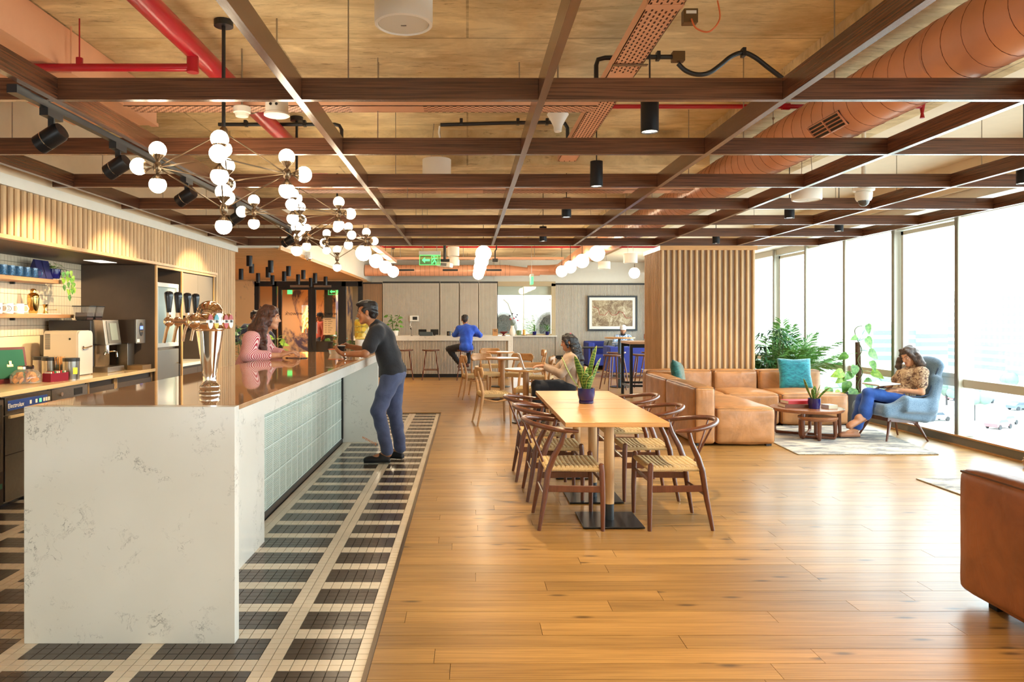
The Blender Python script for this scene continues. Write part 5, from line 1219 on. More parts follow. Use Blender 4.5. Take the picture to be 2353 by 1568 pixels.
# ------------------------------------------------------------------ stools
def stool(loc, rz, label, h=0.71):
    t = thing('bar_stool', label, 'stool', loc, rz, 'walnut bar stools'); m = M['chairwood']
    G = []
    for i in range(9):
        rr = i/8; row = []
        for j in range(25):
            a = 2*PI*j/24; c, s_ = math.cos(a), math.sin(a); row.append((0.20*rr*c*(1+0.06*abs(c)), 0.155*rr*s_, h-0.018+0.018*rr*rr*(0.35+0.65*c*c)))
        G.append(row)
    obj('seat', MB().sheet(G), m, t, smooth=True, solid=0.032)
    for sx in (-1, 1):
        for sy in (-1, 1): obj('leg', MB().tube([(sx*0.205,sy*0.19,0), (sx*0.16,sy*0.145,h*0.45), (sx*0.11,sy*0.085,h-0.02)], [0.011,0.016,0.015], 10), m, t, smooth=True)
    for a, b, z in (((-0.175,-0.16),(0.175,-0.16),0.24), ((-0.175,0.16),(0.175,0.16),0.24), ((-0.165,-0.15),(-0.165,0.15),0.33), ((0.165,-0.15),(0.165,0.15),0.33)):
        obj('stretcher', MB().tube([(a[0],a[1],z), (b[0],b[1],z)], 0.009, 8), m, t, smooth=True)
    return t
so = stool((-0.87, 17.55, 0), 0.05, 'empty walnut bar stool at the reception counter, left of the blue shirt')
for loc, rz, lb in (((-0.04, 17.45, 0), 0, 'walnut bar stool with the blue shirted man sitting on it'), ((-1.50, 17.6, 0), 0.1, 'walnut bar stool hidden behind the man in black'),
                    ((2.98, 15.1, 0), 0.3, 'walnut bar stool in front of the tall round table'), ((3.27, 16.2, 0), 0.2, 'walnut bar stool behind the tall round table'),
                    ((3.62, 15.25, 0), -0.4, 'walnut bar stool between the tall round table and the black framed table'), ((4.05, 16.3, 0), 0.1, 'walnut bar stool partly hidden by the slatted column')):
    dup(so, loc, rz, lb)
roundtable(3.23, 15.65, 'tall round bar table on a dark steel post', 1.06, 0.32, plain('slate_post', srgb(74,88,96), 0.4, 0.3), 0.04)
t = thing('high_table', 'tall black framed table with wooden top beside the slatted column', 'table', (3.55, 13.9, 0))
obj('tabletop', MB().box(-0.58,0.62,-0.42,0.42,0.985,1.03), wood('high_top', srgb(150,110,80), srgb(190,146,108), 'X', 0.4), t, bevel=0.003)
for x in (-0.55, 0.58):
    for y in (-0.38, 0.38): obj('leg', MB().box(x-0.025,x+0.025,y-0.025,y+0.025,0,0.985), M['blackm'], t)
    obj('foot_bar', MB().box(x-0.02,x+0.02,-0.355,0.355,0.18,0.22), M['blackm'], t)
for y in (-0.38, 0.38): obj('foot_bar', MB().box(-0.525,0.555,y-0.02,y+0.02,0.2,0.24), M['blackm'], t); obj('top_bar', MB().box(-0.525,0.555,y-0.02,y+0.02,0.92,0.985), M['blackm'], t)
# ------------------------------------------------------------------ reception counter
rc = thing('reception_counter', 'long reception counter with white top and fluted front', 'counter', (-0.5, 18.6, 0))
CF = 18.2
obj('top', MB().box(-2.3,1.62,-0.42,0.5,0.91,1.03), M['quartz'], rc, bevel=0.003); obj('end_leg', MB().box(1.50,1.62,-0.42,0.5,0,0.9095), M['quartz'], rc, bevel=0.003)
fm_ = MB(); 
for i in range(92): fm_.box(-1.9+i*0.037, -1.9+i*0.037+0.02, -0.372, -0.35, 0.09, 0.905)
obj('body', MB().box(-1.92,1.495,-0.35,0.4,0.085,0.905), M['flute_back'], rc); obj('rib', fm_, M['flute'], rc, kind='stuff'); obj('plinth', MB().box(-1.92,1.495,-0.33,0.4,0,0.085), M['black'], rc)
# ------------------------------------------------------------------ leather sofas
def leather(name, c, rough=0.38):
    t = NT(name); v = t.tc('Object'); n = t.noise(v, 5, 5, 0.6, 0.6); n2 = t.noise(v, 180, 3)
    t.col(t.ramp(n, [(0.3, tuple(x*0.72 for x in c)), (0.55, c), (0.8, tuple(min(1, x*1.22) for x in c))])); t.set(rough=rough, spec=0.55)
    w = t.noise(t.tc('Object', (1,1,0.5)), 5, 4, 0.55, 0.8); t.bump(t.math('ADD', w, t.math('MULTIPLY', n2, 0.06)), 0.35, 0.02); return t.mat
M['tan'] = leather('tan_leather', srgb(186,130,80), 0.33); M['cognac'] = leather('cognac_leather', srgb(156,92,54), 0.40)
M['piping'] = plain('leather_piping', srgb(92,54,30), 0.5)
from mathutils import noise as mnoise
def puff(x0, x1, y0, y1, z0, z1, r=0.035, bulge=(0.02,0.02,0.03), n=16, wr=0.006, seed=0):
    """A leather block: rounded box, faces crowned, creased a little."""
    mb = MB(); c = Vector(((x0+x1)/2,(y0+y1)/2,(z0+z1)/2)); h = Vector(((x1-x0)/2,(y1-y0)/2,(z1-z0)/2))
    faces = [((1,0,0),(0,1,0),(0,0,1)), ((-1,0,0),(0,0,1),(0,1,0)), ((0,1,0),(0,0,1),(1,0,0)), ((0,-1,0),(1,0,0),(0,0,1)), ((0,0,1),(1,0,0),(0,1,0)), ((0,0,-1),(0,1,0),(1,0,0))]
    def warp(t): s = math.copysign(1, t); return s*(1-(1-abs(t))**1.6)
    for nrm, u, v in faces:
        G = []
        for i in range(n+1):
            row = []
            for j in range(n+1):
                a, b = warp(i/n*2-1), warp(j/n*2-1); q = Vector(nrm)+Vector(u)*a+Vector(v)*b
                p = Vector((q.x*h.x, q.y*h.y, q.z*h.z)); inner = Vector([max(-(h[k]-r), min(h[k]-r, p[k])) for k in range(3)])
                d = p-inner; p = inner+d.normalized()*r if d.length > 1e-9 else p
                bl = (1-a*a)*(1-b*b); ax = max(range(3), key=lambda k: abs(nrm[k])); p = p+Vector(nrm)*bulge[ax]*math.sqrt(max(0, bl))
                w = mnoise.noise((p+c)*Vector((5,5,5)).x*1.0+Vector((seed*7.1,0,0)))*wr + mnoise.noise((p+c)*15+Vector((seed*3.3,5,1)))*wr*0.45
                p = p+Vector(nrm)*w; row.append(tuple(p+c))
            G.append(row)
        mb.sheet(G)
    me = MB(); return mb
def rectpipe(x0, x1, y0, y1, z, r=0.006):
    return MB().tube([(x0,y0,z),(x1,y0,z),(x1,y1,z),(x0,y1,z)], r, 6, closed=True)
def block(parent, name, dims, mat, base, seed=0, bulge=(0.015,0.015,0.03), pipe=True, r=0.03, wr=0.006):
    x0,x1,y0,y1,z0,z1 = [dims[i]-base[i//2] for i in range(6)]
    mb = puff(x0,x1,y0,y1,z0,z1,r,bulge,18,wr,seed); o = obj(name, mb, mat, parent, smooth=True, ang=180)
    md = o.modifiers.new('weld', 'WELD'); md.merge_threshold = 0.0006
    if pipe:
        e = r*0.32; q = MB()
        q.tube([(x0+e,y0+e,z1-e),(x1-e,y0+e,z1-e),(x1-e,y1-e,z1-e),(x0+e,y1-e,z1-e)], 0.006, 6, closed=True)
        q2 = MB().tube([(x0+e,y0+e,z0+0.03),(x0+e,y0+e,z1-e)], 0.005, 6); q3 = MB().tube([(x1-e,y0+e,z0+0.03),(x1-e,y0+e,z1-e)], 0.005, 6)
        for qq in (q, q2, q3): obj('piping', qq, M['piping'], o, smooth=True)
    return o
sb = (3.6, 9.7, 0)
sf = thing('sectional_sofa', 'large tan leather sectional sofa in front of the slatted column', 'sofa', sb)
Ls = M['tan']
block(sf, 'backrest', (2.585,2.82,8.39,9.62,0.03,0.665), Ls, sb, 1, (0.012,0.012,0.02)); block(sf, 'backrest', (2.585,2.82,9.63,10.72,0.03,0.665), Ls, sb, 2, (0.012,0.012,0.02))
block(sf, 'seat', (2.83,3.50,8.39,9.93,0.03,0.43), Ls, sb, 3, (0.015,0.02,0.045)); block(sf, 'seat', (2.83,3.50,9.94,10.70,0.03,0.43), Ls, sb, 4, (0.01,0.01,0.04))
block(sf, 'seat', (3.52,4.21,9.95,10.70,0.03,0.43), Ls, sb, 5, (0.012,0.015,0.05)); block(sf, 'seat', (4.24,5.14,9.95,10.70,0.03,0.43), Ls, sb, 6, (0.015,0.015,0.05))
block(sf, 'backrest', (2.60,3.56,10.73,10.955,0.03,0.70), Ls, sb, 7, (0.01,0.02,0.02)); block(sf, 'backrest', (3.575,4.21,10.72,10.955,0.03,0.70), Ls, sb, 8, (0.01,0.03,0.02)); block(sf, 'backrest', (4.24,5.13,10.72,10.955,0.03,0.70), Ls, sb, 9, (0.01,0.03,0.02))
for x, y in ((2.65,8.45),(3.44,8.45),(4.3,10.02),(5.08,10.02)): obj('foot', MB().box(x-sb[0]-0.03,x-sb[0]+0.03,y-sb[1]-0.03,y-sb[1]+0.03,0,0.035), M['black'], sf)
s2b = (3.1, 3.0, 0)
s2 = thing('leather_sofa', 'reddish brown leather sofa cut off by the right edge of the picture', 'sofa', s2b)
block(s2, 'backrest', (2.545,2.83,1.9,3.84,0.05,0.675), M['cognac'], s2b, 11, (0.014,0.014,0.02), wr=0.004, r=0.045)
block(s2, 'seat', (2.84,3.75,1.9,3.80,0.05,0.44), M['cognac'], s2b, 12, (0.015,0.02,0.04), wr=0.004)
for y in (2.0, 3.68): obj('foot', MB().box(2.62-3.1,2.68-3.1,y-3.0-0.03,y-3.0+0.03,0.0,0.06), M['black'], s2)
# pillows
def pillow(name, label, loc, s, rot, mat):
    N = 20; mb = MB()
    for sg in (1, -1):
        G = []
        for i in range(N+1):
            row = []
            for j in range(N+1):
                u, v = i/N*2-1, j/N*2-1; pinch = 1-0.10*(1-u*u) if False else 1
                x = u*s/2*(1-0.07*(1-v*v)**1.0*0 - 0.08*(1-abs(v))*abs(u)**3); y = v*s/2*(1-0.08*(1-abs(u))*abs(v)**3)
                z = sg*0.075*(max(0,(1-u**4))*max(0,(1-v**4)))**0.55+0.006*mnoise.noise(Vector((u*3,v*3,sg)))
                row.append((x,y,z))
            G.append(row if sg > 0 else row[::-1])
        mb.sheet(G)
    o = obj(name, mb, mat, smooth=True, ang=180, loc=loc); o.rotation_euler = rot; md = o.modifiers.new('weld','WELD'); md.merge_threshold = 0.002
    return tag(o, label, 'pillow', 'teal pillows')
def velvet(name, a, b):
    t = NT(name); n = t.noise(t.tc('Object', (1,2.5,1), (0,0,0.6)), 16, 5, 0.65, 0.8); t.col(t.ramp(n, [(0.38, a), (0.66, b)])); t.set(rough=0.8, sheen=0.6); t.bump(n, 0.4, 0.01); return t.mat
pillow('pillow', 'bright teal patterned square pillow on the right end of the sofa', (4.66, 10.50, 0.665), 0.46, (math.radians(72), math.radians(0), math.radians(-8)), velvet('teal_pattern', srgb(0,104,124), srgb(34,158,172)))
pillow('pillow', 'dark green teal velvet pillow leaning in the sofa corner', (2.985, 10.45, 0.64), 0.44, (math.radians(80), math.radians(8), math.radians(62)), velvet('teal_dark', srgb(0,66,62), srgb(10,108,100)))
# nested coffee tables
def nest(x, y, h, r, label, rz=0):
    t = thing('coffee_table', label, 'coffee table', (x, y, 0.0125), rz, 'nested coffee tables'); m = M['chairwood']
    obj('tabletop', MB().lathe([(r*0.92,h-0.042),(r-0.012,h-0.038),(r,h-0.02),(r,h-0.003),(r-0.003,h),(0.002,h)], 48), wood('coffee_top_%d' % int(h*100), srgb(112,66,40), srgb(158,102,66), 'X', 0.25, rand=0), t, smooth=True)
    for k in range(4):
        a = PI/4+k*PI/2+0.25; c, s_ = math.cos(a), math.sin(a)
        obj('leg', MB().tube([(c*r*0.84,s_*r*0.84,h-0.03), (c*r*0.86,s_*r*0.86,h*0.5), (c*r*0.87,s_*r*0.87,0.05), (c*r*0.82,s_*r*0.82,0.02), (c*r*0.6,s_*r*0.6,0.018), (0,0,0.018)], [0.026,0.022,0.021,0.02,0.017,0.016], 8), m, t, smooth=True)
    return t
# rugs
def rugmat():
    t = NT('grey_rug'); v = t.tc('Object', (1.4,3.4,1)); n = t.noise(v, 1.8, 7, 0.7, 0.5); n2 = t.noise(t.tc('Object'), 90, 3)
    t.col(t.ramp(n, [(0.34, srgb(96,96,104)), (0.46, srgb(150,148,146)), (0.58, srgb(206,198,182)), (0.72, srgb(222,214,198))])); t.set(rough=0.95); t.bump(n2, 0.8, 0.006); return t.mat
M['rug'] = rugmat()
def rug(label, poly, name='area_rug'):
    c = Vector((sum(p[0] for p in poly)/len(poly), sum(p[1] for p in poly)/len(poly), 0))
    t = thing(name, label, 'rug', c); P = [(x-c.x, y-c.y) for x, y in poly]
    obj('pile', MB().prism(P, 0.0012, 0.012), M['rug'], t, bevel=0.004); f = MB()
    for i in range(len(P)):
        a, b = Vector((*P[i],0.006)), Vector((*P[(i+1)%len(P)],0.006)); n = int((b-a).length/0.016)
        for k in range(n): p = a+(b-a)*(k+0.5)/n; f.sph(p, 0.0075, 6, (1,1,0.8))
    obj('bound_edge', f, plain('rug_edge', srgb(176,164,142), 0.9), t, kind='stuff'); return t
rug('pale grey abstract rug under the coffee tables and blue armchair', [(3.52,7.86),(5.02,7.86),(5.36,10.0),(3.66,9.9)])
rug('grey rug corner showing beside the reddish brown sofa', [(4.05,4.4),(5.5,4.4),(5.5,6.66),(4.05,6.66)])
nest(4.19, 9.12, 0.345, 0.424, 'large round walnut coffee table holding the books and plant pot')
nest(4.19, 8.83, 0.27, 0.22, 'small round walnut table nested under the larger coffee table', 0.2)
for nm, lb, lo, rz, sz, c in (('book', 'red book on the coffee table, upper of two', (4.14,9.20,0.3985), 0.1, (0.40,0.2,0.04), (186,34,40)), ('book', 'brown book lying under the red book', (4.06,9.16,0.3582), -0.05, (0.32,0.24,0.039), (112,64,40)), ('book', 'cream book beside the blue pot on the coffee table', (4.42,9.02,0.3582), 0.2, (0.12,0.15,0.045), (206,198,170))):
    t = thing(nm, lb, 'book', lo, rz, 'books on the coffee table'); a, b, c_ = sz
    obj('pages', MB().box(-a/2+0.004,a/2-0.004,-b/2+0.004,b/2,0.003,c_-0.003), M['plastic'], t); obj('cover', MB().box(-a/2,a/2,-b/2,b/2,0,0.003).box(-a/2,a/2,-b/2,b/2,c_-0.003,c_).box(-a/2,a/2,-b/2,-b/2+0.003,0.003,c_-0.003), plain('cover_%d' % c[0], srgb(*c), 0.5), t)
# blue lounge chair
def tweed(name, a, b):
    t = NT(name); n = t.noise(t.tc('Object', (1,1,6)), 60, 3, 0.7); n2 = t.noise(t.tc('Object', (6,6,1)), 60, 3, 0.7); t.col(t.ramp(t.math('MULTIPLY_ADD', n, 0.5) if False else t.math('ADD', t.math('MULTIPLY', n, 0.5), t.math('MULTIPLY', n2, 0.5)), [(0.4, a), (0.6, b)])); t.set(rough=0.9, sheen=0.3); t.bump(n2, 0.4, 0.004); return t.mat
M['tweed'] = tweed('blue_tweed', srgb(74,100,126), srgb(126,152,174))
ab = Vector((5.14, 8.93, 0)); ac = thing('lounge_chair', 'blue grey upholstered lounge chair with wooden legs by the window', 'armchair', ab, math.radians(8))
F = Field(0.05)
F.box((-0.02,0,0.335), (0.31,0.30,0.075), 0.05, rotm(0,math.radians(9),0))
F.box((0.335,0,0.60), (0.055,0.25,0.36), 0.05, rotm(0,math.radians(24),0)); F.box((0.27,0,0.34), (0.12,0.29,0.10), 0.06, rotm(0,math.radians(14),0))
for s in (-1, 1):
    F.box((0.10,s*0.315,0.435), (0.22,0.045,0.09), 0.04, rotm(0,math.radians(4),s*math.radians(-6)))
    F.box((0.33,s*0.27,0.56), (0.08,0.055,0.22), 0.045, rotm(0,math.radians(22),s*math.radians(-24)))
    F.cap((-0.27,s*0.25,0.36),(-0.08,s*0.315,0.51),0.05,0.045)
F.ell((0.47,0,0.93), (0.05,0.22,0.07), rotm(0,math.radians(24),0))
shell = field_obj('upholstered_shell', F, M['tweed'], ac, 0.012)
for s in (-1,1): obj('piping', MB().tube([(-0.1,s*0.33,0.55),(0.1,s*0.33,0.54),(0.22,s*0.315,0.56),(0.33,s*0.26,0.72),(0.45,s*0.225,0.92)], 0.006, 6), plain('piping_navy_%d' % (s+1), srgb(40,58,84), 0.8), shell, smooth=True)
for sx, sy in ((-1,-1),(-1,1),(1,-1),(1,1)): obj('leg', MB().tube([(sx*0.25+0.02*sx,sy*0.25,0.0 if sx > 0 else 0.0), (sx*0.2,sy*0.2,0.16), (sx*0.15,sy*0.15,0.285 if sx < 0 else 0.235)], [0.010,0.018,0.023], 10), M['chairwood'], ac, smooth=True)
obj('cross_frame', MB().beam((-0.2,-0.17,0.262),(0.2,-0.17,0.225),0.03,0.05).beam((-0.2,0.17,0.262),(0.2,0.17,0.225),0.03,0.05).beam((-0.15,-0.17,0.255),(-0.15,0.17,0.255),0.03,0.05), M['chairwood'], ac, kind=None)
# blue booth sofas and low table at the back
M['royal'] = plain('royal_blue_fabric', srgb(44,56,138), 0.85, var=0.08, vscale=30)
bb = (4.2, 21.3, 0)
b1 = thing('blue_bench', 'long tufted blue bench sofa along the back wall', 'sofa', bb)
def rb(t, nm, x0,x1,y0,y1,z0,z1, base, m=None, bev=0.03): return obj(nm, MB().box(x0-base[0],x1-base[0],y0-base[1],y1-base[1],z0,z1), m or M['royal'], t, bevel=bev, seg=3)
rb(b1,'backrest',3.42,5.5,21.55,21.78,0.12,0.80,bb); rb(b1,'seat',3.60,5.5,20.85,21.54,0.12,0.44,bb); rb(b1,'arm',3.40,3.59,20.82,21.54,0.12,0.78,bb)
for x in (3.9,4.3,4.7,5.1): 
    for z in (0.55,0.68): obj('button', MB().sph((x-bb[0],21.55-bb[1]-0.002,z),0.014,8), M['royal'], b1)
for x in (3.5,5.4): obj('foot', MB().box(x-bb[0]-0.03,x-bb[0]+0.03,-0.4,-0.34,0,0.12), M['black'], b1)
bb2 = (4.2, 18.6, 0); b2 = thing('blue_booth', 'blue booth sofa seen from behind, nearer than the bench', 'sofa', bb2)
rb(b2,'backrest',3.50,5.4,18.15,18.38,0.12,0.76,bb2); rb(b2,'seat',3.7,5.4,18.39,19.05,0.12,0.44,bb2); rb(b2,'arm',3.50,3.69,18.39,19.08,0.12,0.76,bb2)
for x in (3.58,5.3): obj('foot', MB().box(x-bb2[0]-0.03,x-bb2[0]+0.03,-0.42,-0.36,0,0.12), M['black'], b2)
t = thing('low_table', 'dark low table between the blue sofas', 'table', (3.35, 19.9, 0)); obj('tabletop', MB().box(-0.3,0.42,-0.35,0.35,0.66,0.69), M['blackm'], t, bevel=0.004); obj('pedestal', MB().cyl((0,0,0.02),(0,0,0.66),0.035,n=14), M['black'], t); obj('base_plate', MB().cyl((0,0,0),(0,0,0.02),0.22,n=24), M['black'], t)
t = thing('backpack', 'grey and black backpack resting on the blue bench', 'backpack', (4.07, 21.1, 0.44), 0.1)
F = Field(0.04); F.box((0,0,0.2),(0.17,0.11,0.2),0.09).ell((0,-0.08,0.15),(0.14,0.08,0.13)); field_obj('body', F, plain('pack_grey', srgb(134,138,136), 0.8, var=0.3, vscale=14), t, 0.014)
for s in (-1,1): obj('strap', MB().tube([(s*0.05,-0.06,0.38),(s*0.12,-0.15,0.28),(s*0.155,-0.13,0.08)],0.018,8), M['black'], t, smooth=True)
obj('pocket', MB().cbox((0,-0.16,0.12),(0.16,0.02,0.14)), plain('pack_dark', srgb(52,54,56), 0.8), t, bevel=0.008)
# framed picture
def artmat():
    t = NT('aerial_print'); v = t.tc('Object'); n = t.noise(v, 4.5, 9, 0.75, 1.0); n2 = t.noise(t.tc('Object', (9,1,9)), 6, 3, 0.8)
    c = t.ramp(t.math('ADD', t.math('MULTIPLY', n, 0.6), t.math('MULTIPLY', n2, 0.4)), [(0.36, srgb(60,44,30)), (0.46, srgb(126,96,62)), (0.56, srgb(196,178,140)), (0.66, srgb(236,232,220))]); t.col(c); t.set(rough=0.3); return t.mat
t = thing('framed_print', 'large black framed aerial print on the fluted wall', 'picture', (4.30, 21.9, 1.615))
def fr4(w, h, b, y0, y1):
    q = MB(); q.box(-w/2,w/2,y0,y1,h/2-b,h/2).box(-w/2,w/2,y0,y1,-h/2,-h/2+b).box(-w/2,-w/2+b,y0,y1,-h/2+b,h/2-b).box(w/2-b,w/2,y0,y1,-h/2+b,h/2-b); return q
obj('frame', fr4(1.47,1.04,0.05,-0.02,0.03), plain('frame_slate', srgb(34,40,44), 0.4), t, bevel=0.004); obj('mat_board', MB().box(-0.69,0.69,0.0,0.01,-0.475,0.475), M['plastic'], t)
pr = obj('print', MB().box(-0.6,0.6,-0.004,-0.001,-0.385,0.385), artmat(), t)
obj('red_line', MB().tube([(-0.58,-0.006,0.2),(-0.42,-0.006,0.14),(-0.38,-0.006,-0.04),(-0.22,-0.006,-0.06),(-0.1,-0.006,0.08),(-0.02,-0.006,-0.06),(0.12,-0.006,-0.05),(0.2,-0.006,0.05),(0.3,-0.006,0.03),(0.4,-0.006,-0.14),(0.56,-0.006,-0.14)],0.007,5), plain('print_red', srgb(180,60,50), 0.5), pr)
# ================================================================== people
def skin(name, c):
    t = NT(name); n = t.noise(t.tc('Object'), 14, 3); t.col(t.ramp(n, [(0.35, tuple(x*0.9 for x in c)), (0.65, tuple(min(1, x*1.08) for x in c))])); t.set(rough=0.5)
    t.b.inputs['Subsurface Weight'].default_value = 0.08; t.b.inputs['Subsurface Radius'].default_value = (0.02, 0.008, 0.004); return t.mat
M['skin_a'] = skin('skin_warm_brown', srgb(172,116,80)); M['skin_b'] = skin('skin_light_brown', srgb(198,144,110)); M['skin_d'] = skin('skin_deep_brown', srgb(120,80,58))
def hairmat(name, a, b):
    t = NT(name); n = t.noise(t.tc('Object', (9,9,1.2)), 14, 4, 0.6); t.col(t.ramp(n, [(0.35, a), (0.7, b)])); t.set(rough=0.38); t.bump(n, 0.7, 0.01); return t.mat
M['hair_black'] = hairmat('black_hair', srgb(12,10,12), srgb(38,30,30)); M['hair_brown'] = hairmat('brown_hair', srgb(44,24,20), srgb(104,60,44)); M['hair_omb'] = hairmat('dark_brown_hair', srgb(34,26,28), srgb(92,66,48))
M['eyew'] = plain('eye_white', srgb(228,222,214), 0.2); M['iris'] = plain('iris_dark', srgb(30,18,12), 0.1); M['lip'] = plain('lip', srgb(164,100,84), 0.45)
def cloth(name, a, b=None, sc=30, rough=0.85):
    t = NT(name); v = t.tc('Object'); n = t.noise(v, 6, 5, 0.6, 0.4); n2 = t.noise(v, 220, 2); b = b or tuple(x*1.25 for x in a)
    t.col(t.ramp(n, [(0.3, a), (0.7, b)])); t.set(rough=rough, sheen=0.2); t.bump(t.math('ADD', n, t.math('MULTIPLY', n2, 0.15)), 0.5, 0.02); return t.mat
M['denim'] = cloth('grey_blue_denim', srgb(54,62,92), srgb(84,94,128)); M['jean'] = cloth('blue_jean', srgb(24,62,142), srgb(48,98,184)); M['tee'] = cloth('black_tee', srgb(20,21,26), srgb(32,33,40))
M['darkcloth'] = cloth('black_trousers', srgb(16,17,22), srgb(30,30,38)); M['royalshirt'] = cloth('royal_blue_shirt', srgb(22,62,176), srgb(44,96,214)); M['navycloth'] = cloth('navy_sweater', srgb(22,24,40), srgb(36,38,58))
M['taupe'] = cloth('taupe_knit', srgb(150,124,102), srgb(182,156,132)); M['greyknit'] = cloth('light_grey_knit', srgb(168,164,158), srgb(196,192,184)); M['whitecloth'] = cloth('white_turban_cloth', srgb(226,222,214), srgb(240,238,232))
M['redcloth'] = cloth('orange_red_shirt', srgb(196,70,44), srgb(220,96,60)); M['shoe_black'] = plain('black_shoe', srgb(18,18,22), 0.6); M['shoe_sole'] = plain('shoe_sole', srgb(30,34,34), 0.6); M['loafer'] = plain('tan_loafer', srgb(178,122,88), 0.5); M['brownshoe'] = plain('brown_shoe', srgb(88,46,36), 0.4)
def stripes():
    t = NT('red_striped_shirt'); v = t.tc('Object', (1,1,1), (0,0,0.5)); w = t.n('ShaderNodeTexWave', wave_type='BANDS', bands_direction='X'); t.l(v, w.inputs[0]); w.inputs['Scale'].default_value = 40; w.inputs['Distortion'].default_value = 1.0; w.inputs['Detail'].default_value = 1; w.inputs['Detail Scale'].default_value = 0.4
    t.col(t.ramp(w.outputs[0], [(0.42, srgb(176,40,62)), (0.56, srgb(238,208,206))])); t.set(rough=0.75); t.bump(t.noise(v, 7, 4, 0.6), 0.5, 0.02); return t.mat
def printed():
    t = NT('patterned_blouse'); v = t.tc('Object'); n = t.noise(v, 26, 5, 0.7, 1.4); t.col(t.ramp(n, [(0.40, srgb(74,50,44)), (0.47, srgb(150,118,96)), (0.6, srgb(202,182,150)), (0.7, srgb(120,90,72))])); t.set(rough=0.8); t.bump(t.noise(v, 8, 4), 0.4, 0.02); return t.mat
def plaid():
    t = NT('pale_blue_check'); v = t.tc('Object'); w = t.n('ShaderNodeTexChecker'); t.l(v, w.inputs[0]); w.inputs['Scale'].default_value = 26; w.inputs[1].default_value = (*srgb(96,136,186),1); w.inputs[2].default_value = (*srgb(206,216,228),1)
    t.col(w.outputs[0]); t.set(rough=0.8); return t.mat
V3 = Vector
def head_rot(facing, pitch=0, roll=0):      # facing: angle of the look direction in plan (0 = +X); local face axis is +Y
    return Euler((pitch, roll, 0)).to_matrix() if False else (Matrix.Rotation(facing-PI/2, 3, 'Z') @ Matrix.Rotation(pitch, 3, 'X') @ Matrix.Rotation(roll, 3, 'Y'))
def add_head(F, c, R, s=1.0, ears=True):
    c = V3(c); X = lambda p: tuple(c+R @ (V3(p)*s)); e = lambda r: tuple(x*s for x in r)
    F.ell(X((0,-0.014,0.034)), e((0.073,0.092,0.082)), R, 0.01); F.ell(X((0,0.022,-0.035)), e((0.057,0.064,0.072)), R, 0.02)
    F.cap(X((0,0.058,-0.094)), X((0,0.05,-0.088)), 0.02*s, k=0.02)
    for q in (-1, 1):
        F.cap(X((q*0.047,0.0,-0.055)), X((q*0.014,0.06,-0.092)), 0.018*s, k=0.022); F.ell(X((q*0.036,0.056,-0.028)), e((0.022,0.02,0.02)), R, 0.015)
        F.cap(X((q*0.045,0.064,0.02)), X((q*0.012,0.080,0.018)), 0.011*s, k=0.012)
    F.cap(X((0,0.078,0.012)), X((0,0.102,-0.030)), 0.008*s, 0.011*s, 0.010); 
    for q in (-1, 1): F.ell(X((q*0.011,0.090,-0.034)), e((0.008,0.010,0.007)), R, 0.006)
    for q in (-1, 1): F.ell(X((q*0.031,0.094,-0.002)), e((0.019,0.016,0.011)), R, 0.008, -1)
    for q in (-1, 1): F.cap(X((q*0.031-0.013,0.0705,0.0065)), X((q*0.031+0.013,0.0705,0.0065)), 0.0065*s, k=0.004); F.cap(X((q*0.031-0.012,0.069,-0.0125)), X((q*0.031+0.012,0.069,-0.0125)), 0.005*s, k=0.004)
    F.cap(X((-0.016,0.078,-0.058)), X((0.016,0.078,-0.058)), 0.0075*s, k=0.006); F.cap(X((-0.013,0.078,-0.070)), X((0.013,0.078,-0.070)), 0.008*s, k=0.006)
    for q in ((-1, 1) if ears else ()):
        F.ell(X((q*0.076,-0.012,-0.008)), e((0.010,0.019,0.033)), R @ Matrix.Rotation(q*0.25, 3, 'Z'), 0.006)
        F.ell(X((q*0.084,-0.008,-0.004)), e((0.006,0.010,0.018)), R, 0.004, -1)
def head_bits(parent, base, c, R, s=1.0, brow=None, hmat=None):
    c = V3(c)-V3(base); X = lambda p: c+R @ (V3(p)*s)
    for q in (-1, 1):
        e = obj('eye', MB().sph(X((q*0.031,0.0655,-0.003)), 0.0115*s, 12), M['eyew'], parent, smooth=True, ang=180)
        obj('iris', MB().sph(X((q*0.031,0.0715,-0.003)), 0.0072*s, 8), M['iris'], e, smooth=True, ang=180)
        obj('eyebrow', MB().tube([X((q*0.014,0.088,0.022)), X((q*0.032,0.085,0.028)), X((q*0.052,0.068,0.020))], [0.0035*s,0.0045*s,0.002*s], 6), hmat, parent, smooth=True)
def lips(c, R, s=1.0):
    Ri = np.array(R.transposed()); c = np.array(c)
    def f(P):
        q = (P-c) @ Ri.T/s; return ((np.abs(q[:,0]) < 0.021) & (q[:,1] > 0.076) & (q[:,2] < -0.054) & (q[:,2] > -0.0745)).astype(int)
    return f
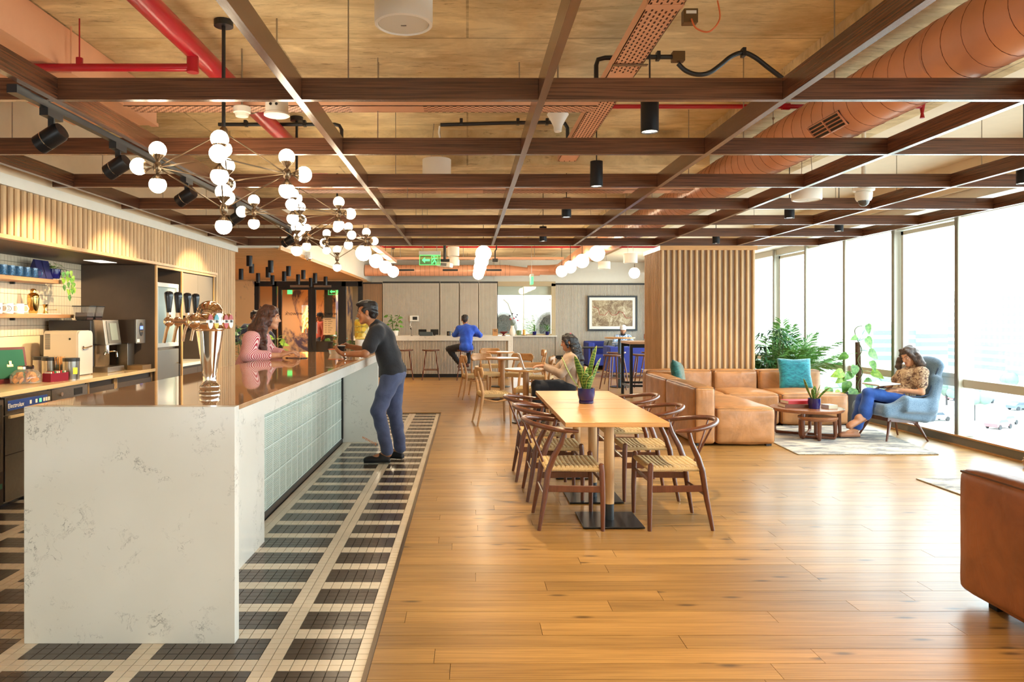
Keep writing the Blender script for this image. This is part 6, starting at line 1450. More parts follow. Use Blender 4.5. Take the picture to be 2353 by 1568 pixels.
def add_hand(F, w, d, n, curl=0.6, s=1.0, side=1, spread=0.12, thumb=0.9):
    w, d, n = V3(w), V3(d).normalized(), V3(n); n = (n-d*n.dot(d)).normalized(); sd = d.cross(n)*side
    R = Matrix((sd, d, n)).transposed()
    F.box(w+d*0.045*s, (0.038*s,0.048*s,0.014*s), 0.013*s, R, 0.012)
    for i, (o, l) in enumerate(((0.029,0.9),(0.010,1.0),(-0.010,0.95),(-0.028,0.75))):
        b = w+d*0.088*s+sd*o*s; ang = 0.0; dirv = (d+sd*o*spread*4).normalized(); p = b
        for k, (L_, r0, r1) in enumerate(((0.042,0.0092,0.0085),(0.028,0.0085,0.0078),(0.021,0.0078,0.0065))):
            ang += curl*(0.7+0.25*k); v = dirv*math.cos(ang)+n*math.sin(ang); q = p+v*L_*l*s; F.cap(p, q, r0*s, r1*s, 0.003); p = q
    b = w+d*0.022*s+sd*0.032*s; v = (d*0.7+sd*0.7+n*0.25*thumb).normalized(); p = b+v*0.042*s; F.cap(b, p, 0.013*s, 0.010*s, 0.010)
    v2 = (d*0.85+sd*0.15+n*0.5*thumb).normalized(); F.cap(p, p+v2*0.034*s, 0.010*s, 0.008*s, 0.004)
def person(name, label, base, J, o):
    """J: world joints. o: materials and options. One continuous body; clothes, hair, shoes are its children."""
    t = thing(name, label, 'person', base); B = V3(base); res = o.get('res', 0.008); s = o.get('s', 1.0)
    g = lambda k: V3(J[k]); F = Field(0.025)
    pel, wai, che, nek, hd = g('pelvis'), g('waist'), g('chest'), g('neck'), g('head'); R = o['R']
    tf = o['tf']                                   # torso facing angle in plan
    fw = V3((math.cos(tf), math.sin(tf), 0)); up = (che-pel).normalized(); sx = fw.cross(up).normalized(); f2 = up.cross(sx)
    TR = Matrix((sx, f2, up)).transposed(); w = o.get('w', 1.0); mass = o.get('mass', 1.0)
    def torso(F, extra=0.0):
        F.ell(pel, (0.155*w+extra,0.105*mass+extra,0.12+extra), TR, 0.06); F.ell(wai, (0.135*w+extra,0.098*mass+extra,0.14+extra), TR, 0.06); F.ell(che, (0.160*w+extra,0.105*mass+extra,0.155+extra), TR, 0.06)
        if o.get('bust'):
            for q in (-1, 1): F.ell(che+f2*0.075+sx*q*0.065-up*0.02, (0.055+extra,0.05+extra,0.055+extra), TR, 0.03)
        for k in ('Ls', 'Rs'): F.cap(che+up*0.10, g(k), 0.06+extra, 0.052+extra, 0.04)
    torso(F)
    F.cap(nek-up*0.05, hd-R @ V3((0,0.012,0.06)), 0.052*s, 0.047*s, 0.025)
    add_head(F, hd, R, s, o.get('ears', True))
    for k in 'LR':
        F.chain([g(k+'s'), g(k+'e'), g(k+'w')], [0.048*s,0.037*s,0.026*s], 0.015)
        hdn = J.get(k+'hand'); add_hand(F, g(k+'w'), hdn[0], hdn[1], hdn[2] if len(hdn) > 2 else 0.5, s, (1 if k == 'R' else -1)*(hdn[3] if len(hdn) > 3 else 1))
        F.chain([g(k+'h'), g(k+'k'), g(k+'a')], [0.085*s,0.056*s,0.036*s], 0.03); F.cap(g(k+'a'), g(k+'t'), 0.036*s, 0.026*s, 0.02)
    body = field_obj('body', F, [o['skin'], M['lip']], t, res, base, classify=lips(hd, R, s))
    if o.get('eyes', True): head_bits(t, base, hd, R, s, hmat=o['hair'])
    # shirt
    S = Field(0.03); ex = o.get('ease', 0.014)
    S.ell(wai, (0.137*w+ex,0.100*mass+ex,0.15), TR, 0.06).ell(che, (0.160*w+ex,0.105*mass+ex,0.155+ex*0.6), TR, 0.06); hem = o.get('hem', 0.0)
    S.ell(pel+up*(0.03-hem), (0.157*w+ex*1.2,0.110*mass+ex*1.2,0.12), TR, 0.06)
    if o.get('bust'):
        for q in (-1, 1): S.ell(che+f2*0.075+sx*q*0.065-up*0.02, (0.055+ex,0.05+ex,0.055+ex), TR, 0.04)
    for k in 'LR':
        S.cap(che+up*0.10, g(k+'s'), 0.062+ex, 0.055+ex, 0.04); sl = o.get('sleeve', 1.0); a, b, c = g(k+'s'), g(k+'e'), g(k+'w')
        if sl <= 1: S.cap(a, a+(b-a)*sl, 0.055+ex, 0.052*o.get('cuff', 1.0)+ex, 0.03)
        else: S.cap(a, b, 0.055+ex, 0.044+ex, 0.03); S.cap(b, b+(c-b)*(sl-1), 0.044+ex, 0.034+ex*0.7, 0.015)
    S.cap(nek-up*0.055, nek-up*0.015, 0.062+ex*0.4, 0.056+ex*0.4, 0.025)
    shirt = field_obj('shirt', S, o['shirt'], t, max(res, 0.009), base, wob=wobble(0.0045, 26, 3))
    # trousers
    T_ = Field(0.04); et = o.get('tease', 0.014)
    T_.ell(pel-up*0.035, (0.155*w+et*0.8,0.107*mass+et*0.8,0.105), TR, 0.05)
    for k in 'LR':
        h, kn, an = g(k+'h'), g(k+'k'), g(k+'a'); e_ = an+(kn-an)*o.get('legcut', 0.06); fl = o.get('flare', 0.0)
        T_.cap(h, kn, 0.088*s+et, 0.060*s+et, 0.03); T_.cap(kn, e_, 0.060*s+et, 0.048*s+et+fl, 0.02)
    field_obj('trousers', T_, o['trousers'], t, max(res, 0.009), base, wob=wobble(0.005, 22, 5))
    # shoes
    for k in 'LR':
        an, to = g(k+'a'), g(k+'t'); d = (to-an); d.z = 0; L_ = d.length; d.normalize(); u = V3(J.get('shoe_up', (0,0,1)))
        if k+'up' in J: u = V3(J[k+'up']); d = (to-an).normalized(); 
        u = (u-d*u.dot(d)).normalized(); sd = d.cross(u); RR = Matrix((d, sd, u)).transposed(); c = to-d*0.075; low = J.get(k+'low', to-u*0.018)
        c = V3(low)-d*0.07+u*0.025; H_ = Field(0.02); H_.box(c, (0.135*s,0.046*s,0.022), 0.02, RR).ell(c-d*0.055+u*0.03, (0.062*s,0.038*s,0.045), RR, 0.02).ell(c+d*0.05+u*0.012, (0.075*s,0.042*s,0.030), RR, 0.02)
        sh = field_obj('shoe', H_, o['shoe'], t, 0.008, base)
        obj('sole', MB().cbox(c-u*0.019-B, (0.262*s,0.088*s,0.012), RR), o.get('sole', M['shoe_sole']), sh, bevel=0.005)
    return t, body, (sx, f2, up)
def hair_field(t, base, c, R, s, mat, kind, extra=()):
    c = V3(c); X = lambda p: tuple(c+R @ (V3(p)*s)); e = lambda r: tuple(x*s for x in r); F = Field(0.02)
    F.ell(X((0,-0.022,0.046)), e((0.081,0.098,0.082)), R, 0.01)
    if kind == 'short':
        F.ell(X((0,-0.06,0.0)), e((0.070,0.058,0.075)), R, 0.02); F.ell(X((0,0.045,0.088)), e((0.06,0.05,0.036)), R, 0.02)
        for q in (-1,1): F.ell(X((q*0.071,0.022,0.03)), e((0.008,0.016,0.036)), R, 0.010)
    else:
        F.ell(X((0,-0.05,-0.01)), e((0.082,0.07,0.10)), R, 0.02)
        for q in (-1,1): F.chain([X((q*0.04,0.045,0.085)), X((q*0.078,0.028,0.02)), X((q*0.082,0.012,-0.06))], [0.026*s,0.022*s,0.022*s], 0.02)
    for (pts, rs) in extra: F.chain([V3(p) for p in pts], rs, 0.02)
    F.ell(X((0,0.10,-0.02)), e((0.050,0.060,0.070)), R, 0.012, -1)
    return field_obj('hair', F, mat, t, 0.008, base, wob=wobble(0.0055, 62, 9))

# --- man in black at the bar, leaning on his forearms, looking left
R = head_rot(PI, math.radians(-6)); Y0 = 7.48
J = dict(pelvis=(-0.76,7.52,0.90), waist=(-0.80,7.52,1.06), chest=(-0.865,7.52,1.235), neck=(-0.945,7.52,1.40), head=(-1.025,7.52,1.515),
         Ls=(-0.905,7.34,1.315), Le=(-1.00,7.25,1.105), Lw=(-1.235,7.33,1.10), Rs=(-0.905,7.70,1.315), Re=(-1.06,7.79,1.115), Rw=(-1.245,7.64,1.17),
         Lhand=((-0.75,0.65,0.25),(0.1,0.6,0.8),0.75), Rhand=((-0.75,-0.7,-0.1),(0.4,-0.5,-0.7),0.85),
         Lh=(-0.77,7.43,0.86), Lk=(-0.895,7.38,0.53), La=(-0.795,7.40,0.10), Lt=(-0.98,7.38,0.04), Llow=(-0.975,7.38,0.012),
         Rh=(-0.75,7.62,0.86), Rk=(-0.755,7.62,0.50), Ra=(-0.69,7.60,0.10), Rt=(-0.86,7.64,0.04), Rlow=(-0.855,7.64,0.012))
t, b, ax = person('person', 'man in black t-shirt and grey-blue jeans leaning on the bar with a small cup', (-0.8,7.5,0), J,
    dict(R=R, tf=PI, skin=M['skin_a'], hair=M['hair_black'], shirt=M['tee'], trousers=M['denim'], shoe=M['shoe_black'], sleeve=0.62, cuff=1.12, w=1.08, mass=1.08, res=0.0075, ease=0.018, hem=0.02))
hair_field(t, (-0.8,7.5,0), J['head'], R, 1.0, M['hair_black'], 'short')
obj('wristwatch', MB().tube([Vector((-1.21,7.32,1.10))-Vector((-0.8,7.5,0))+Vector((0,0.030*math.cos(a),0.030*math.sin(a))) for a in [k*PI/6 for k in range(12)]], 0.006, 6, closed=True), M['chrome'], t, smooth=True)
text('shirt_print', 'wework', 0.05, (-0.175,-0.14,0.235), (math.radians(80),math.radians(28),0), plain('print_orange', srgb(226,128,48), 0.6), t, 0.001)
cp = thing('cup', 'small black cup with white rim and a stirrer held by the man in black', 'cup', (-1.275,7.45,1.125))
obj('bowl', MB().lathe([(0.030,0),(0.034,0.004),(0.044,0.052),(0.0405,0.052),(0.03,0.006)], 22), M['black'], cp, smooth=True); obj('rim', MB().lathe([(0.0445,0.0515),(0.0445,0.057),(0.041,0.057),(0.041,0.0515)], 22, caps=False), M['plastic'], cp, smooth=True); obj('stirrer', MB().cyl((-0.02,0,0.01),(-0.045,0.0,0.14),0.0028,n=6), M['oak_x'], cp)

# --- woman in a red striped shirt behind the bar, looking right
R = head_rot(0.05, math.radians(-4)); base = (-2.16,7.2,0)
J = dict(pelvis=(-2.19,7.22,0.86), waist=(-2.15,7.22,1.00), chest=(-2.075,7.20,1.165), neck=(-2.005,7.20,1.32), head=(-1.915,7.17,1.462),
         Rs=(-2.055,7.03,1.25), Re=(-2.06,6.93,1.10), Rw=(-1.79,7.08,1.10), Ls=(-2.055,7.37,1.25), Le=(-1.98,7.46,1.10), Lw=(-1.80,7.36,1.11),
         Rhand=((0.75,0.30,0.25),(0.2,0.1,-0.9),0.5), Lhand=((0.8,-0.3,0.1),(0.2,0.1,-0.9),0.6),
         Lh=(-2.19,7.32,0.84), Lk=(-2.18,7.33,0.45), La=(-2.22,7.33,0.09), Lt=(-2.06,7.34,0.04), Llow=(-2.06,7.34,0.012), Rh=(-2.19,7.13,0.84), Rk=(-2.18,7.12,0.45), Ra=(-2.22,7.12,0.09), Rt=(-2.06,7.11,0.04), Rlow=(-2.06,7.11,0.012))
t, b, ax = person('person', 'woman with long brown hair in a red and white striped shirt behind the bar', base, J,
    dict(R=R, tf=0.0, skin=M['skin_b'], hair=M['hair_brown'], ears=False, shirt=stripes(), trousers=M['darkcloth'], shoe=M['shoe_black'], sleeve=1.55, w=0.92, mass=0.95, bust=True, s=0.96, res=0.0075, ease=0.022, hem=0.04))
hair_field(t, base, J['head'], R, 0.98, M['hair_brown'], 'long', [
    ([(-1.99,7.17,1.46),(-2.06,7.18,1.34),(-2.10,7.17,1.20),(-2.07,7.12,1.13)], [0.07,0.075,0.06,0.03]),
    ([(-1.965,7.09,1.45),(-1.99,7.08,1.34),(-1.985,7.06,1.24),(-1.94,7.045,1.15),(-1.90,7.04,1.10)], [0.045,0.045,0.035,0.028,0.012]),
    ([(-1.94,7.08,1.42),(-1.95,7.07,1.33),(-1.92,7.05,1.22)], [0.03,0.03,0.015])])

# --- man in a royal blue shirt on a stool at the counter, seen from behind
R = head_rot(PI/2, math.radians(-8)); base = (-0.06,17.4,0)
J = dict(pelvis=(-0.03,17.40,0.80), waist=(-0.03,17.44,0.95), chest=(-0.02,17.50,1.13), neck=(-0.03,17.57,1.29), head=(-0.06,17.62,1.43),
         Rs=(0.15,17.52,1.22), Re=(0.30,17.60,1.06), Rw=(0.12,17.78,1.07), Ls=(-0.19,17.52,1.22), Le=(-0.30,17.62,1.07), Lw=(-0.14,17.80,1.07),
         Rhand=((-0.6,0.7,0.0),(0,0,-1),0.4), Lhand=((0.6,0.7,0.0),(0,0,-1),0.4),
         Lh=(-0.12,17.42,0.78), Lk=(-0.44,17.58,0.73), La=(-0.20,17.50,0.40), Lt=(-0.10,17.62,0.33), Llow=(-0.08,17.62,0.295), Rh=(0.06,17.42,0.78), Rk=(0.06,17.78,0.70), Ra=(0.0,17.58,0.40), Rt=(0.0,17.72,0.33), Rlow=(0.0,17.72,0.30))
t, b, ax = person('person', 'man in royal blue shirt sitting on a stool with his back to the camera', base, J,
    dict(R=R, tf=PI/2, skin=M['skin_a'], hair=M['hair_black'], shirt=M['royalshirt'], trousers=M['darkcloth'], shoe=M['brownshoe'], sleeve=1.85, w=1.0, mass=1.05, res=0.011, ease=0.02, hem=0.06))
hair_field(t, base, J['head'], R, 1.0, M['hair_black'], 'short')

# --- woman typing on the laptop
R = head_rot(PI-0.08, math.radians(-10)); base = (1.42,10.25,0)
J = dict(pelvis=(1.40,10.25,0.53), waist=(1.41,10.25,0.66), chest=(1.42,10.25,0.83), neck=(1.425,10.25,0.985), head=(1.395,10.25,1.125),
         Ls=(1.43,10.07,0.90), Le=(1.27,10.01,0.70), Lw=(1.04,10.16,0.80), Rs=(1.43,10.43,0.90), Re=(1.27,10.47,0.72), Rw=(1.05,10.32,0.80),
         Lhand=((-0.95,0.1,-0.1),(0,0,-1),0.35), Rhand=((-0.95,-0.1,-0.1),(0,0,-1),0.35),
         Lh=(1.36,10.16,0.51), Lk=(0.95,10.14,0.53), La=(0.97,10.12,0.10), Lt=(0.82,10.12,0.04), Llow=(0.82,10.12,0.012), Rh=(1.36,10.34,0.51), Rk=(0.97,10.36,0.52), Ra=(1.05,10.36,0.10), Rt=(0.90,10.36,0.04), Rlow=(0.90,10.36,0.012))
t, b, ax = person('person', 'woman in taupe knit top with long black hair typing on the laptop', base, J,
    dict(R=R, tf=PI, skin=M['skin_a'], hair=M['hair_black'], shirt=M['taupe'], trousers=M['darkcloth'], shoe=M['shoe_black'], sleeve=1.8, w=0.92, mass=0.95, bust=True, s=0.96, res=0.009, ease=0.012))
hair_field(t, base, J['head'], R, 0.98, M['hair_black'], 'long', [([(1.46,10.25,1.14),(1.51,10.25,1.02),(1.545,10.24,0.88),(1.56,10.22,0.74),(1.56,10.20,0.66)], [0.075,0.075,0.07,0.055,0.025]), ([(1.46,10.18,1.08),(1.49,10.15,0.96),(1.52,10.14,0.84)], [0.04,0.04,0.02])])
obj('hair_clip', MB().sph((1.43-1.42,-0.02,1.235), 0.02, 8), plain('clip_pink', srgb(226,60,110), 0.4), t, smooth=True)

# --- woman reading in the blue chair
R = head_rot(PI+0.25, math.radians(-24)); base = (5.2,8.85,0)
J = dict(pelvis=(5.22,8.90,0.50), waist=(5.29,8.90,0.62), chest=(5.345,8.90,0.76), neck=(5.365,8.89,0.885), head=(5.30,8.86,1.005),
         Ls=(5.37,8.72,0.815), Le=(5.33,8.66,0.585), Lw=(5.10,8.76,0.605), Rs=(5.37,9.07,0.815), Re=(5.27,9.14,0.62), Rw=(5.08,9.00,0.62),
         Lhand=((-0.9,0.35,0.0),(0.1,0.3,-0.9),0.6), Rhand=((-0.9,-0.3,0.0),(0.1,-0.3,-0.9),0.6),
         Lh=(5.15,8.80,0.50), Lk=(4.80,8.84,0.565), La=(4.735,8.80,0.265), Lt=(4.58,8.78,0.185), Llow=(4.575,8.78,0.165), Lup=(0.35,0,0.94), Rh=(5.15,9.00,0.48), Rk=(4.80,8.97,0.48), Ra=(4.70,8.93,0.11), Rt=(4.54,8.93,0.045), Rlow=(4.545,8.93,0.022))
t, b, ax = person('person', 'woman in patterned blouse and blue jeans reading in the blue lounge chair', base, J,
    dict(R=R, tf=PI+0.1, skin=M['skin_b'], hair=M['hair_omb'], ears=False, shirt=printed(), trousers=M['jean'], shoe=M['loafer'], sole=plain('loafer_sole', srgb(122,84,62), 0.6), sleeve=0.62, cuff=1.0, w=0.90, mass=0.92, bust=True, s=0.94, res=0.0075, ease=0.011, flare=0.022, legcut=0.16, tease=0.008))
hair_field(t, base, J['head'], R, 0.98, M['hair_omb'], 'long', [([(5.36,8.88,1.02),(5.41,8.86,0.92),(5.42,8.82,0.83)], [0.07,0.07,0.04]), ([(5.36,8.79,1.0),(5.39,8.77,0.90),(5.38,8.75,0.82)], [0.05,0.05,0.025]), ([(5.27,8.98,0.96),(5.25,8.99,0.87),(5.26,8.97,0.80)], [0.035,0.035,0.02])])
t = thing('open_book', 'open book on the lap of the woman in the blue chair', 'book', (4.98,8.89,0.655), math.radians(4))
for q in (-1,1): obj('page_block', MB().prism([(-0.13,0.0),(0.13,0.02),(0.13,0.028),(-0.13,0.014)], 0.0, 0.17, Matrix(((1,0,0),(0,0,q),(0,1,0)))), M['plastic'], t); obj('cover', MB().prism([(-0.135,-0.004),(0.135,0.016),(0.135,0.019),(-0.135,-0.001)], 0.0, 0.175, Matrix(((1,0,0),(0,0,q),(0,1,0)))), plain('book_cover_%d' % (q+1), srgb(66,60,50), 0.5), t)

# --- background figures
R = head_rot(-PI/2-0.3, math.radians(-16)); base = (4.42,20.98,0)
J = dict(pelvis=(4.42,21.10,0.55), waist=(4.42,21.08,0.70), chest=(4.42,21.04,0.86), neck=(4.42,21.0,1.00), head=(4.42,20.93,1.115), Ls=(4.60,21.0,0.93), Le=(4.70,20.84,0.74), Lw=(4.52,20.64,0.80), Rs=(4.24,21.0,0.93), Re=(4.14,20.84,0.74), Rw=(4.32,20.64,0.80),
         Lhand=((-0.5,-0.8,0.1),(0,0,-1),0.4), Rhand=((0.5,-0.8,0.1),(0,0,-1),0.4), Lh=(4.52,21.0,0.53), Lk=(4.55,20.62,0.52), La=(4.55,20.60,0.10), Lt=(4.55,20.45,0.04), Llow=(4.55,20.45,0.012), Rh=(4.32,21.0,0.53), Rk=(4.29,20.62,0.52), Ra=(4.29,20.60,0.10), Rt=(4.29,20.45,0.04), Rlow=(4.29,20.45,0.012))
t, b, ax = person('person', 'bearded man in white turban and checked shirt seated on the blue bench', base, J, dict(R=R, tf=-PI/2, skin=M['skin_a'], hair=M['hair_black'], shirt=plaid(), trousers=M['darkcloth'], shoe=M['shoe_black'], sleeve=1.8, res=0.012))
c = V3(J['head']); X = lambda p: tuple(c+R @ V3(p)); F = Field(0.02); F.ell(X((0,-0.02,0.075)), (0.096,0.115,0.078), R).ell(X((0.0,0.0,0.115)), (0.07,0.085,0.06), R).ell(X((0,0.105,0.0)), (0.06,0.05,0.045), R, 0.01, -1)
field_obj('turban', F, M['whitecloth'], t, 0.01, base); F = Field(0.02); F.ell(X((0,0.055,-0.10)), (0.05,0.038,0.035), R).chain([X((-0.06,0.02,-0.04)), X((-0.045,0.055,-0.09)), X((0.045,0.055,-0.09)), X((0.06,0.02,-0.04))], [0.016,0.024,0.024,0.016]).cap(X((-0.02,0.088,-0.048)), X((0.02,0.088,-0.048)), 0.007)
field_obj('beard', F, M['hair_black'], t, 0.008, base)
def standing(label, x, y, face, o, arms='akimbo', h=1.62, headpitch=0):
    f = V3((math.cos(face), math.sin(face), 0)); sR = f.cross(V3((0,0,1))); P = lambda a, b, z: V3((x,y,0))+f*a+sR*b+V3((0,0,z*h/1.62))
    J = dict(pelvis=P(0,0,0.88), waist=P(0,0,1.03), chest=P(0,0,1.20), neck=P(-0.01,0,1.37), head=P(0.02,0,1.51)); R = head_rot(face, headpitch)
    for k, q in (('L',-1),('R',1)):
        J[k+'s'] = P(-0.01,q*0.18,1.30)
        if arms == 'akimbo': J[k+'e'] = P(-0.10,q*0.40,1.10); J[k+'w'] = P(0.02,q*0.22,0.98); J[k+'hand'] = (tuple(P(0,-q*1,0)-P(0,0,0)+V3((0,0,-0.5))), (0,0,-1), 0.5)
        elif arms == 'phone' and q > 0: J[k+'e'] = P(0.12,q*0.27,1.10); J[k+'w'] = P(0.10,q*0.13,1.36); J[k+'hand'] = ((0,0,1), tuple(-sR), 0.6)
        else: J[k+'e'] = P(-0.03,q*0.24,1.04); J[k+'w'] = P(0.05,q*0.24,0.80); J[k+'hand'] = ((0,0,-1), tuple(-sR*q), 0.4)
        J[k+'h'] = P(0,q*0.09,0.86); J[k+'k'] = P(0.02,q*0.10,0.48); J[k+'a'] = P(-0.02,q*0.10,0.09); J[k+'t'] = P(0.14,q*0.11,0.04); lw = P(0.13,q*0.11,0); lw.z = 0.012; J[k+'low'] = lw
    t, b, ax = person('person', label, (x,y,0), J, dict(o, R=R, tf=face)); hair_field(t, (x,y,0), J['head'], R, 1.0, o['hair'], 'short'); return t, J, R
standing('man in navy sweater standing hands on hips behind the striped shirt', -4.12, 14.3, -0.9, dict(skin=M['skin_d'], hair=M['hair_black'], shirt=M['navycloth'], trousers=M['darkcloth'], shoe=M['shoe_black'], sleeve=1.85, res=0.011), 'akimbo', 1.60)
t, J, R = standing('person in orange red shirt and dark cap on the phone behind the glass door', -4.42, 22.2, -2.6, dict(skin=M['skin_a'], hair=M['hair_black'], shirt=M['redcloth'], trousers=M['darkcloth'], shoe=M['shoe_black'], sleeve=1.8, res=0.013, eyes=False), 'phone', 1.62)
c = V3(J['head'])-V3((-4.42,22.2,0)); obj('cap', MB().lathe([(0.092,0.03),(0.094,0.06),(0.08,0.11),(0.03,0.135),(0.002,0.136)], 20, c).cbox(c+R @ V3((0,0.12,0.04)), (0.12,0.09,0.012), R), M['navycloth'], t, smooth=True)
# ================================================================== plants
def leafmat(name, a, b, sc=30, rough=0.4):
    t = NT(name); i = t.n('ShaderNodeObjectInfo'); n = t.noise(t.tc('Object'), sc, 4); c = t.ramp(n, [(0.35, a), (0.65, b)])
    v = t.math('MULTIPLY_ADD', i.outputs['Random'], 0.4); v.node.inputs[2].default_value = 0.8
    hs = t.n('ShaderNodeHueSaturation'); t.l(c, hs.inputs['Color']); t.l(v, hs.inputs['Value']); t.col(hs.outputs[0]); t.set(rough=rough)
    t.b.inputs['Transmission Weight'].default_value = 0.0; return t.mat
M['leaf'] = leafmat('green_leaf', srgb(58,112,40), srgb(112,162,66)); M['leaf_y'] = leafmat('lime_leaf', srgb(104,150,34), srgb(160,190,70)); M['leaf_d'] = leafmat('dark_leaf', srgb(26,70,40), srgb(64,116,70)); M['palm'] = leafmat('palm_leaf', srgb(52,104,44), srgb(110,158,78))
M['stem'] = plain('plant_stem', srgb(92,104,52), 0.6); M['bark'] = plain('moss_pole_coir', srgb(86,64,44), 0.95, var=0.4, vscale=40); M['edge_y'] = plain('yellow_leaf_edge', srgb(178,172,80), 0.45)
def snakemat():
    t = NT('snake_leaf'); w = t.n('ShaderNodeTexWave', wave_type='BANDS', bands_direction='Z'); t.l(t.tc('Object'), w.inputs[0]); w.inputs['Scale'].default_value = 14; w.inputs['Distortion'].default_value = 7; w.inputs['Detail'].default_value = 3
    t.col(t.ramp(w.outputs[0], [(0.3, srgb(44,88,34)), (0.7, srgb(112,146,62))])); t.set(rough=0.35); return t.mat
M['snake'] = snakemat()
def pot(t, r0, r1, h, m, saucer=True, soil=True):
    p = obj('pot', MB().lathe([(r0*0.92,0.012),(r0,0.016),(r1*1.02,h*0.55),(r1,h*0.95),(r1*1.02,h),(r1*0.92,h),(r1*0.9,h*0.86),(0.002,h*0.85)], 32), m, t, smooth=True)
    if saucer: obj('saucer', MB().lathe([(r0*0.9,0),(r0*1.06,0.002),(r0*1.1,0.02),(r0*1.02,0.02),(r0*0.95,0.0125)], 32), m, t, smooth=True)
    if soil: obj('soil', MB().cyl((0,0,h*0.84),(0,0,h*0.87),r1*0.9,n=20), M['soil'], t)
def blade(t, base, tip, w, bend, mat, name='leaf', twist=0.0, fold=0.25, n=9, edge=None):
    base, tip = V3(base), V3(tip); d = tip-base; sd = d.cross(V3((0,0,1)));
    if sd.length < 1e-4: sd = V3((1,0,0))
    sd.normalize(); sd = Matrix.Rotation(twist, 3, d.normalized()) @ sd; up = sd.cross(d).normalized(); G = []; E1 = []; E2 = []
    for i in range(n+1):
        s = i/n; p = base+d*s+up*bend*math.sin(PI*s); ww = w*(0.45+0.9*s if s < 0.55 else 0.945*(1-((s-0.55)/0.45)**2)**0.5 if s < 1 else 0.02)
        ww = max(ww, 0.0008); G.append([tuple(p-sd*ww+up*ww*fold), tuple(p), tuple(p+sd*ww+up*ww*fold)]); E1.append(p-sd*ww+up*ww*fold); E2.append(p+sd*ww+up*ww*fold)
    o = obj(name, MB().sheet(G), mat, t, smooth=True, ang=180, solid=0.0015)
    if edge: obj('leaf_edge', MB().tube(E1, w*0.055, 4).tube(E2, w*0.055, 4), edge, o)
    return o
def heart(t, p, d, nrm, L, mat, name='leaf', stem_to=None):
    p, d, nrm = V3(p), V3(d).normalized(), V3(nrm); nrm = (nrm-d*nrm.dot(d)).normalized(); sd = d.cross(nrm)
    prof = [(-0.12,0.0),(-0.16,0.16),(-0.06,0.34),(0.12,0.40),(0.35,0.36),(0.58,0.26),(0.8,0.13),(1.0,0.0)]; G = []
    for u, w in prof: 
        dr = -0.22*u*u*L; G.append([tuple(p+d*u*L-sd*w*L+nrm*(dr+0.10*w*L)), tuple(p+d*max(u,0)*L*1.0+nrm*dr), tuple(p+d*u*L+sd*w*L+nrm*(dr+0.10*w*L))])
    mb = MB().sheet(G)
    if stem_to is not None: mb.tube([p, (p+V3(stem_to))/2+V3((0,0,0.01)), V3(stem_to)], 0.0018 if L < 0.08 else 0.003, 5)
    return obj(name, mb, mat, t, smooth=True, ang=180)
def snakeplant(loc, label, r0, r1, h, leaves, sc=1.0):
    t = thing('potted_snake_plant', label, 'potted plant', loc); pot(t, r0, r1, h, M['navy'])
    for (x, y, z, w, tw, bx) in leaves: blade(t, (x*0.22*sc, y*0.22*sc, h*0.86), (x*sc, y*sc, h+z*sc), w*sc, bx*sc, M['snake'], twist=tw, edge=M['edge_y'])
    return t
snakeplant((0.985,6.12,TZ+0.0005), 'snake plant in a glossy blue pot on the dining table', 0.056, 0.070, 0.125,
    [(0.09,0.02,0.35,0.034,0.2,0.01),(-0.205,0.0,0.26,0.036,-0.2,-0.02),(-0.10,-0.03,0.27,0.036,0.3,0.0),(0.115,-0.03,0.25,0.034,-0.3,0.0),(-0.015,-0.07,0.13,0.036,0.1,0.0),(0.04,-0.06,0.11,0.034,0.0,0.0),(0.02,0.06,0.17,0.03,0.6,0.0),(-0.05,0.05,0.2,0.03,-0.4,0)])
snakeplant((4.22,8.98,0.3582), 'small snake plant in a blue pot on the coffee table', 0.06, 0.072, 0.125,
    [(-0.13,0.0,0.24,0.026,0.2,-0.01),(0.02,0.03,0.15,0.024,0.2,0),(0.08,0.0,0.17,0.026,-0.3,0),(0.18,-0.02,0.13,0.022,0.3,0.01),(-0.04,-0.04,0.12,0.026,0.0,0),(0.05,-0.05,0.10,0.024,0.2,0)])
# pothos on the upper shelf, trailing
t = thing('trailing_pothos', 'green pothos trailing from a navy pot on the upper oak shelf', 'potted plant', (-4.15,7.41,1.8402)); pot(t, 0.05, 0.062, 0.11, M['navy'], saucer=False)
for k in range(9):
    a = k*0.7; heart(t, (0.04*math.cos(a), 0.05*math.sin(a), 0.12+0.02*(k % 3)), (math.cos(a)*0.8+0.4, math.sin(a)*0.8+0.3, -0.1), (0.2,0.1,1), 0.065, M['leaf_y'] if k % 3 else M['leaf'], stem_to=(0,0,0.1))
for q, (px_, py_, zs) in enumerate(((0.09,0.05,(0.06,0.01,-0.05,-0.12,-0.18)), (0.10,0.10,(0.07,0.0,-0.07,-0.11)), (0.075,0.0,(0.05,-0.01,-0.08)), (0.09,0.16,(0.02,-0.04,-0.10)))):
    obj('vine', MB().tube([(0,0,0.1),(px_*0.7,py_*0.7,0.11)]+[(px_+0.01*k, py_+0.008*k, z) for k, z in enumerate(zs)], 0.002, 5), M['stem'], t)
    for k, z in enumerate(zs): heart(t, (px_+0.012, py_+0.01*k, z+0.02), (0.5*(1 if k % 2 else 0.2), 0.6*(-1)**k, -1.0), (1,-0.4,0.3), 0.062, M['leaf_y'] if (k+q) % 2 else M['leaf'])
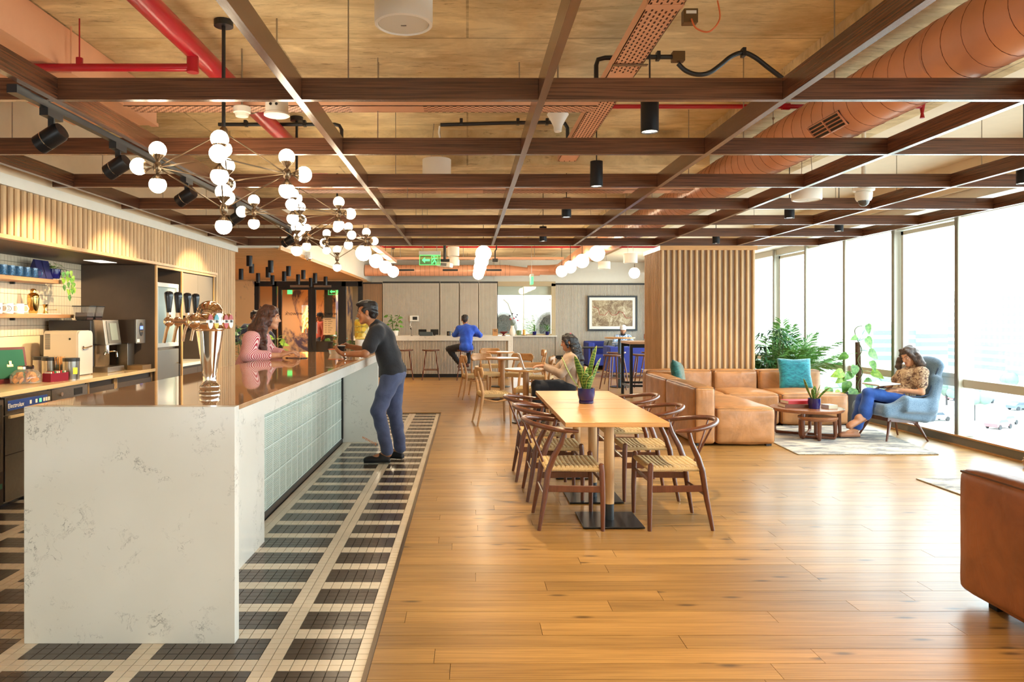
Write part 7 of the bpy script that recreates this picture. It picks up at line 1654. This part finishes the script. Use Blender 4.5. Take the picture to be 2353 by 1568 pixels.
# pothos climbing a moss pole in a dark planter
t = thing('climbing_pothos', 'pothos climbing a moss pole in a dark grey planter by the window', 'potted plant', (5.28,10.12,0)); 
obj('planter', MB().lathe([(0.13,0),(0.15,0.005),(0.185,0.43),(0.175,0.43),(0.165,0.38),(0.002,0.375)], 36), plain('planter_grey', srgb(70,74,76), 0.7, var=0.05), t, smooth=True)
obj('soil', MB().cyl((0,0,0.375),(0,0,0.385),0.163,n=24), M['soil'], t)
obj('moss_pole', MB().tube([(0.08,0,0.38),(0.085,0.0,0.7),(0.075,0,0.95),(0.07,0.0,1.13)], [0.034,0.036,0.034,0.03], 12), M['bark'], t, smooth=True)
obj('vine', MB().tube(spl([(0.11,-0.03,0.39),(0.05,-0.04,0.55),(0.12,-0.035,0.72),(0.05,-0.04,0.88),(0.11,-0.03,1.02),(0.06,-0.02,1.16),(0.03,0,1.28),(0.07,0,1.34),(0.13,0,1.35)]), 0.006, 6), M['stem'], t, smooth=True)
for (x, z, dx, dz, L_) in ((0.17,1.36,0.35,-0.9,0.14),(0.02,1.20,-0.9,-0.3,0.10),(0.16,1.18,0.5,-0.8,0.16),(0.20,1.0,0.8,-0.6,0.17),(-0.12,0.96,-0.8,-0.5,0.13),(0.22,0.86,0.3,-0.9,0.14),(0.0,0.80,-0.3,-0.9,0.15),(-0.18,0.72,-1,-0.3,0.17),(-0.05,0.70,-0.8,-0.6,0.14),(-0.1,0.58,-0.2,-1,0.18),(-0.36,0.50,-0.2,-1,0.16),(-0.02,0.48,-0.3,-1,0.18),(0.16,0.60,0.7,-0.7,0.18),(0.15,0.46,0.3,-1,0.2),(0.25,0.72,0.9,-0.5,0.16),(-0.2,0.44,-0.8,-0.7,0.17),(-0.16,0.64,-0.9,-0.5,0.13),(0.06,0.42,0.2,-1,0.15)):
    heart(t, (x, -0.05-0.03*rnd.random(), z), (dx, rnd.uniform(-0.5,0.1), dz), (0.1,-1,0.35), L_, M['leaf'] if rnd.random() < 0.6 else M['leaf_y'], stem_to=(0.08, -0.02, min(z+0.02, 1.15)))
# palms
def frond(t, base, az, el, L_, nl, lw, ll, mat, droop=0.6):
    base = V3(base); h = V3((math.cos(az), math.sin(az), 0)); pts = []; n = 12
    for i in range(n+1): s = i/n; pts.append(base+h*(L_*math.cos(el)*s*(1+0.15*s))+V3((0,0,L_*(math.sin(el)*s-droop*0.5*s*s))))
    o = obj('frond', MB().tube(pts, [0.006*(1-0.7*i/n) for i in range(n+1)], 5), M['stem'], t, smooth=True); lf = MB(); sd = h.cross(V3((0,0,1)))
    for k in range(nl):
        s = 0.22+0.76*k/nl; i = min(int(s*n), n-1); f = s*n-i; p = pts[i]*(1-f)+pts[i+1]*f; tg = (pts[i+1]-pts[i]).normalized()
        for q in (-1, 1):
            d = (tg*0.75+sd*q*(1.0-0.45*s)+V3((0,0,0.25-0.35*rnd.random()))).normalized(); Lf = ll*(0.55+0.9*math.sin(PI*min(1,s*0.9+0.1)))*rnd.uniform(0.85,1.1); up = d.cross(tg).normalized()*q; ws = tg*lw
            lf.add([p, p+d*Lf*0.4+ws*0.9+V3((0,0,-0.01)), p+d*Lf+V3((0,0,-Lf*0.32)), p+d*Lf*0.4-ws*0.9+V3((0,0,-0.01))], [(0,1,2,3)])
    obj('leaflets', lf, mat, o, kind='stuff'); return o
def wl_(az, L_): return L_*0.55 if math.cos(az) < -0.45 else L_
t = thing('potted_palm', 'large areca palm beside the slatted column behind the sofa', 'potted plant', (5.02,11.75,0))
obj('planter', MB().lathe([(0.16,0),(0.18,0.01),(0.21,0.38),(0.2,0.38),(0.19,0.34),(0.002,0.335)], 30), M['white'], t, smooth=True)
for k in range(20):
    az = k*2.399; el = rnd.uniform(0.7,1.35); frond(t, (0.05*math.cos(az),0.05*math.sin(az),0.33), az, el, wl_(az, rnd.uniform(0.95,1.35)), 24, 0.017, 0.30, M['palm'] if k % 3 else M['leaf'], 0.55)
for az, el, L_ in ((-0.3,0.95,1.45),(-0.55,0.8,1.35),(2.9,1.0,1.1),(-2.0,1.0,1.1),(0.2,0.75,1.4),(-1.2,1.0,1.15),(1.2,1.38,1.45),(-1.6,1.35,1.35),(3.0,1.3,1.3)): frond(t, (0,0,0.33), az, el, wl_(az, L_), 28, 0.017, 0.28, M['palm'], 0.45)
t = thing('potted_lady_palm', 'dark leaved lady palm between the column and the areca palm', 'potted plant', (4.74,11.42,0))
obj('planter', MB().lathe([(0.12,0),(0.13,0.01),(0.15,0.32),(0.14,0.32),(0.002,0.28)], 24), M['white'], t, smooth=True)
for k in range(17):
    az = k*2.4; r_ = rnd.uniform(0.1,0.24); z = rnd.uniform(0.72,1.28); p = V3((r_*math.cos(az), r_*math.sin(az), z)); obj('cane', MB().tube([(0.3*p.x,0.3*p.y,0.28), tuple(p)], 0.006, 5), M['stem'], t)
    lf = MB()
    for q in range(8):
        a = az-1.3+2.6*q/7
        if p.x+0.26*math.cos(a) < -0.37: continue
        d = V3((math.cos(a), math.sin(a), rnd.uniform(-0.1,0.35))).normalized(); s_ = d.cross(V3((0,0,1))).normalized()*0.021; Lf = rnd.uniform(0.2,0.28)
        lf.add([p, p+d*Lf*0.5+s_, p+d*Lf+V3((0,0,-Lf*0.45)), p+d*Lf*0.5-s_], [(0,1,2,3)])
    obj('leaf', lf, M['leaf_d'], t, kind='stuff')
# lobby, counter and sill plants
def bushy(loc, label, h, spread, potm, pr, ph, nl, L_, mat, cat='potted plant', name='potted_plant'):
    t = thing(name, label, cat, loc); obj('planter', MB().lathe([(pr*0.8,0),(pr*0.85,0.005),(pr,ph),(pr*0.92,ph),(0.002,ph*0.86)], 24), potm, t, smooth=True)
    for k in range(max(3, nl//6)):
        a = k*2.1; obj('stem', MB().tube([(0.2*pr*math.cos(a),0.2*pr*math.sin(a),ph*0.8), (spread*0.35*math.cos(a),spread*0.35*math.sin(a),ph+(h-ph)*0.6), (spread*0.6*math.cos(a),spread*0.6*math.sin(a),h)], 0.006, 5), M['stem'], t)
    for k in range(nl):
        a = k*2.399; z = ph*1.05+(h-ph)*(k+0.5)/nl; r_ = spread*(0.25+0.6*rnd.random()); heart(t, (r_*math.cos(a), r_*math.sin(a), z), (math.cos(a), math.sin(a), -0.25+0.5*rnd.random()), (0,0,1) if k % 2 else (-0.2,-0.8,0.6), L_*rnd.uniform(0.8,1.2), mat, stem_to=(r_*0.3*math.cos(a), r_*0.3*math.sin(a), z-0.04))
    return t
bushy((-4.03,13.2,0), 'rubber plant in a black planter at the end of the slatted wall', 1.32, 0.26, M['black'], 0.2, 0.55, 26, 0.15, M['leaf_d'])
bushy((-3.35,13.0,0), 'green gold plant behind the shoulder of the striped shirt', 1.14, 0.24, M['black'], 0.17, 0.5, 22, 0.14, M['leaf_y'])
bushy((-3.95,22.75,0), 'leafy plant in a grey planter behind the glass door', 1.02, 0.38, M['darkcab'], 0.2, 0.55, 26, 0.2, M['leaf'])
bushy((-1.83,18.35,1.0305), 'trailing pothos in a white box on the reception counter', 0.52, 0.24, M['plastic'], 0.12, 0.13, 34, 0.10, M['leaf'])
for x, lb in ((1.99,'left small spider plant in blue pot on the back window sill'), (2.37,'right small spider plant in blue pot on the back window sill')):
    t = thing('potted_spider_plant', lb, 'potted plant', (x,21.92,0.9555), 0, 'spider plants on the window sill'); pot(t, 0.05, 0.062, 0.12, M['navy'], saucer=False)
    for k in range(26):
        a = k*2.399; e_ = rnd.uniform(0.05,0.26); blade(t, (0,0,0.11), (e_*math.cos(a), e_*0.6*math.sin(a), 0.14+rnd.uniform(0.0,0.26)-e_*0.3), 0.011, 0.05, M['leaf'], n=5)
t = thing('potted_palm', 'lobby palm seen through the right door glass', 'potted plant', (-3.62,23.3,0)); obj('planter', MB().lathe([(0.15,0),(0.19,0.4),(0.002,0.38)], 20), M['darkcab'], t, smooth=True)
for k in range(11): frond(t, (0,0,0.38), k*2.4, rnd.uniform(0.7,1.2), rnd.uniform(0.5,0.66), 16, 0.012, 0.24, M['palm'], 0.5)
t = thing('terrace_palm', 'palm fronds behind the terrace window', 'potted plant', (2.55,24.6,0)); obj('planter', MB().lathe([(0.15,0),(0.2,0.5),(0.002,0.48)], 20), M['white'], t, smooth=True)
for k in range(9): frond(t, (0,0,0.48), 2.3+k*0.28, rnd.uniform(0.95,1.3), rnd.uniform(1.1,1.6), 18, 0.014, 0.3, M['leaf_d'], 0.5)
# ================================================================== things on the reception counter and back wall
CT = 1.0305
t = thing('office_phone', 'dark desk phone on the reception counter', 'phone', (-1.02,18.3,CT)); obj('base', MB().prism([(-0.13,0),(0.13,0),(0.13,0.1),(-0.13,0.04)], -0.16, 0.16, Matrix(((0,0,1),(-1,0,0),(0,1,0)))), plain('slate_plastic', srgb(70,84,90), 0.5), t)
for x, lb in ((-1.13,'left black monitor back on the reception counter'), (-0.83,'right black monitor back on the reception counter')):
    t = thing('monitor', lb, 'monitor', (x,18.62,CT), 0, 'monitors on the reception counter'); obj('screen', MB().cbox((0,0,0.085), (0.2,0.03,0.14), rotm(math.radians(12),0,0)), M['black'], t, bevel=0.006); obj('stand', MB().beam((0,0.03,0.0),(0,0.02,0.06),0.05,0.03), M['black'], t)
t = thing('table_microphone', 'thin black gooseneck microphone on the reception counter', 'microphone', (-1.39,18.4,CT)); obj('stem', MB().tube([(0,0,0),(0,0,0.12),(-0.02,0,0.17)], 0.006, 6), M['black'], t); obj('head', MB().cyl((-0.02,0,0.165),(-0.03,0,0.19),0.012,n=8), M['black'], t); obj('foot', MB().cyl((0,0,0),(0,0,0.01),0.03,n=12), M['black'], t)
t = thing('mug', 'black printed mug on the reception counter beside the blue shirt', 'mug', (-0.46,18.3,CT), 0); obj('cup', MB().lathe([(0.045,0),(0.05,0.004),(0.05,0.11),(0.045,0.11),(0.043,0.01)], 18), M['black'], t, smooth=True); obj('handle', MB().tube([(0.045,0,0.09),(0.085,0,0.09),(0.085,0,0.03),(0.045,0,0.03)],0.007,6), M['black'], t); obj('printed_mark', MB().box(-0.02,0.02,-0.0515,-0.049,0.03,0.08), M['grout'], t)
t = thing('menu_stand', 'white menu clipboard standing in front of the blue shirt', 'sign', (-0.27,18.3,CT)); obj('board', MB().cbox((0,0,0.105),(0.1,0.01,0.2),rotm(math.radians(-8),0,0)), M['oak_x'], t); obj('sheet', MB().cbox((0,-0.008,0.1),(0.085,0.003,0.16),rotm(math.radians(-8),0,0)), M['plastic'], t); obj('foot', MB().box(-0.05,0.05,-0.01,0.05,0,0.01), M['oak_x'], t)
t = thing('wood_sign', 'small wooden sign with dark lettering on the counter', 'sign', (0.69,18.3,CT)); obj('board', MB().box(-0.065,0.065,-0.012,0.012,0,0.17), wood('sign_wood', srgb(186,132,80), srgb(214,164,108), 'X', 0.5, rand=0), t)
ln = MB(); [ln.box(-0.045,0.045-0.02*(k % 2),-0.0135,-0.012,0.14-k*0.02,0.15-k*0.02) for k in range(3)]; obj('lettering', ln, M['black'], t)
t = thing('glass_rack', 'clear acrylic tray on the counter beside the blue shirt', 'tray', (0.36,18.3,CT)); obj('tray', MB().box(-0.09,0.09,-0.05,0.05,0,0.03), M['jar'], t)
t = thing('fruit_bowl', 'dark red footed bowl on the reception counter', 'bowl', (0.90,18.35,CT)); obj('bowl', MB().lathe([(0.045,0),(0.05,0.01),(0.02,0.02),(0.02,0.035),(0.08,0.07),(0.125,0.105),(0.118,0.105),(0.07,0.075),(0.01,0.05)], 26), plain('bowl_red', srgb(118,34,36), 0.3), t, smooth=True)
t = thing('flower_vase', 'white textured vase with red and dark blossoms', 'vase', (1.12,18.35,CT)); obj('vase', MB().lathe([(0.05,0),(0.075,0.03),(0.08,0.09),(0.06,0.16),(0.04,0.21),(0.044,0.25),(0.038,0.25),(0.03,0.2)], 22), M['plastic'], t, smooth=True)
for k in range(7):
    a = k*2.4; tp_ = (0.1*math.cos(a)+0.03, 0.06*math.sin(a), 0.38+0.028*k); obj('stem', MB().tube([(0,0,0.2), (tp_[0]*0.5,tp_[1]*0.5,0.32), tp_], 0.003, 5), M['stem'], t); obj('blossom', MB().sph(tp_, 0.028, 8, (1,1,0.7)), [plain('bloom_red', srgb(196,40,66), 0.6), plain('bloom_dark', srgb(52,50,54), 0.7)][k > 2] if k in (0,3) else bpy.data.materials['bloom_red' if k <= 2 else 'bloom_dark'], t, smooth=True)
t = thing('potted_snake_plant', 'snake plant in a sage green pot on the reception counter', 'potted plant', (1.28,18.35,CT)); pot(t, 0.055, 0.066, 0.13, plain('sage_glaze', srgb(112,136,92), 0.3), saucer=False)
for (x, y, z, w) in ((-0.03,0,0.22,0.024),(0.03,0.02,0.16,0.02),(0.09,0,0.13,0.018),(-0.08,0,0.14,0.018),(0.01,-0.02,0.12,0.022)): blade(t, (x*0.2,y,0.11), (x,y,0.13+z), w, 0.0, M['snake'], edge=M['edge_y'])
t = thing('candle', 'yellow pillar candle on a dark plate on the counter', 'candle', (1.41,18.33,CT)); obj('wax', MB().cyl((0,0,0.012),(0,0,0.15),0.035,n=18), plain('wax_yellow', srgb(226,174,90), 0.5), t, smooth=True); obj('plate', MB().lathe([(0.06,0),(0.085,0.006),(0.085,0.011),(0.05,0.011)],22), M['blackm'], t, smooth=True)
t = thing('wall_intercom', 'white door intercom with dark screen on the fluted panel', 'intercom', (-1.50,20.90,1.46)); obj('case', MB().box(-0.13,0.13,-0.02,0.02,-0.08,0.08), M['plastic'], t, bevel=0.006); obj('screen', MB().box(-0.05,0.08,-0.0225,-0.02,-0.04,0.05), M['black'], t); obj('handset_cord', MB().tube([(-0.1,0,-0.08),(-0.12,-0.01,-0.2),(-0.08,0,-0.24)],0.01,6), M['plastic'], t)
t = thing('wall_socket', 'black socket strip on the fluted wall behind the typing woman', 'socket', (2.80,21.93,0.30)); obj('plate', MB().box(-0.17,0.17,-0.012,0.012,-0.05,0.06), M['black'], t, bevel=0.004); obj('plug', MB().box(0.02,0.06,-0.04,-0.012,-0.02,0.02), M['black'], t); obj('cable', MB().tube([(0.04,-0.03,-0.02),(0.10,-0.04,-0.14),(0.06,-0.05,-0.28)],0.006,6), M['black'], t)
t = thing('water_dispenser', 'lemon slice water dispenser with white base at the bar end', 'dispenser', (-1.22,8.52,bz+0.0005))
obj('base', MB().lathe([(0.07,0),(0.075,0.006),(0.075,0.15),(0.065,0.155)], 26), M['plastic'], t, smooth=True); obj('tank', MB().lathe([(0.07,0.158),(0.082,0.17),(0.084,0.36),(0.07,0.385)], 26), thin_glass('lemon_water', (0.98,0.9,0.5), 0.04, op=0.25, opc=(0.9,0.75,0.15)), t, smooth=True); obj('lid', MB().cyl((0,0,0.386),(0,0,0.40),0.072,n=22), M['steel'], t, smooth=True); obj('tap', MB().cyl((0,-0.075,0.05),(0,-0.12,0.05),0.01,n=10), M['chrome'], t)
lem = plain('lemon_flesh', srgb(236,206,70), 0.4); lrd = plain('lemon_rind', srgb(206,150,24), 0.4)
for k in range(12):
    a = -PI*0.95+k % 4*0.62; z = 0.205+(k//4)*0.066; R_ = rotm(PI/2,0,a+PI/2); c = V3((0.078*math.cos(a),0.078*math.sin(a),z))
    s_ = obj('lemon_slice', MB().lathe([(0.0,-0.002),(0.024,-0.002),(0.024,0.002),(0.0,0.002)],14,c,R_), lem, t); obj('rind', MB().lathe([(0.024,-0.003),(0.029,-0.003),(0.029,0.003),(0.024,0.003)],14,c,R_,caps=False), lrd, s_)
t = thing('terracotta_vase', 'terracotta vase with sprigs on the tall black table', 'vase', (3.43,13.95,1.0305)); obj('vase', MB().lathe([(0.05,0),(0.09,0.05),(0.09,0.12),(0.05,0.2),(0.035,0.24),(0.04,0.25)], 22), plain('terracotta', srgb(176,96,72), 0.7), t, smooth=True)
for k in range(6): a = k*1.1; blade(t, (0,0,0.24), (0.12*math.cos(a),0.1*math.sin(a),0.36), 0.01, 0.03, M['leaf'], n=5)
# hanging egg chairs on the terrace
def egg(x, y, label, s=1):
    t = thing('hanging_chair', label, 'hanging chair', (x,y,0), 0, 'hanging egg chairs'); F = Field(0.03); F.ell((0,0,1.1),(0.46,0.42,0.58)).ell((0,-0.34,1.12),(0.34,0.42,0.46),None,0.03,-1).ell((0,0.0,1.1),(0.42,0.38,0.54),None,0.02,-1)
    field_obj('woven_shell', F, plain('grey_wicker_%s' % s, srgb(126,128,130), 0.8, var=0.3, vscale=30), t, 0.03); obj('cushion', MB().sph((0,-0.05,0.78),0.3,14,(1,0.9,0.4)), M['plastic'], t, smooth=True)
    obj('stand', MB().tube([(s*0.35,0.2,0.03),(s*0.42,0.25,0.6),(s*0.36,0.2,1.4),(s*0.16,0.1,1.95),(0,0,2.1)],0.03,8), M['steel'], t, smooth=True); obj('chain', MB().cyl((0,0,1.66),(0,0,2.1),0.012,n=6), M['steel'], t); obj('base_ring', MB().lathe([(0.46,0),(0.5,0),(0.5,0.04),(0.46,0.04)],24), M['steel'], t)
egg(1.18,24.2,'left grey egg chair hanging on the terrace behind the window'); egg(2.62,23.6,'right grey egg chair hanging on the terrace behind the window')
# ================================================================== lobby signs and neon
for x, lb in ((-5.22,'small green exit sign on the left lobby door'), (-4.0,'green running man sign behind the right lobby door')):
    if x < -5: t = thing('exit_sign', lb, 'exit sign', (-5.1,YD+0.5,2.27)); obj('panel', MB().box(-0.07,0.07,-0.01,0.01,-0.11,0.11), GREEN, t); obj('bracket', MB().cyl((0,0,0.11),(0,0,0.35),0.01,n=6), M['steel'], t)
    else:
        t = exit_sign((-3.82,YD+0.6,2.33), 1.0, lb); [obj('hanger', MB().cyl((q,0,0.07),(q,0,0.32),0.004,n=6), M['steel'], t) for q in (-0.12,0.12)]
for x in (-4.86, -3.90): text('door_lettering', 'wework', 0.15, (x, YD-0.012, 1.60), (PI/2,0,0), M['black'], bpy.data.objects['door_1' if x < -4.4 else 'door_2'], 0.001, mirror=True)
t = thing('notice', 'beige printed notice taped inside the right lobby door', 'notice', (-3.87,YD-0.012,1.24)); obj('sheet', MB().box(-0.17,0.17,-0.004,0.0,-0.24,0.22), plain('notice_paper', srgb(214,182,138), 0.6), t)
ln = MB(); [ (ln.box(-0.13,-0.07,-0.006,-0.004,0.13-k*0.06,0.142-k*0.06), ln.box(-0.04,0.09-0.03*(k % 3),-0.006,-0.004,0.13-k*0.06,0.142-k*0.06)) for k in range(6)]; ln.box(-0.13,0.05,-0.006,-0.004,0.18,0.195); obj('printed_text', ln, M['grout'], t)
obj('holder_clip', MB().box(-0.18,0.18,-0.006,0.001,0.22,0.25), M['steel'], t)
NE = emis('orange_neon', (1.0,0.30,0.03), 14.0)
t = thing('neon_sign', 'glowing orange neon script on the lobby wall behind the glass', 'neon sign', (-4.97,22.7,1.45), math.radians(20))
for pts in ([(-0.10,0,-0.42),(-0.04,0,-0.1),(0.02,0,0.30),(0.05,0,0.38)], [(-0.08,0,-0.05),(0.02,0,0.08),(0.10,0,0.02),(0.02,0,-0.10),(-0.06,0,-0.18)], [(-0.05,0,0.12),(0.06,0,0.3),(0.12,0,0.22),(0.03,0,0.08)], [(-0.02,0,-0.3),(0.06,0,-0.15),(0.08,0,-0.28)]): obj('neon_tube', MB().tube(pts, 0.022, 8), NE, t, smooth=True)
obj('back_rail', MB().box(-0.12,0.12,0.03,0.05,-0.45,0.42), M['jar'], t)
l = bpy.data.lights.new('neon_glow', 'POINT'); l.energy = 7; l.color = (1,0.3,0.06); l.shadow_soft_size = 0.2; o = bpy.data.objects.new('neon_glow', l); COL.objects.link(o); o.location = (-4.97,22.45,1.5)
t = thing('tub_chair', 'dark tub chair behind the glass lobby door', 'armchair', (-4.3,21.6,0)); obj('shell', MB().lathe([(0.30,0.36),(0.36,0.42),(0.37,0.78),(0.32,0.78),(0.31,0.46),(0.002,0.45)],24), M['darkcab'], t, smooth=True)
for q in range(4): a = PI/4+q*PI/2; obj('leg', MB().cyl((0.24*math.cos(a),0.24*math.sin(a),0),(0.2*math.cos(a),0.2*math.sin(a),0.37),0.014,0.018,8), M['blackm'], t)
t = thing('wicker_basket', 'small pale wicker basket with wire handle at the right frame edge', 'basket', (5.505,7.12,0.0)); bkm = MB()
for k in range(7): bkm.lathe([(0.10+0.012*math.sin(k),k*0.028),(0.115+0.012*math.sin(k),k*0.028+0.014),(0.10+0.012*math.sin(k),k*0.028+0.028)],18,caps=False)
obj('weave', bkm, plain('wicker', srgb(196,150,92), 0.8, var=0.2, vscale=40), t); obj('floor_disc', MB().cyl((0,0,0),(0,0,0.01),0.10,n=18), M['oak_x'], t); obj('handle', MB().tube([(0.1,0,0.19),(0.09,0,0.32),(0,0,0.40),(-0.09,0,0.32),(-0.1,0,0.19)],0.005,6), M['steel'], t, smooth=True)
# ================================================================== the city outside the windows
GZ = -14.0
struct('ground_outside', MB().box(8, 420, -60, 420, GZ-1, GZ), plain('parking_concrete', srgb(196,196,192), 0.9, var=0.1, vscale=0.05))
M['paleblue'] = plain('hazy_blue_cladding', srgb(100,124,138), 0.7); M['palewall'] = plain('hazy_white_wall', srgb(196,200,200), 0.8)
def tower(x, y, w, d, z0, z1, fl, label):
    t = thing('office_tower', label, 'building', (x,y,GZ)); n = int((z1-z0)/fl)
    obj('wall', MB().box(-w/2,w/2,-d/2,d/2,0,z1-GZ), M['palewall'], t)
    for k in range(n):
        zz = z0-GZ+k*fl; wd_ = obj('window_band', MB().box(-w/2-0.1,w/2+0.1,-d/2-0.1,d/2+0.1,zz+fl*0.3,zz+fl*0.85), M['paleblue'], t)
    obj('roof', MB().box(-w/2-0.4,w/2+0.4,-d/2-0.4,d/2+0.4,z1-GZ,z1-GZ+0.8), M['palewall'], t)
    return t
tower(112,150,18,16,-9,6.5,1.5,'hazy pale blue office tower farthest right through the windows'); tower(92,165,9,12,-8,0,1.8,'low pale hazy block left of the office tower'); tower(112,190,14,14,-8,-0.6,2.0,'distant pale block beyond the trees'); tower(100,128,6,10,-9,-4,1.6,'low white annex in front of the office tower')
carw = [plain('car_paint_%d' % i, c, 0.3) for i, c in enumerate((srgb(150,156,160), srgb(80,92,104), srgb(128,84,88)))]
tyre = plain('tyre', srgb(44,48,52), 0.8); cgl = plain('car_glass', srgb(64,78,90), 0.2)
def car(x, y, rz, m, label):
    t = thing('car', label, 'car', (x,y,GZ), rz, 'parked cars outside'); b = MB().prism([(-2.1,0.35),(2.1,0.35),(2.15,0.7),(1.9,0.85),(1.0,0.92),(0.5,1.4),(-1.2,1.42),(-1.9,0.95),(-2.15,0.85)], -0.85, 0.85, Matrix(((1,0,0),(0,0,1),(0,1,0))))
    obj('body', b, m, t, bevel=0.06); obj('window_band', MB().prism([(0.9,0.95),(0.45,1.33),(-1.15,1.35),(-1.7,0.98)], -0.87, 0.87, Matrix(((1,0,0),(0,0,1),(0,1,0)))), cgl, t)
    for xx in (-1.35,1.35):
        for yy in (-0.8,0.8): obj('wheel', MB().cyl((xx,yy-0.1,0.34),(xx,yy+0.1,0.34),0.34,n=16), tyre, t, smooth=True)
for i, (px_, d_) in enumerate(((2150,112),(2110,128),(2085,120),(2310,108),(2345,125),(2295,104),(2030,150),(2260,135),(2200,140))):
    car((px_-VX)*d_/FPX, d_, 0.2+0.3*(i % 2), carw[i % 3 if i != 5 else 2], ['white car parked nearest the middle of the window','grey car behind the white parked car','pinkish car at the left of the parked row','white van-like car low in the right window','grey car high in the right window','pinkish car at the low right of the window','far white car near the climbing pothos','far grey car under the office tower','far pinkish car under the trees'][i])
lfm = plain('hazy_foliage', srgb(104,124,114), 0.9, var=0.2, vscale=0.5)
for i in range(14):
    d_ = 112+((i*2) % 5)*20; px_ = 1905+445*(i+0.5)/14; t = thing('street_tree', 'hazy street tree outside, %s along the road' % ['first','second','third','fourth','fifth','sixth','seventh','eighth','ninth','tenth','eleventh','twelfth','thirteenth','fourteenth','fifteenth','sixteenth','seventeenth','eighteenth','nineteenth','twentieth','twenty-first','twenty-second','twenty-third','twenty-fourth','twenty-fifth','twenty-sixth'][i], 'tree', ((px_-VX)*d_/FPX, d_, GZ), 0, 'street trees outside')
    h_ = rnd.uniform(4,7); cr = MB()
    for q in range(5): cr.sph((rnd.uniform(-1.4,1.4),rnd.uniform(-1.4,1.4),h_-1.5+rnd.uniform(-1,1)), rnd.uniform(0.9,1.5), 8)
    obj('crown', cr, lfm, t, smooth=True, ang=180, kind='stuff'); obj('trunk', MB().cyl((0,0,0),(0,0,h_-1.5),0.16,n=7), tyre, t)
# ------------------------------------------------------------------ end
